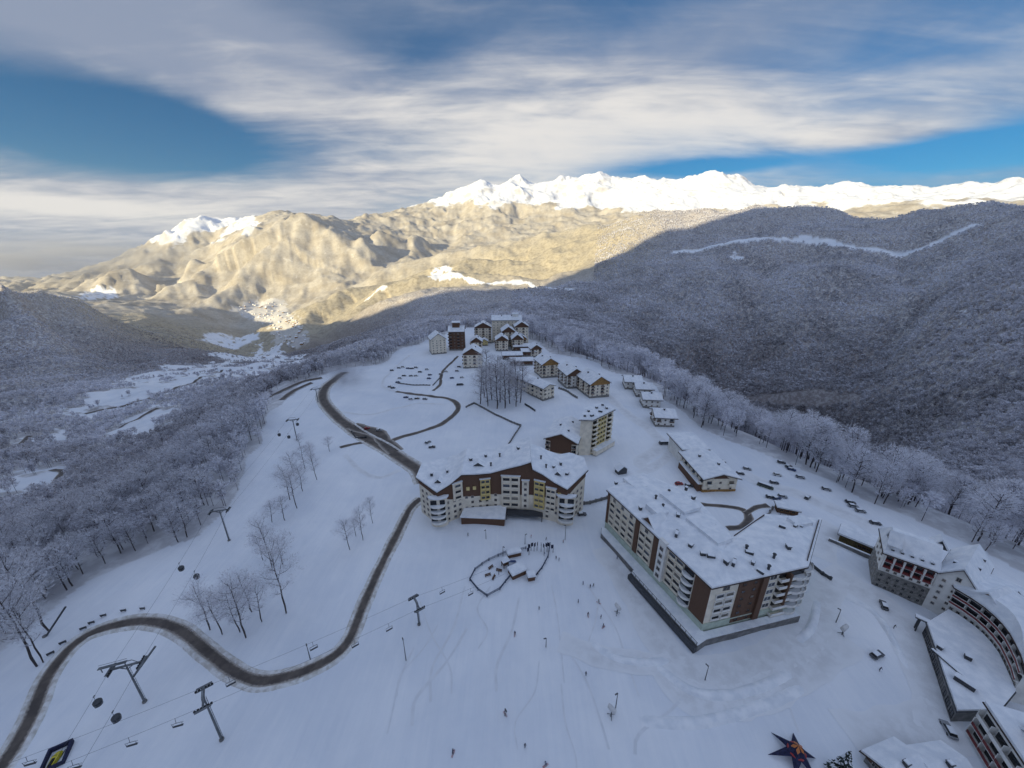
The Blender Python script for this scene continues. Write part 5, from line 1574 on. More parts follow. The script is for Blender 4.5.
    # snowy low roofs at the bottom edge
    for (px, py, w_, dd, h_, rz_, lb) in ((898, 800, 9, 7, 3.0, .25, 'low snow covered pavilion at the bottom edge'), (938, 796, 9, 7, 3.2, .1, 'low snow covered pavilion beside the corner hotel')):
        p = V2(px, py)
        gable_house('pavilion', lb, 'pavilion', p, rz_, w_, dd, h_, h_ + 1.6, wallm='wood', gablem='wood', floors=1, cols=3, scols=2, axis='width', chim=1, balc=False, over=1.2)
    return root


right_hotel()

# brown panelled hall dug into the bank
pA, pB = V2(838, 541), V2(876, 557)
L_, ax_, nn_, rz_ = wall_frame(pA, pB)
r_ = empty('bank_hall', (*pA, 0), rz_, 'long low hall with an olive brown wall dug into the snow bank', 'hall')
mb = MB(); mb.prism([(0, 0), (L_, 0), (L_, 7), (0, 7)], -1, 3.4); mb.obj('wall', M['olive'], r_)
mb = MB(); mb.prism([(-1, -.8), (L_ + .5, -.8), (L_ + .5, 9), (-1, 9)], 3.4, 3.65, 0).prism([(-.9, -.7), (L_ + .4, -.7), (L_ + .4, 8.9), (-.9, 8.9)], 3.65, 4.5, 1, 1); mb.obj('roof', [M['brownroof'], M['snow']], r_)
for k in range(9):
    mb = MB(); mb.box((0, 0, 1.6), (.18, .16, 3.3)); mb.obj('wall_post', M['wood'], r_, (.6 + k * (L_ - 1.2) / 8, -.1, .05))
for k in range(4): inst('window', win_mesh(1.4, 1.2, 'wood'), r_, (L_ * (.55 + .11 * k), -.03, 1.1), 0)
mb = MB(); mb.box((L_ / 2, -3.2, .7), (L_ + 6, .5, 1.9), 0); mb.box((L_ / 2, -3.2, 1.75), (L_ + 6.2, .7, .25), 1); mb.obj('retaining_wall', [M['concrete'], M['snow']], r_)

# wooden kiosk beside the parked cars
pK = V2(777, 513)
r_ = empty('kiosk', (*pK, hz(*pK)), -.35, 'small brown timber kiosk with a snowy roof by the parked cars', 'kiosk')
mb = MB(); mb.box((4, 2, 1.4), (8.5, 4, 3)); mb.obj('wall', M['wood'], r_)
mb = MB(); mb.box((4, 1.7, 3.05), (10, 5.6, .2), 0); mb.box((4, 1.7, 3.5), (9.8, 5.4, .7), 1); mb.obj('roof', [M['brownroof'], M['snow']], r_)
for k in range(3): inst('window', win_mesh(1.5, 1.3, 'gold'), r_, (1.5 + 2.4 * k, -.03, .9), 0)
mb = MB(); mb.box((4, -1.2, 1.0), (7, .14, .14), 0); [mb.box((1 + k * 3, -1.2, .4), (.12, .12, 1.2), 0) for k in range(3)]; mb.obj('counter_rail', M['wood'], r_)

# small roofed stair house between lane and big hotel
pK = V2(618, 476)
r_ = empty('gate_house', (*pK, hz(*pK)), .3, 'little dark gabled gate house by the lane behind the big hotel', 'gate house')
mb = MB(); mb.box((3, 2, 1.3), (5.5, 3.6, 3)); mb.add([(.2, .1, 2.8), (5.8, .1, 2.8), (3, .1, 5), (.2, .3, 2.8), (5.8, .3, 2.8), (3, .3, 5)], [(0, 1, 2), (5, 4, 3)]); mb.obj('wall', M['dark'], r_)
mb = MB()
mb.add([(-.6, -.5, 2.5), (3, -.5, 5.1), (3, 4.4, 5.1), (-.6, 4.4, 2.5), (-.6, -.5, 3.0), (3, -.5, 5.6), (3, 4.4, 5.6), (-.6, 4.4, 3.0)], [(0, 3, 2, 1), (4, 5, 6, 7), (0, 1, 5, 4), (0, 4, 7, 3), (3, 7, 6, 2)])
mb.add([(6.6, -.5, 2.5), (3, -.5, 5.1), (3, 4.4, 5.1), (6.6, 4.4, 2.5), (6.6, -.5, 3.0), (3, -.5, 5.6), (3, 4.4, 5.6), (6.6, 4.4, 3.0)], [(0, 1, 2, 3), (4, 7, 6, 5), (0, 4, 5, 1), (0, 3, 7, 4), (3, 2, 6, 7)]); mb.obj('roof', M['snow'], r_)

# dark timber stair by the right hotels
pK = V2(915, 628)
r_ = empty('timber_gate', (*pK, hz(*pK)), -.8, 'dark timber gateway between the street and the flat hall', 'gate')
mb = MB()
for x in (0, 4.2): mb.box((x, 0, 2.2), (.7, .7, 4.6)); mb.tube((x, -1.6, -.1), (x, 0, 3.6), .22, n=5)
mb.obj('frame_post', M['dark'], r_)
mb = MB(); mb.box((2.1, 0, 4.6), (6.4, 1.6, .4), 0); mb.box((2.1, 0, 4.95), (6.4, 1.6, .35), 1); mb.obj('roof', [M['dark'], M['snow']], r_)
# ================================================================== trees
def branchy(seed, h=1.0, lean=0.0, spread=.26, limbs=14, thin=False, t0=.30):
    """skeleton of a bare broadleaved tree of height 1: list of segments (p0, p1, r0, r1)"""
    rr = random.Random(seed)
    seg = []; tips = []
    p = Vector((0, 0, -.03)); dirv = Vector((lean, 0, 1)).normalized(); n = 7; r = .0095 if not thin else .007
    axis = [p.copy()]
    for i in range(n):
        nd = (dirv + Vector((rr.uniform(-.09, .09), rr.uniform(-.09, .09), 0))).normalized()
        L = (.97 + .03) / n
        q_ = p + nd * L
        r2 = .0095 * (1 - (i + 1) / n) ** .8 + .002 if not thin else .009 * (1 - (i + 1) / n) ** .8 + .0016
        seg.append((p, q_, r, r2)); p = q_; r = r2; axis.append(p.copy())
    tips.append((axis[-1].copy(), Vector((0, 0, 1)), .1))
    for k in range(limbs):
        t = t0 + (.96 - t0) * (k + rr.random()) / limbs
        i = min(n - 1, int(t * n)); f = t * n - i
        b = axis[i].lerp(axis[i + 1], f)
        a = k * 2.4 + rr.uniform(-.5, .5)
        prof = math.sin(min(1.0, (t - t0 + .08) / .55) * PI * .5) * (1 - max(0, t - .62) * 1.9)
        L = spread * max(.18, prof) * rr.uniform(.75, 1.25)
        up = rr.uniform(.55, 1.15)
        dv = Vector((math.cos(a), math.sin(a), up)).normalized()
        r0 = .0055 if not thin else .0035
        m = b + dv * L * .55; e = m + (dv + Vector((0, 0, .25))).normalized() * L * .55
        seg.append((b, m, r0, r0 * .65)); seg.append((m, e, r0 * .65, r0 * .2))
        tips.append((e, dv, L * .55)); tips.append((m, dv, L * .45))
        for j in range(3):
            s = b.lerp(e, rr.uniform(.35, .9))
            dv2 = (dv + Vector((rr.uniform(-.9, .9), rr.uniform(-.9, .9), rr.uniform(-.1, .7)))).normalized()
            e2 = s + dv2 * L * rr.uniform(.3, .5)
            seg.append((s, e2, r0 * .4, r0 * .12)); tips.append((e2, dv2, L * .4))
    return seg, tips


def crown_np(tips, seed, n, size, frost0=.35, aspect=.28, sd=.28):
    """n thin twig blades scattered round the limb tips: returns verts (n*4,3) and frost (n*4)"""
    g = np.random.default_rng(seed)
    T = np.array([list(t[0]) for t in tips]); R = np.array([t[2] for t in tips]); Dv = np.array([list(t[1]) for t in tips])
    w = R ** 1.5; k = g.choice(len(T), n, p=w / w.sum())
    off = g.normal(size=(n, 3)); off /= np.linalg.norm(off, axis=1)[:, None]
    off *= (g.random(n) ** .45)[:, None] * (R[k] * 1.05)[:, None]
    c = T[k] + off * np.array([1, 1, .85])
    d = Dv[k] * .7 + off / (R[k][:, None] + 1e-6) * .8 + g.normal(size=(n, 3)) * .45
    d /= np.linalg.norm(d, axis=1)[:, None]
    s = np.cross(d, g.normal(size=(n, 3))); s /= np.linalg.norm(s, axis=1)[:, None]
    L = size * g.uniform(.6, 1.5, n)[:, None]; Wd = L * aspect * g.uniform(.6, 1.4, n)[:, None]
    V = np.stack([c - d * L * .5, c + s * Wd * .5, c + d * L * .5, c - s * Wd * .5], 1).reshape(-1, 3)
    fr = np.clip(frost0 + g.normal(size=n) * sd, 0, 1)
    return V, np.repeat(fr, 4)


def tree_meshes(seed, n=1500, size=.052, thin=False, spread=.26, frost=.40, limbs=14, aspect=.2, t0=.30):
    seg, tips = branchy(seed, spread=spread, limbs=limbs, thin=thin, t0=t0)
    mb = MB()
    for i, (a, b, r0, r1) in enumerate(seg):
        mb.tube(a, b, r0, r1, n=6 if i < 7 else 4, cap=False)
    tm = mb.mesh('trunk', M['bark'])
    V, fr = crown_np(tips, seed + 100, n, size, frost, aspect)
    nb = len(V)
    cm = np_mesh('crown', V, np.arange(nb), 4, M['twig'], {'frost': fr, 'tone': np.full(nb, .5)})
    return tm, cm


NEAR = [tree_meshes(s, n=2400, size=.040, frost=.78, aspect=.16, t0=.2, limbs=18) for s in (1, 2, 3, 4, 5, 6)]
WHITE = [tree_meshes(s, n=2400, size=.040, frost=1.0, aspect=.17, t0=.2, limbs=18) for s in (7, 8, 9, 10)]
BARE = [tree_meshes(s, n=3400, size=.034, thin=True, spread=.27, frost=.78, aspect=.085) for s in (21, 22, 23, 24)]
MAUVE = [tree_meshes(s, n=2000, size=.036, thin=True, spread=.17, frost=.6, limbs=20, t0=.12, aspect=.085) for s in (31, 32, 33)]


def tree(kind, x, y, h, rz, label, group, name='frosted_tree', sx=1.0, z=None):
    tm, cm = kind
    o = empty(name, (x, y, hz(x, y) if z is None else z), rz, label, 'tree', group)
    o.scale = (h * sx, h * sx, h)
    inst('trunk', tm, o); inst('crown', cm, o)
    return o


# single trees on the open slope: trunk foot in the sketch, height, kind, label
SOLO = [
    ((286, 613), 30, 0, .75, 'tall dark stemmed bare tree leaning at the right of the roadside clump'),
    ((246, 638), 24, 1, .9, 'bare tree with a dark forked stem in the middle of the roadside clump'),
    ((240, 632), 18, 2, .9, 'shorter bare tree hugging the forked one in the roadside clump'),
    ((262, 622), 17, 3, .9, 'low bushy bare tree between the two tall stems by the road'),
    ((210, 630), 18, 0, 1.1, 'rounded bare tree at the left edge of the roadside clump'),
    ((222, 634), 17, 3, 1.0, 'thin bare tree second from the left in the roadside clump'),
    ((252, 612), 18, 1, 1.0, 'pale bare tree at the back of the roadside clump'),
    ((272, 570), 25, 2, .7, 'slim bare tree standing alone above the roadside clump'),
    ((283, 566), 14, 0, .9, 'small pale bare tree right of the slim one'),
    ((263, 560), 13, 1, .9, 'small pale bare tree left of the slim one'),
    ((297, 508), 22, 3, .8, 'tall bare tree at the bottom of the slope strip'),
    ((290, 500), 19, 0, 1.0, 'frosted tree at the left of the slope strip'),
    ((303, 492), 17, 1, 1.0, 'frosted tree in the middle of the slope strip'),
    ((285, 520), 13, 2, 1.1, 'low frosted bush like tree below the slope strip'),
    ((272, 522), 11, 3, 1.2, 'lowest frosted sapling at the slope strip'),
    ((294, 476), 15, 2, 1.0, 'frosted tree near the upper end of the slope strip'),
    ((305, 470), 15, 0, 1.0, 'frosted tree beside the upper gondola pylon'),
    ((317, 480), 17, 3, .8, 'slender frosted tree right of the slope strip'),
    ((312, 462), 12, 1, 1.1, 'small frosted tree at the top of the slope strip'),
    ((330, 452), 10, 2, 1.2, 'small hazy tree beside the village road bend'),
    ((300, 448), 10, 0, 1.0, 'little frosted tree uphill of the slope strip'),
    ((363, 541), 17, 1, .7, 'thin bare tree in the middle of the pair left of the mountain road'),
    ((350, 550), 16, 3, .8, 'thin bare tree farthest left of those by the mountain road'),
    ((373, 524), 14, 2, .7, 'thin bare tree nearest the mountain road'),
    ((356, 536), 10, 0, 1.0, 'small pale shrub like tree among the thin ones by the road'),
    ((38, 668), 33, 2, .8, 'tall dark stemmed tree leaning at the left edge of the picture'),
    ((44, 664), 25, 0, .7, 'slimmer tree just right of the tall one at the left edge'),
    ((50, 632), 34, 1, .8, 'tall dark stemmed tree standing before the forest edge'),
]
solo_xy = []
for (px, py), h, k, sx, lb in SOLO:
    x, y, _ = at_z(px, py, 0)
    solo_xy.append((x, y))
    tree(BARE[k], x, y, h, random.uniform(0, 6), lb, 'bare trees on the open slope', 'bare_tree', sx * 1.25)
for i in range(14):
    px, py = [(480, 405), (484, 398), (488, 407), (492, 400), (497, 409), (500, 402), (505, 408), (510, 403), (516, 406), (520, 402), (486, 390), (496, 392), (508, 394), (515, 396)][i]
    x, y, _ = at_z(px, py, 0)
    tree(MAUVE[i % 3], x, y, random.uniform(28, 40), random.uniform(0, 6), 'slender mauve bare tree in the thicket left of the long cream block', 'mauve thicket beside the long block', 'bare_tree', 1.5)

# forest positions ---------------------------------------------------------
BLD = [(o.location.x, o.location.y) for o in COL.objects if o.type == 'EMPTY' and o.get('category') in ('house', 'chalet', 'hotel', 'hall', 'apartment block', 'lodge')]


def scatter():
    out = []
    r = 70.0
    g = np.random.default_rng(5)
    while r < 6400:
        r2 = r * 1.06
        dens = np.interp(r, [70, 300, 600, 1000, 1700, 2600, 3600, 4700, 6400], [1 / 36., 1 / 38., 1 / 46., 1 / 52., 1 / 66., 1 / 95., 1 / 420., 1 / 1100., 1 / 2500.])
        azm = math.radians(66 if r < 260 else 60)
        n = int(azm * (r2 * r2 - r * r) * dens)
        rr_ = np.sqrt(g.uniform(r * r, r2 * r2, n)); a = g.uniform(-azm, azm, n)
        x, y = rr_ * np.sin(a), rr_ * np.cos(a)
        m = forest_mask(x, y) > .5
        out.append(np.column_stack([x[m], y[m]])); r = r2
    return np.concatenate(out)


T = scatter()
TX, TY = T[:, 0], T[:, 1]
keep = np.ones(len(T), bool)
nr_ = np.hypot(TX, TY)
for pl, w in FOREST_ROADS:
    keep &= line_dist(TX, TY, pl) > w * .9 + 2
sdp = np.full(len(T), 900.0); mm_ = nr_ < 1400
sdp[mm_] = poly_sd(TX[mm_], TY[mm_], PLATEAU)
keep &= sdp > -30
keep &= ~((sdp < 90) & (TX > 0) & (fbm(TX / 26, TY / 26, 2, 123) < -.12))
keep &= ~((nr_ > 2550) & (np.degrees(np.arctan2(TX, TY)) < 12) & (np.degrees(np.arctan2(TX, TY)) > -34))
TX, TY, nr_, sdp = TX[keep], TY[keep], nr_[keep], sdp[keep]
TZ = height(TX, TY)
# leave out what hills or the frame hide
dz = CAM_Z - TZ - 14.0
hx = FPX * TX; dep = (TY * CP + (CAM_Z - TZ - 10) * SP)
sx_ = 512 + FPX * TX / dep; sy_ = 384 + FPX * (-(TY * SP) + (CAM_Z - TZ - 10) * CP) / dep
inf = (dep > 5) & (sx_ > -70) & (sx_ < 1094) & (sy_ > 150) & (sy_ < 840)
TX, TY, TZ, nr_, sdp = TX[inf], TY[inf], TZ[inf], nr_[inf], sdp[inf]
ang = np.arctan2(TX, TY)
NB_A = np.linspace(-1.25, 1.25, 260); NB_R = np.exp(np.linspace(math.log(60), math.log(6400), 170))
HA, HR = np.meshgrid(NB_A, NB_R, indexing='ij')
HZ = height((HR * np.sin(HA)).ravel(), (HR * np.cos(HA)).ravel(), True).reshape(HA.shape)
EL = (HZ - CAM_Z) / HR
CM = np.maximum.accumulate(EL, axis=1)
ia = np.clip(((ang + 1.25) / 2.5 * 259).astype(int), 0, 259); ir = np.clip(np.searchsorted(NB_R, nr_) - 5, 0, 169)
hid = (TZ + 75 - CAM_Z) / nr_ < CM[ia, ir]
TX, TY, TZ, nr_, sdp = TX[~hid], TY[~hid], TZ[~hid], nr_[~hid], sdp[~hid]
NT_ = len(TX)
TH = np.where((sdp < 110) & (TX > 0), RNG.uniform(9, 25, NT_), RNG.uniform(13, 23, NT_)) * (1 + .12 * fbm(TX / 80, TY / 80, 2, 91))
TH *= np.where((sdp < 60) & (TX > 0), 1.22, 1.0)
TH *= np.where((TX < 0) & (nr_ > 350), np.interp(nr_, [350, 900], [.82, .6]), 1.0) * np.interp(nr_, [900, 1500, 2600], [1, .78, .52]) * np.where(TX < 0, .88, 1.0)
TS = RNG.uniform(.85, 1.2, NT_)
TT = np.clip(.5 + .5 * fbm(TX / 160, TY / 160, 3, 95) + RNG.normal(size=NT_) * .15, 0, 1)
TFR = -.42 * (1 - np.clip((TZ + 440) / 270, 0, 1)) + np.where((sdp < 75) & (TX > 0), .28, 0) + np.clip(.5 * fbm(TX / 220, TY / 220, 3, 97) * .6 + RNG.normal(size=NT_) * .08, -.4, .4)
depth_ = TY * CP + (CAM_Z - TZ) * SP
TP = TH * FPX / depth_                       # size in view
order = np.argsort(-TP)
N_IND = 262
LEFT_LABEL = 'frosted grey tree in the near edge of the forest left of the road'
RIGHT_LABEL = 'frosted white tree in the belt along the drop right of the hotels'
FAR_LABEL = 'frosted lilac tree on the rim behind the small houses'
for i in order[:N_IND]:
    x, y = TX[i], TY[i]
    if x < 0: lb, gp = LEFT_LABEL, 'frosted trees at the left forest edge'
    elif y < 330: lb, gp = RIGHT_LABEL, 'frosted trees along the drop on the right'
    else: lb, gp = FAR_LABEL, 'frosted trees on the rim of the plateau'
    tree(WHITE[int(RNG.integers(4))] if x > 0 else NEAR[int(RNG.integers(6))], x, y, TH[i], RNG.uniform(0, 6.28), lb, gp, sx=TS[i], z=TZ[i])

# the rest of the forest as one mass, coarser with distance
rest = order[N_IND:]
LOD = []
for nq, sz, asp, seeds in ((480, .075, .30, (1, 2, 3, 4)), (130, .13, .42, (1, 2, 3, 4)), (36, .24, .6, (2, 3, 5)), (12, .40, .75, (1, 2, 3)), (6, .55, .85, (4, 5, 6))):
    var = []
    for s in seeds:
        seg, tips = branchy(s)
        V, fr = crown_np(tips, s + 300, nq, sz, .78, asp, .28 if nq > 100 else .13)
        tr = np.array([[-.010, 0, -.03], [.010, 0, -.03], [.004, 0, .75], [-.004, 0, .75], [0, -.010, -.03], [0, .010, -.03], [0, .004, .75], [0, -.004, .75]])
        nt = 8 if nq > 20 else 0
        V = np.concatenate([V, tr[:nt]]); fr = np.concatenate([fr, np.full(nt, -.9)])
        var.append((V, fr))
    LOD.append(var)
cuts = [14, 8.5, 4.6, 2.6]
AV, AF, AT = [], [], []
tp = TP[rest]
lod = np.zeros(len(rest), int)
for c_ in cuts: lod += (tp < c_)
print('trees', NT_, [int((lod == k).sum()) for k in range(5)])
for k in range(5):
    ids = rest[lod == k]
    for v, (V, fr) in enumerate(LOD[k]):
        J = ids[v::len(LOD[k])]
        if len(J) == 0: continue
        a = RNG.uniform(0, 6.28, len(J)); ca, sa = np.cos(a), np.sin(a)
        sx2 = TH[J] * TS[J]
        X_ = (V[None, :, 0] * ca[:, None] - V[None, :, 1] * sa[:, None]) * sx2[:, None] + TX[J][:, None]
        Y_ = (V[None, :, 0] * sa[:, None] + V[None, :, 1] * ca[:, None]) * sx2[:, None] + TY[J][:, None]
        Z_ = V[None, :, 2] * TH[J][:, None] + TZ[J][:, None]
        AV.append(np.stack([X_, Y_, Z_], -1).reshape(-1, 3).astype(np.float32))
        AF.append(np.clip(fr[None] + TFR[J][:, None], -1, 1).reshape(-1)); AT.append(np.repeat(TT[J], len(V)))
AV = np.concatenate(AV); AF = np.concatenate(AF); AT = np.concatenate(AT)
print('forest quads', len(AV) // 4)
o = inst('forest', np_mesh('forest', AV, np.arange(len(AV)), 4, M['twig'], {'frost': AF, 'tone': AT}))
tag(o, 'frosted bare forest covering the valley sides and the mountain slopes', 'forest', kind='stuff')
del AV, AF, AT
# ================================================================== ski lifts
def pylon(px, py, h, rz, label, name='lift_pylon', arm=6.4, tall=True, rbase=.29):
    x, y, _ = at_z(px, py, 0); z = hz(x, y)
    root = empty(name, (x, y, z), rz, label, 'lift pylon', 'lift pylons')
    mb = MB(); mb.lathe([(rbase * 1.9, -.3), (rbase * 1.9, .5), (rbase * 1.1, .55)], 10); mb.obj('footing', M['concrete'], root)
    mb = MB(); mb.lathe([(rbase, .4), (rbase * .8, h * .6), (rbase * .62, h)], 10); mb.obj('pole', M['steel'], root)
    mb = MB(); mb.box((0, 0, h), (arm, .4, .45)); mb.box((0, 0, h + 1.5), (arm * .5, .15, .15))
    for s in (-1, 1): mb.tube((s * arm * .25, 0, h + 1.5), (s * arm * .42, 0, h + .1), .08, n=5); mb.tube((0, 0, h - 1.3), (s * arm * .25, 0, h - .1), .12, n=5)
    mb.obj('crossarm', M['steel'], root)
    for s in (-1, 1):
        mb = MB(); mb.box((s * arm * .48, 0, h - .35), (.25, 3.6, .3), 0); mb.box((s * arm * .48 + .5 * s, 0, h - .05), (.6, 3.2, .08), 0)
        for k in range(6): mb.tube((s * arm * .48 - .12, -1.6 + k * .64, h - .05), (s * arm * .48 + .12, -1.6 + k * .64, h - .05), .26, n=8, m=1)
        mb.obj('sheave_assembly', [M['steel'], M['black']], root)
    mb = MB()
    for k in range(int(h / .9)): mb.box((0, rbase + .12, .9 + k * .9), (.42, .06, .06))
    for s in (-.2, .2): mb.box((s, rbase + .12, h / 2), (.05, .05, h - .4))
    mb.obj('ladder', M['steel'], root)
    return root


L1 = 'gondola pylon '
GOND = [((145, 702), 15, 'stout gondola pylon with a double head beside the S bend'), ((229, 540), 16, 'gondola pylon at the edge of the left forest'), ((297, 440), 15, 'distant gondola pylon on the slope beside the strip of trees'),
        ((318, 402), 12, 'farthest gondola pylon below the village road bend')]
CHAIR = [((222, 740), 17, 'leaning grey chairlift pylon with a T head on the lower piste'), ((419, 624), 10, 'chairlift pylon in the middle of the piste below the hotel')]


def dirof(a, b):
    A, B = at_z(*a, 0), at_z(*b, 0)
    return math.atan2(B[1] - A[1], B[0] - A[0])


gp = []
for i, (p, h, lb) in enumerate(GOND):
    q_ = GOND[min(i + 1, 3)][0]; p_ = GOND[max(i - 1, 0)][0]
    rz = dirof(p_, q_) - PI / 2
    o = pylon(*p, h, rz, lb); gp.append((o, rz, h))
root = gp[0][0]
mb = MB(); mb.tube((0, .5, 10), (5, 3.4, 15.5), .28, n=7); mb.box((-2.5, 0, 16.4), (6, .8, .12)); mb.box((-2.5, .4, 17), (6, .06, .08))
for s in (-5, -2.5, 0): mb.box((s, 0, 15.6), (.15, .15, 1.6))
mb.obj('service_platform', M['steel'], root)
cp = []
ENDS = [((-20, 800), 8), ((500, 577), 3.0)]
for i, (p, h, lb) in enumerate(CHAIR):
    rz = dirof(CHAIR[0][0], CHAIR[1][0]) - PI / 2
    o = pylon(*p, h, rz, lb, arm=5.4); cp.append((o, rz, h))


def cable(pts, sag, label, r=.035):
    mb = MB()
    for a, b in zip(pts[:-1], pts[1:]):
        a, b = Vector(a), Vector(b); n = 14; prev = a
        L = (b - a).length
        for k in range(1, n + 1):
            t = k / n; q_ = a.lerp(b, t); q_.z -= sag * L * 4 * t * (1 - t)
            mb.tube(prev, q_, r, n=4, cap=False); prev = q_
    o = mb.obj('lift_cable', M['dark'])
    tag(o, label, 'cable')
    return o


def along(pts, sag, u):
    """point at a fraction of a cable and its direction"""
    D_ = [(Vector(b) - Vector(a)).length for a, b in zip(pts[:-1], pts[1:])]
    s = u * sum(D_)
    for (a, b), L in zip(zip(pts[:-1], pts[1:]), D_):
        if s <= L or b is pts[-1]:
            t = min(1, s / L); q_ = Vector(a).lerp(Vector(b), t); q_.z -= sag * L * 4 * t * (1 - t)
            d_ = Vector(b) - Vector(a)
            return q_, math.atan2(d_.y, d_.x)
        s -= L


def side(o, rz, h, arm, s):
    return (o.location.x + math.cos(rz) * arm * .48 * s, o.location.y + math.sin(rz) * arm * .48 * s, o.location.z + h + .15)


e0 = at_z(60, 860, 0)
e1 = at_z(331, 386, 0)
G_L = [(e0[0] - 3, e0[1], 14)] + [side(o, rz, h, 7, -1) for o, rz, h in gp] + [(e1[0] - 3, e1[1], 5)]
G_R = [(e0[0] + 3, e0[1], 14)] + [side(o, rz, h, 7, 1) for o, rz, h in gp] + [(e1[0] + 3, e1[1], 5)]
cable(G_L, .012, 'thin gondola cable on the forest side of its pylons')
cable(G_R, .012, 'thin gondola cable on the piste side of its pylons')
c0 = at_z(-30, 815, 0); c1 = at_z(500, 577, 0)
C_L = [(c0[0] - 2, c0[1] + 2, 8)] + [side(o, rz, h, 5.4, -1) for o, rz, h in cp] + [(c1[0] - 1.5, c1[1] + 2, 3.4)]
C_R = [(c0[0] + 2, c0[1] - 2, 8)] + [side(o, rz, h, 5.4, 1) for o, rz, h in cp] + [(c1[0] + 1.5, c1[1] - 2, 3.4)]
cable(C_L, .01, 'thin chairlift cable on the uphill road side')
cable(C_R, .01, 'thin chairlift cable on the open piste side')

# gondola cabin prototype, hung from its grip at the origin
_cab = MB()
_cab.lathe([(.75, -4.25), (1.02, -4.0), (1.15, -3.0), (1.12, -2.4), (.85, -2.02), (.3, -1.95)], 12, 0)
cab_me = _cab.mesh('body', M['dark'], True)
_w = MB(); _w.lathe([(1.165, -3.1), (1.175, -2.9), (1.16, -2.45)], 12, 0); cabw_me = _w.mesh('window', M['glass'])
_h = MB(); _h.tube((0, 0, -2.0), (0, .25, -1.0), .06, n=5); _h.tube((0, .25, -1.0), (0, 0, .1), .06, n=5); _h.box((0, 0, .1), (.7, .25, .3)); hang_me = _h.mesh('hanger', M['steel'])
_s = MB()
for s in (-1, 1): _s.box((s * 1.2, 0, -3.3), (.12, .5, .9))
rack_me = _s.mesh('ski_rack', M['steel'])


def near_cable(pts, sag, px, py):
    """fraction of the cable that passes closest to a sight line"""
    u, fw, dn = ray(px, py); d_ = Vector((u, fw, -dn)).normalized(); c_ = Vector((0, 0, CAM_Z))
    best = (1e9, 0)
    for k in range(600):
        q_, _ = along(pts, sag, k / 599)
        v = (q_ - Vector((0, 0, 2.5))) - c_
        t = (v - d_ * v.dot(d_)).length / v.length
        if t < best[0]: best = (t, k / 599)
    return best[1]


for (px, py, pts, lb) in ((125, 704, G_L, 'dark gondola cabin hanging just beside the stout pylon'), (127, 720, G_R, 'dark gondola cabin just below the stout pylon'), (186, 569, G_L, 'dark gondola cabin, upper of the pair over the open slope'),
                          (191, 576, G_R, 'dark gondola cabin, lower of the pair over the open slope'), (283, 437, G_L, 'tiny dark gondola cabin left of the distant pylon'), (287, 436, G_R, 'tiny dark gondola cabin right beside the distant pylon'),
                          (313, 432, G_R, 'tiny dark gondola cabin above the strip of trees')):
    q_, a = along(pts, .012, near_cable(pts, .012, px, py))
    o = empty('gondola_cabin', q_, a, lb, 'gondola cabin', 'gondola cabins')
    inst('body', cab_me, o); inst('window', cabw_me, o); inst('hanger', hang_me, o); inst('ski_rack', rack_me, o); o.scale = (.78, .78, .78)
# chair prototype
_b = MB(); _b.box((0, 0, -3.2), (2.3, .5, .10)); seat_me = _b.mesh('seat', M['dark'])
_b = MB(); _b.box((0, -.28, -2.85), (2.3, .08, .62)); back_me = _b.mesh('backrest', M['dark'])
_b = MB(); _b.tube((0, 0, .1), (0, -.3, -1.6), .06, n=5); _b.tube((-1.15, -.3, -1.6), (1.15, -.3, -1.6), .05, n=5); _b.tube((-1.15, -.3, -1.6), (-1.15, -.1, -3.2), .05, n=5); _b.tube((1.15, -.3, -1.6), (1.15, -.1, -3.2), .05, n=5); hang2 = _b.mesh('hanger', M['steel'])
_b = MB(); _b.tube((-1.0, .55, -2.7), (1.0, .55, -2.7), .04, n=5); _b.tube((-1.0, .55, -2.7), (-1.1, -.3, -2.4), .04, n=5); _b.tube((1.0, .55, -2.7), (1.1, -.3, -2.4), .04, n=5); bar_me = _b.mesh('safety_bar', M['steel'])
for (px, py, pts, lb) in ((32, 757, C_L, 'empty dark chair at the left of the yellow machine'), (76, 764, C_R, 'empty dark chair right of the yellow machine'), (134, 723, C_R, 'empty dark chair below the gondola pylon'), (178, 719, C_R, 'empty dark chair left of the leaning pylon'),
                          (231, 684, C_L, 'empty dark chair just under the road bend'), (314, 652, C_L, 'empty dark chair over the bottom of the road curve'), (356, 650, C_R, 'empty dark chair right of the road curve'),
                          (387, 621, C_R, 'empty dark chair left of the middle chairlift pylon'), (443, 597, C_L, 'empty dark chair between the middle pylon and the playground'), (471, 596, C_R, 'empty dark chair arriving at the playground corner')):
    q_, a = along(pts, .01, near_cable(pts, .01, px, py))
    o = empty('lift_chair', q_, a, lb, 'lift chair', 'chairlift chairs')
    inst('seat', seat_me, o); inst('backrest', back_me, o); inst('hanger', hang2, o); inst('safety_bar', bar_me, o); o.scale = (.85, .85, .85)

# lamp and marker poles, snow guns
def pole(px, py, h, label, name='light_pole', head=True):
    x, y, _ = at_z(px, py, 0)
    o = empty(name, (x, y, hz(x, y)), random.uniform(0, 6), label, 'pole')
    mb = MB(); mb.lathe([(.16, -.2), (.13, h * .5), (.08, h)], 8); mb.obj('mast', M['steel'], o)
    if head: mb = MB(); mb.box((.45, 0, h), (.9, .3, .16)); mb.tube((0, 0, h - .5), (.5, 0, h - .02), .05, n=5); mb.obj('lamp_head', M['dark'], o)
    return o


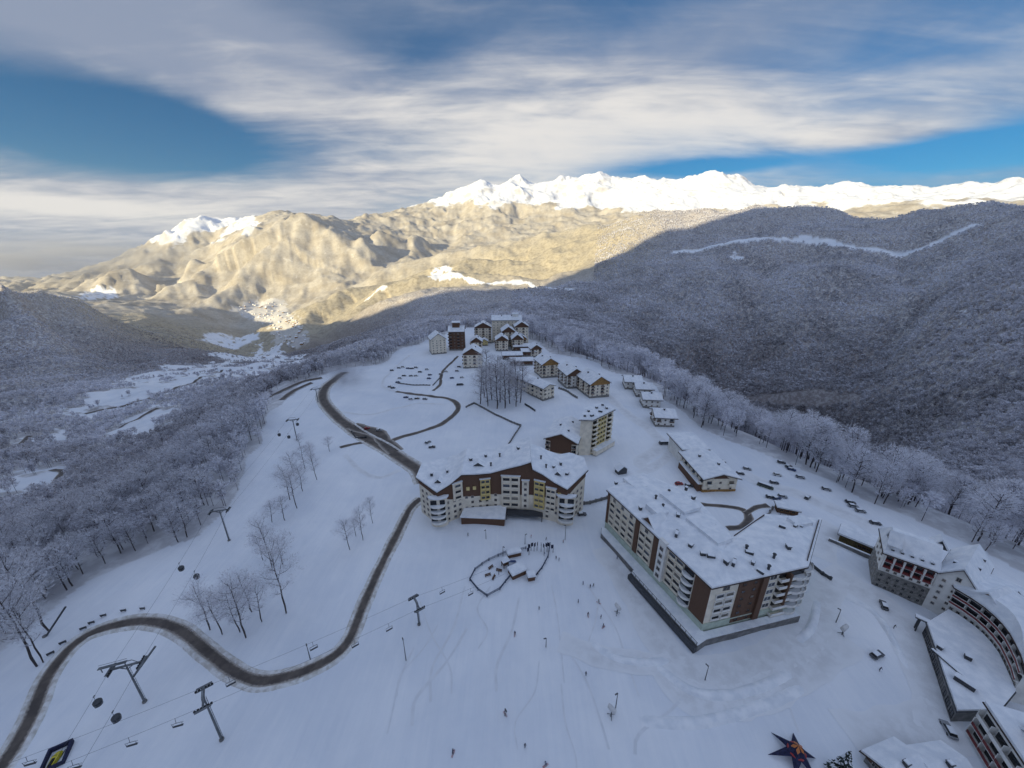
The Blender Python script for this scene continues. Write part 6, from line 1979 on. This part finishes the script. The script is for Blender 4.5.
for px, py, h, lb in ((406, 660, 9, 'thin lamp pole standing alone left of the open piste'), (615, 712, 8, 'thin lamp pole beside the lower snow gun'), (705, 680, 6, 'thin lamp pole on the groomed mound below the big hotel'), (503, 556, 5, 'thin pole behind the playground'),
                      (486, 539, 5, 'thin pole on the slope in front of the snowy annexe'), (565, 540, 8, 'thin pole before the right corner of the brown hotel'), (525, 664 - 120, 5, 'thin pole in front of the dark entrance canopy'), (310, 658, 6, 'thin pole inside the bend of the mountain road'),
                      (836, 622, 6, 'thin lamp pole on the square before the right hotels'), (546, 646, 4, 'short pole with a pale flag on the piste'), (795, 466, 12, 'tall thin mast before the tree belt on the right'), (505, 716, 3, 'short marker pole low on the piste')):
    pole(px, py, h, lb)


def snow_gun(px, py, rz, label):
    x, y, _ = at_z(px, py, 0)
    o = empty('snow_gun', (x, y, hz(x, y)), rz, label, 'snow gun', 'snow guns')
    mb = MB(); mb.lathe([(.22, -.2), (.18, 2.6)], 8)
    for k in range(3): a = k * 2.1; mb.tube((0, 0, .9), (math.cos(a) * 1.1, math.sin(a) * 1.1, 0), .08, n=5)
    mb.obj('stand', M['steel'], o)
    b = MB()
    prof = [(.55, -1.1), (.75, -1.0), (.72, 0), (.62, .9), (.55, 1.1)]
    vs = []; n = 12
    for r, l in prof:
        for i in range(n): t = 2 * PI * i / n; vs.append((l, r * math.cos(t), 3.2 + r * math.sin(t) + l * .35))
    b.add(vs, [(k * n + i, k * n + (i + 1) % n, (k + 1) * n + (i + 1) % n, (k + 1) * n + i) for k in range(4) for i in range(n)] + [tuple(range(n)), tuple(range(4 * n, 5 * n))[::-1]])
    b.obj('barrel', M['paint_white'], o)
    return o


snow_gun(617, 613, 2.2, 'white snow gun on a stand left of the big hotel'); snow_gun(611, 716, 2.5, 'white snow gun on a stand low on the piste'); snow_gun(842, 634, .4, 'dark backed snow gun on the square before the right hotels')

# ================================================================== vehicles
def car_proto(paint, snowy=True, kind='car', L=4.4, Wd=1.8):
    o = {}
    b = MB()
    h1 = .85 if kind == 'car' else 1.0
    prof = [(-L / 2, .35), (-L / 2 + .08, h1), (-L * .18, h1 + .06), (L * .28, h1), (L / 2 - .05, h1 - .18), (L / 2, .35)]
    n = len(prof)
    b.add([(x, -Wd / 2, z) for x, z in prof] + [(x, Wd / 2, z) for x, z in prof], [tuple(range(n))[::-1] if 0 else tuple(range(n)), tuple(range(n, 2 * n))[::-1]] + [(i, n + i, n + (i + 1) % n, (i + 1) % n) for i in range(n)])
    o['body'] = b.mesh('body', M[paint])
    c = MB(); zt = h1 + (.62 if kind == 'car' else 1.1)
    x0, x1 = (-L * .45, L * .24) if kind == 'car' else (-L * .47, L * .40)
    lo = [(x0, -Wd / 2 + .06, h1 - .02), (x1, -Wd / 2 + .06, h1 - .02), (x1, Wd / 2 - .06, h1 - .02), (x0, Wd / 2 - .06, h1 - .02)]
    hi = [(x0 + .4, -Wd / 2 + .25, zt), (x1 - .8 * (.5 if kind != 'car' else 1), -Wd / 2 + .25, zt), (x1 - .8 * (.5 if kind != 'car' else 1), Wd / 2 - .25, zt), (x0 + .4, Wd / 2 - .25, zt)]
    c.add(lo + hi, [(0, 1, 5, 4), (1, 2, 6, 5), (2, 3, 7, 6), (3, 0, 4, 7), (4, 5, 6, 7)], 0)
    o['window'] = c.mesh('window', M['glass'])
    r = MB(); cxm = (hi[0][0] + hi[1][0]) / 2; lw = hi[1][0] - hi[0][0]
    r.box((cxm, 0, zt + .05), (lw + .06, Wd - .42, .12)); o['roof'] = r.mesh('roof', M['snow' if snowy else paint])
    w = MB(); w.tube((0, -.12, 0), (0, .12, 0), .33, n=12); w.tube((0, -.14, 0), (0, .14, 0), .18, n=8, m=1); o['wheel'] = w.mesh('wheel', [M['black'], M['steel']])
    o['dim'] = (L, Wd)
    return o


CARP = {k: car_proto('paint_' + k, sn) for k, sn in (('white', 1), ('black', 1), ('silver', 1), ('red', 0), ('blue', 1), ('green', 1))}
VAN = car_proto('paint_green', True, 'van', 7.5, 2.3); VAN2 = car_proto('paint_black', True, 'van', 6.8, 2.2)


def car(P, px, py, rz, label, name='parked_car', cat='car', group='cars parked around the resort'):
    x, y, _ = at_z(px, py, 0)
    o = empty(name, (x, y, hz(x, y) + .1), rz, label, cat, group)
    for k in ('body', 'window', 'roof'): inst(k, P[k], o)
    L, Wd = P['dim']
    for sx in (-.3, .3):
        for sy in (-1, 1): inst('wheel', P['wheel'], o, (L * sx, sy * (Wd / 2 - .1), .33))
    return o


for c_, px, py, rz, lb in (('red', 679, 484, .1, 'small red car behind the big hotel'), ('black', 689, 486, -.2, 'dark car right of the small red one'), ('black', 774, 483, -.3, 'dark car uphill of the green van'),
                           ('black', 770, 499, -.4, 'dark car left of the timber kiosk'), ('blue', 776, 500, .2, 'dark blue car beside the timber kiosk'), ('silver', 782, 498, -.3, 'snowy silver car close to the kiosk roof'), ('black', 807, 499, .6, 'lone dark car on the white parking strip'),
                           ('silver', 826, 490, -.5, 'snowed in car near the tree belt'), ('black', 850, 503, -.4, 'dark snow topped car on the outer strip'), ('silver', 853, 507, -.4, 'pale snow topped car touching the dark one'), ('silver', 860, 512, -.3, 'snow buried grey car on the outer strip'),
                           ('black', 875, 524, -.3, 'dark snow topped car near the roof gable'), ('black', 740, 474, -.2, 'dark car beside the long lodge'), ('silver', 747, 469, -.4, 'silver car behind the long lodge'), ('black', 781, 464, -.5, 'dark car at the foot of the tree belt'),
                           ('black', 788, 468, .3, 'second dark car at the foot of the tree belt'), ('blue', 791, 471, -.6, 'dark blue car at the foot of the tree belt'), ('white', 777, 476, -.3, 'white snowed up car on the parking strip'), ('silver', 800, 478, -.4, 'silver car between the mast and the strip'),
                           ('black', 883, 607, 1.0, 'dark car on the street below the stone hotel'), ('black', 876, 657, .3, 'dark car out on the white square'), ('silver', 948, 730, 1.2, 'snowy car before the corner hotel'), ('black', 724, 462, 1.2, 'dark car squeezed between lodge wing and trees'),
                           ('black', 432, 447, .2, 'dark car on the white meadow above the hotel'), ('silver', 428, 443, .9, 'silver car on the white meadow above the hotel'), ('black', 582, 514, .1, 'dark car at the corner of the brown hotel')):
    car(CARP[c_], px, py, rz, lb)
for k, (px, py) in enumerate(((392, 371), (399, 369), (403, 368), (408, 369), (412, 369), (416, 368), (427, 370), (430, 375), (404, 376), (411, 376), (400, 379), (398, 383), (393, 388), (390, 387), (416, 376), (429, 379), (420, 372),
                              (441, 375), (446, 372), (452, 378), (459, 367), (457, 371), (462, 378), (406, 398), (417, 399), (425, 399), (411, 400))):
    car(CARP[('black', 'silver', 'white', 'blue')[k % 4]], px, py, .1 * (k % 5) - .2, 'snow dusted car in the distant car park below the cream tower' if px < 435 else 'snow dusted car beside the lane to the cream chalet', group='cars in the distant car park')
car(VAN, 765, 487, -.75, 'long green grey van parked above the kiosk', 'parked_van', 'van'); car(VAN2, 664, 444.5, .05, 'dark minibus waiting on the packed lane', 'parked_van', 'van')
car(CARP['red'], 367, 429, .6, 'red car stopped in the lay-by of the village road', 'parked_car'); car(CARP['silver'], 379, 431, .1, 'grey snow plough car beside the red one', 'parked_car')
car(VAN2, 460, 384.5, .1, 'dark snow topped minibus at the foot of the cream chalet', 'parked_van', 'van')

# ================================================================== playground, tent, small structures
def box_thing(name, px, py, rz, label, cat, parts, group=None):
    x, y, _ = at_z(px, py, 0)
    o = empty(name, (x, y, hz(x, y)), rz, label, cat, group)
    for nm, m_, f in parts:
        mb = MB(); f(mb); mb.obj(nm, M[m_], o)
    return o


def tower_parts():
    def legs(mb):
        for x in (-1, 1):
            for y in (-1, 1): mb.box((x, y, 1.8), (.22, .22, 3.8))
    def deck(mb): mb.box((0, 0, 1.7), (2.4, 2.4, .2)); mb.box((0, 1.1, 2.2), (2.2, .1, .8)); mb.box((-1.1, 0, 2.2), (.1, 2.0, .8))
    def roof(mb): mb.add([(-1.6, -1.6, 3.6), (1.6, -1.6, 3.6), (1.6, 1.6, 3.6), (-1.6, 1.6, 3.6), (0, 0, 5.0)], [(0, 1, 4), (1, 2, 4), (2, 3, 4), (3, 0, 4), (3, 2, 1, 0)])
    def slide(mb): mb.add([(1.2, -.5, 1.8), (1.2, .5, 1.8), (5, .5, .2), (5, -.5, .2), (1.2, -.5, 2.1), (1.2, .5, 2.1), (5, .5, .4), (5, -.5, .4)], [(3, 2, 1, 0), (0, 1, 5, 4), (0, 4, 7, 3), (1, 2, 6, 5), (2, 3, 7, 6), (4, 5, 6, 7)])
    return [('frame_post', 'dark', legs), ('deck', 'wood', deck), ('roof', 'snow', roof), ('slide', 'paint_blue', slide)]


box_thing('play_tower', 505, 567, .5, 'dark play tower with a blue slide in the snow playground', 'play tower', tower_parts())


def hut(w, d_, h):
    def wl(mb): mb.box((0, 0, h / 2), (w, d_, h))
    def rf(mb): mb.box((0, 0, h + .15), (w + .7, d_ + .7, .3)); mb.box((0, 0, h + .45), (w + .4, d_ + .4, .35))
    return [('wall', 'wood', wl), ('roof', 'snow', rf)]


box_thing('playground_hut', 517, 574, .5, 'snow roofed low hut in the middle of the playground', 'hut', hut(6, 4, 2.3))
box_thing('playground_hut', 531, 579, .2, 'small dark hut at the right end of the playground', 'hut', hut(2.6, 2.2, 2.2))
box_thing('playground_hut', 514, 555, .3, 'long low hut at the top of the playground', 'hut', hut(5.5, 2.2, 2.1))


def bench():
    def s(mb): mb.box((0, 0, .48), (2.4, .5, .08))
    def b(mb): mb.box((0, .28, .85), (2.4, .08, .5))
    def l(mb):
        for x in (-1, 1): mb.box((x, 0, .22), (.1, .45, .48))
    return [('seat', 'wood', s), ('backrest', 'wood', b), ('leg', 'dark', l)]


for k, (px, py, rz, lb) in enumerate(((488, 577, .4, 'dark bench at the left inside the net fence'), (494, 579, 1.2, 'dark bench at the lower side of the playground'), (499, 572, -.3, 'dark bench near the play tower'), (491, 569, .8, 'dark bench at the upper side of the playground'))):
    box_thing('bench', px, py, rz, lb, 'bench', bench(), 'benches in the playground')
for k, (px, py) in enumerate(((528, 552), (531, 551), (534, 551.5), (537, 551), (541, 552), (544, 553), (547, 552), (549, 551), (553, 553), (529, 555))):
    def mast(mb): mb.lathe([(.12, -.2), (.09, 4.2)], 7)
    def fl(mb): mb.box((.5, 0, 3.2), (.9, .06, 1.9))
    box_thing('banner_pole', px, py, .4 * k, 'dark banner pole in the row behind the playground', 'banner', [('mast', 'dark', mast), ('banner', 'navy', fl)], 'row of banner poles')

# star shaped tent
x, y, _ = at_z(794, 757, 0)
o = empty('star_tent', (x, y, hz(x, y)), .0, 'dark navy six pointed star tent with an orange top', 'tent')
mb = MB(); vs = [(0, 0, 4.6)]; n = 6; ri = []; ro = []
R6 = [6.4, 4.9, 5.4, 5.2, 6.0, 5.6]
for k in range(n):
    a = 2 * PI * k / n + PI * .98
    vs.append((R6[k] * math.cos(a), R6[k] * math.sin(a), .15)); vs.append((R6[k] * .62 * math.cos(a), R6[k] * .62 * math.sin(a), 1.5)); a2 = a + PI / n
    vs.append((2.0 * math.cos(a2), 2.0 * math.sin(a2), 2.2)); 
    vs.append((1.45 * math.cos(a), 1.45 * math.sin(a), 3.5))
fs = []
for k in range(n):
    b = 1 + 4 * k; p = 1 + 4 * ((k - 1) % n)
    fs += [(0, p + 2, b + 3), (0, b + 3, b + 2), (b + 3, p + 2, b + 1), (b + 3, b + 1, b + 2), (b + 1, p + 2, b), (b + 1, b, b + 2)]
mb.add(vs, fs); me = mb.mesh('canopy', M['navy']); c_ = inst('canopy', me, o)
mod = c_.modifiers.new('thickness', 'SOLIDIFY'); mod.thickness = .06
mb = MB()
for k in range(5):
    a = 2 * PI * k / 5 + .3
    mb.add([(0, 0, 4.72), (1.0 * math.cos(a - .45), 1.0 * math.sin(a - .45), 4.02), (1.5 * math.cos(a), 1.5 * math.sin(a), 3.62), (1.0 * math.cos(a + .45), 1.0 * math.sin(a + .45), 4.02)], [(0, 1, 2, 3)])
c_ = mb.obj('painted_top', M['paint_orange'], o)
mb = MB(); mb.lathe([(1.9, 2.75), (2.05, 2.6), (1.9, 2.55)], 12); mb.obj('red_band', M['paint_red'], o)
mb = MB(); mb.lathe([(.09, 0), (.09, 4.6)], 8); mb.obj('centre_pole', M['steel'], o)

# decorated conifer beside it
x, y, _ = at_z(838, 776, 0)
o = empty('conifer', (x, y, hz(x, y)), 0, 'dark snow dusted conical fir beside the star tent', 'tree')
mb = MB(); mb.lathe([(.28, -.3), (.18, 5), (.04, 10)], 8); mb.obj('trunk', M['bark'], o)
g = np.random.default_rng(3); mb = MB(); ms = MB()
for k in range(420):
    t = g.random() ** .75; zz_ = .7 + 9.0 * (1 - t) if False else .8 + 9.0 * g.random() ** 1.3
    rad = 2.7 * (1 - (zz_ - .8) / 9.3) + .15
    a = g.uniform(0, 6.28); r0 = rad * g.uniform(.25, .55); r1 = rad * g.uniform(.8, 1.08)
    p0 = Vector((r0 * math.cos(a), r0 * math.sin(a), zz_ + .15)); p1 = Vector((r1 * math.cos(a), r1 * math.sin(a), zz_ - .35 * rad * .5))
    sv = Vector((-math.sin(a), math.cos(a), 0)) * (.16 + .14 * rad * .5)
    mm = p0.lerp(p1, .55)
    (ms if g.random() < .30 else mb).add([p0, mm - sv, p1, mm + sv, mm + Vector((0, 0, -.18))], [(0, 1, 2, 3), (0, 4, 1), (1, 4, 2), (2, 4, 3), (3, 4, 0)])
mb.obj('crown', M['needle'], o); ms.obj('snow_load', M['snow'], o)

# yellow snowmobile in its padded pen
x, y, _ = at_z(57, 757, 0)
o = empty('padded_pen', (x, y, hz(x, y)), .55, 'dark padded rectangular pen in the bottom left corner', 'pen'); o.scale = (.72, .72, .8)
for (cx_, cy_, sx, sy) in ((-2.7, 0, .6, 7.6), (2.7, 0, .6, 7.6), (0, 3.5, 4.8, .6), (0, -3.5, 4.8, .6)):
    mb = MB(); mb.box((cx_, cy_, .6), (sx, sy, 1.4)); mb.box((cx_, cy_, 1.34), (sx + .1, sy + .1, .12)); mb.obj('padding', M['navy'], o)
o = empty('snowmobile', (x + .2, y - .5, hz(x, y)), 1.9, 'bright yellow snowmobile parked inside the dark pen', 'snowmobile'); o.scale = (1.15, 1.15, 1.15)
mb = MB(); mb.add([(-1.6, -.6, .3), (.4, -.7, .3), (1.5, -.5, .3), (1.5, .5, .3), (.4, .7, .3), (-1.6, .6, .3), (-1.5, -.45, .85), (.2, -.6, 1.0), (1.3, -.3, .75), (1.3, .3, .75), (.2, .6, 1.0), (-1.5, .45, .85), (.3, -.3, 1.25), (.3, .3, 1.25)],
                   [(0, 1, 7, 6), (1, 2, 8, 7), (2, 3, 9, 8), (3, 4, 10, 9), (4, 5, 11, 10), (5, 0, 6, 11), (7, 8, 12), (9, 10, 13), (8, 9, 13, 12), (6, 7, 12, 13, 10, 11), (5, 4, 3, 2, 1, 0)]); mb.obj('body', M['paint_yellow'], o)
mb = MB(); mb.box((-.8, 0, 1.0), (1.4, .5, .25)); mb.obj('seat', M['black'], o)
mb = MB(); mb.box((-.5, 0, .16), (2.4, .5, .34)); mb.obj('track', M['black'], o)
for s in (-.55, .55):
    mb = MB(); mb.box((1.1, s, .05), (1.5, .16, .06)); mb.tube((1.1, s, .05), (.9, s * .6, .45), .05, n=5); mb.obj('ski', M['dark'], o)
mb = MB(); mb.tube((.25, -.5, 1.35), (.25, .5, 1.35), .04, n=5); mb.obj('handlebar', M['dark'], o)
# mast and marker poles at the forest edge
x, y, _ = at_z(46, 638, 0)
o = empty('cable_mast', (x, y, hz(x, y)), 0, 'dark slanting mast at the forest edge near the road', 'mast')
mb = MB(); mb.tube((0, 0, -.3), (7.2, 3.0, 9.5), .28, n=8); mb.obj('mast', M['dark'], o)
mb = MB(); mb.lathe([(.7, -.3), (.6, .4)], 10); mb.obj('footing', M['concrete'], o)
for k, (px, py) in enumerate(((52, 656), (64, 645), (84, 630), (92, 624), (104, 617), (124, 612), (143, 610))):
    def mk(mb): mb.box((0, 0, .75), (1.6, .25, .9)); mb.box((-.6, 0, .2), (.12, .2, .8)); mb.box((.6, 0, .2), (.12, .2, .8))
    def sn(mb): mb.box((0, 0, 1.27), (1.7, .4, .14))
    box_thing('road_barrier', px, py, .8 - .12 * k, 'short dark barrier in the row on the outer edge of the bend', 'barrier', [('panel', 'dark', mk), ('snow_cap', 'snow', sn)], 'barriers along the outer bend')

# ================================================================== people
def body_mesh(name, pose, jacket, trousers):
    J = {'pel': (0, 0, .95), 'che': (0, pose.get('lean', 0.0), 1.30), 'neck': (0, pose.get('lean', 0) * 1.3, 1.50), 'head': (0, pose.get('lean', 0) * 1.4 + .02, 1.66)}
    st = pose.get('step', .08)
    for s, nm in ((-1, 'l'), (1, 'r')):
        J['sh' + nm] = (s * .19, pose.get('lean', 0), 1.42); a = pose.get('arm', .1)
        J['el' + nm] = (s * .27, a * .5 + pose.get('lean', 0), 1.16); J['ha' + nm] = (s * .27, a * 1.6 + pose.get('lean', 0), .95)
        J['hip' + nm] = (s * .10, 0, .90); J['kn' + nm] = (s * .12, s * st * .6 + .04, .50); J['an' + nm] = (s * .13, s * st, .08); J['to' + nm] = (s * .14, s * st + .17, .05)
    rad = {'pel': .15, 'che': .165, 'neck': .06, 'head': .105, 'sh': .075, 'el': .055, 'ha': .045, 'hip': .10, 'kn': .07, 'an': .06, 'to': .05}
    ks = list(J); E = [('pel', 'che'), ('che', 'neck'), ('neck', 'head')]
    for nm in 'lr': E += [('che', 'sh' + nm), ('sh' + nm, 'el' + nm), ('el' + nm, 'ha' + nm), ('pel', 'hip' + nm), ('hip' + nm, 'kn' + nm), ('kn' + nm, 'an' + nm), ('an' + nm, 'to' + nm)]
    me = bpy.data.meshes.new('skeleton'); me.from_pydata([J[k] for k in ks], [(ks.index(a), ks.index(b)) for a, b in E], [])
    ob = bpy.data.objects.new('tmp', me); COL.objects.link(ob)
    md = ob.modifiers.new('s', 'SKIN'); 
    for i, k in enumerate(ks):
        r = rad.get(k, rad.get(k[:-1])); sv = me.skin_vertices[0].data[i]; sv.radius = (r, r * (.8 if k in ('che', 'pel') else 1)); sv.use_root = (k == 'pel')
    ob.modifiers.new('u', 'SUBSURF').levels = 1
    dg = bpy.context.evaluated_depsgraph_get(); ev = ob.evaluated_get(dg)
    out = bpy.data.meshes.new_from_object(ev)
    bpy.data.objects.remove(ob); out.name = name
    out.materials.clear()
    for m_ in (jacket, trousers, 'skin', 'black'): out.materials.append(M[m_])
    for p in out.polygons:
        z = p.center.z
        p.material_index = 2 if z > 1.53 else (0 if z > .93 or abs(p.center.x) > .21 else (1 if z > .2 else 3)); p.use_smooth = True
    return out


POSES = [{'lean': .03, 'step': .05, 'arm': .1}, {'lean': .12, 'step': .22, 'arm': .22}, {'lean': .18, 'step': .04, 'arm': .28}]
JK = ['paint_black', 'navy', 'paint_red', 'paint_blue', 'paint_orange', 'paint_green']
BM = {(i, j): body_mesh('body', POSES[i], JK[j], 'black' if j % 2 else 'navy') for i in range(3) for j in range(6)}
_b = MB(); _b.lathe([(.115, 1.68), (.125, 1.72), (.10, 1.80), (.03, 1.83)], 10); hat_me = _b.mesh('hat', M['navy'], True)
_b = MB(); _b.add([(-.05, -.75, .0), (.05, -.75, .0), (.05, .75, .0), (.03, .95, .1), (-.03, .95, .1), (-.05, .75, .0), (-.05, -.75, .03), (.05, -.75, .03), (.05, .75, .03), (.03, .95, .13), (-.03, .95, .13), (-.05, .75, .03)], [(6, 7, 8, 9, 10, 11), (5, 4, 3, 2, 1, 0), (0, 1, 7, 6), (1, 2, 8, 7), (2, 3, 9, 8), (3, 4, 10, 9), (4, 5, 11, 10), (5, 0, 6, 11)]); ski_me = _b.mesh('ski', M['paint_red'])
_b = MB(); _b.tube((0, 0, 0), (0, .35, 1.05), .018, n=5); pole_me = _b.mesh('ski_pole', M['dark'])
PPL = [(539, 610, 0, 'person', 'person in dark clothes standing alone below the playground'), (515, 633, 1, 'skier', 'skier in a dark jacket mid piste'), (586, 674, 0, 'person', 'person in black alone on the lower piste'), (505, 714, 1, 'skier', 'skier in navy low on the piste'),
       (453, 756, 2, 'skier', 'skier crouching at the bottom edge of the piste'), (546, 766, 1, 'skier', 'skier in blue at the very bottom edge'), (525, 748, 0, 'person', 'pale dressed person standing near the bottom edge'), (578, 603, 0, 'person', 'person left in the loose group beside the snow gun'),
       (599, 603, 1, 'skier', 'skier right in the loose group beside the snow gun'), (583, 586, 0, 'person', 'person at the top of the loose group'), (590, 589, 0, 'person', 'one of two people standing together uphill of the snow gun'), (593, 588, 1, 'person', 'other of two people standing together uphill of the snow gun'),
       (588, 615, 2, 'skier', 'skier gliding left of the snow gun'), (601, 618, 0, 'person', 'person in dark clothes just left of the snow gun'), (603, 627, 1, 'skier', 'skier heading down past the snow gun'), (531, 538, 0, 'person', 'person in red before the hotel entrance'),
       (563, 543, 0, 'person', 'person in red at the thin pole by the brown hotel'), (468, 537, 1, 'person', 'person walking below the snowy annexe'), (546, 540, 1, 'person', 'person walking behind the banner poles'), (556, 560, 0, 'person', 'person right of the playground net'), (559, 562, 0, 'person', 'second person right of the playground net'),
       (617, 560, 0, 'person', 'person by the foot of the big hotel'), (879, 671, 1, 'person', 'person walking across the white square'), (893, 629, 1, 'person', 'person walking on the street before the right hotels'), (499, 576, 0, 'person', 'person inside the playground by the tower'), (508, 561, 0, 'person', 'person at the top of the playground'), (538, 575, 0, 'person', 'person beside the small playground hut'),
       (544, 556, 1, 'person', 'person walking among the banner poles'), (522, 571, 0, 'person', 'person next to the snow roofed playground hut')]
for k, (px, py, ps, ty, lb) in enumerate(PPL):
    x, y, _ = at_z(px, py, 0); j = 2 if 'in red' in lb else (3 if 'in blue' in lb else [0, 1, 0, 3, 1, 5][k % 6])
    o = empty('person', (x, y, hz(x, y) + .03), random.uniform(0, 6), lb, 'person', 'people on the snow')
    inst('body', BM[(ps, j)], o); inst('hat', hat_me, o, (0, POSES[ps]['lean'] * 1.4 + .02, 0))
    if ty == 'skier':
        for s in (-.13, .13): inst('ski', ski_me, o, (s, .05, -.02))
        for s in (-.27, .27): inst('ski_pole', pole_me, o, (s, POSES[ps]['arm'] * 1.6 + POSES[ps]['lean'] - .33, 0))

# ================================================================== sunlit town in the valley
g = np.random.default_rng(8)
town = []
tx = np.array([p[0] for p in TOWN_W]); ty = np.array([p[1] for p in TOWN_W])
hm = []
for wv, rf in (('cream', 'snow'), ('white', 'snow'), ('gold', 'snow')):
    b = MB(); b.box((0, 0, 2.4), (12, 9, 6.6)); w_ = b.mesh('wall', M[wv])
    b = MB(); b.add([(-6.8, -5.4, 5.5), (6.8, -5.4, 5.5), (6.8, 0, 8.6), (-6.8, 0, 8.6), (6.8, 5.4, 5.5), (-6.8, 5.4, 5.5)], [(0, 1, 2, 3), (3, 2, 4, 5), (0, 3, 5), (1, 4, 2), (0, 5, 4, 1)]); r_m = b.mesh('roof', M[rf]); hm.append((w_, r_m))
cand = []
pxp = [(232, 307), (255, 301), (283, 301), (292, 315), (304, 330), (309, 341), (297, 349), (277, 342), (269, 322), (246, 317)]
while len(cand) < 110:
    a, b = g.uniform(230, 310), g.uniform(300, 350)
    if bool(in_poly(np.array([a]), np.array([b]), pxp)[0]): cand.append((a, b))
for k, (px, py) in enumerate(cand):
    x, y, z = at(px + g.uniform(-1, 1), py + g.uniform(-.8, .8))
    w_, r_m = hm[k % 3]; s = g.uniform(.8, 1.7)
    o = empty('town_house', (x, y, z), g.uniform(-.5, .5), 'tiny sunlit house in the valley town', 'house', 'houses of the valley town'); o.scale = (s, s, s)
    inst('wall', w_, o); inst('roof', r_m, o)

# ================================================================== air
mb = MB(); mb.box((0, 500, 650), (31000, 31000, 2700))
hm_ = bpy.data.materials.new('valley_air'); hm_.use_nodes = True
hn = hm_.node_tree; hn.nodes.remove(hn.nodes['Principled BSDF'])
pv = hn.nodes.new('ShaderNodeVolumePrincipled')
pv.inputs['Color'].default_value = (.86, .88, .95, 1); pv.inputs['Density'].default_value = 1.5e-5; pv.inputs['Anisotropy'].default_value = .1
hn.links.new(pv.outputs[0], hn.nodes['Material Output'].inputs['Volume'])
o = mb.obj('haze', hm_)
tag(o, 'thin bluish winter haze filling the valley air', 'haze', kind='stuff')

x, y, _ = at_z(346, 384, 0)
mb = MB(); mb.lathe([(.02, -1), (.5, -.86), (.86, -.5), (1, 0), (.86, .5), (.5, .86), (.02, 1)], 20)
sm = bpy.data.materials.new('mauve_smoke'); sm.use_nodes = True
hn = sm.node_tree; hn.nodes.remove(hn.nodes['Principled BSDF']); nt = NT(hn)
tc = nt.n('ShaderNodeTexCoord').outputs['Object']
l2 = nt.n('ShaderNodeVectorMath', operation='DOT_PRODUCT', ins={0: tc, 1: tc}).outputs['Value']
fall = nt.math('POWER', nt.math('SUBTRACT', 1.0, l2, clamp=True), 1.6)
dens = nt.math('MULTIPLY', fall, nt.math('MULTIPLY', nt.ramp(nt.noise(tc, 1.6, 4, .6, .5), .32, .75), .06))
pv = nt.n('ShaderNodeVolumePrincipled', ins={'Color': (.98, .93, .98, 1), 'Density': dens})
hn.links.new(pv.outputs[0], hn.nodes['Material Output'].inputs['Volume'])
o = mb.obj('smoke', sm, None, (x, y + 4, 16)); o.scale = (26, 24, 24)
tag(o, 'mauve smoke drifting over the top bend of the village road', 'smoke', kind='stuff')

mb = MB(); mb.lathe([(.02, -1), (.5, -.86), (.86, -.5), (1, 0), (.86, .5), (.5, .86), (.02, 1)], 20)
cm_ = bpy.data.materials.new('low_cloud'); cm_.use_nodes = True
hn = cm_.node_tree; hn.nodes.remove(hn.nodes['Principled BSDF']); nt = NT(hn)
tc = nt.n('ShaderNodeTexCoord').outputs['Object']
l2 = nt.n('ShaderNodeVectorMath', operation='DOT_PRODUCT', ins={0: tc, 1: tc}).outputs['Value']
fall = nt.math('POWER', nt.math('SUBTRACT', 1.0, l2, clamp=True), 1.4)
dens = nt.math('MULTIPLY', fall, nt.math('MULTIPLY', nt.ramp(nt.noise(tc, 2.2, 4, .6, .5), .30, .75), .0011))
pv = nt.n('ShaderNodeVolumePrincipled', ins={'Color': (.80, .83, .90, 1), 'Density': dens})
hn.links.new(pv.outputs[0], hn.nodes['Material Output'].inputs['Volume'])
o = mb.obj('cloud', cm_, None, (-7600, 6300, 10)); o.scale = (2900, 1700, 430)
tag(o, 'low grey cloud bank hiding the far left end of the mountains', 'cloud', kind='stuff')
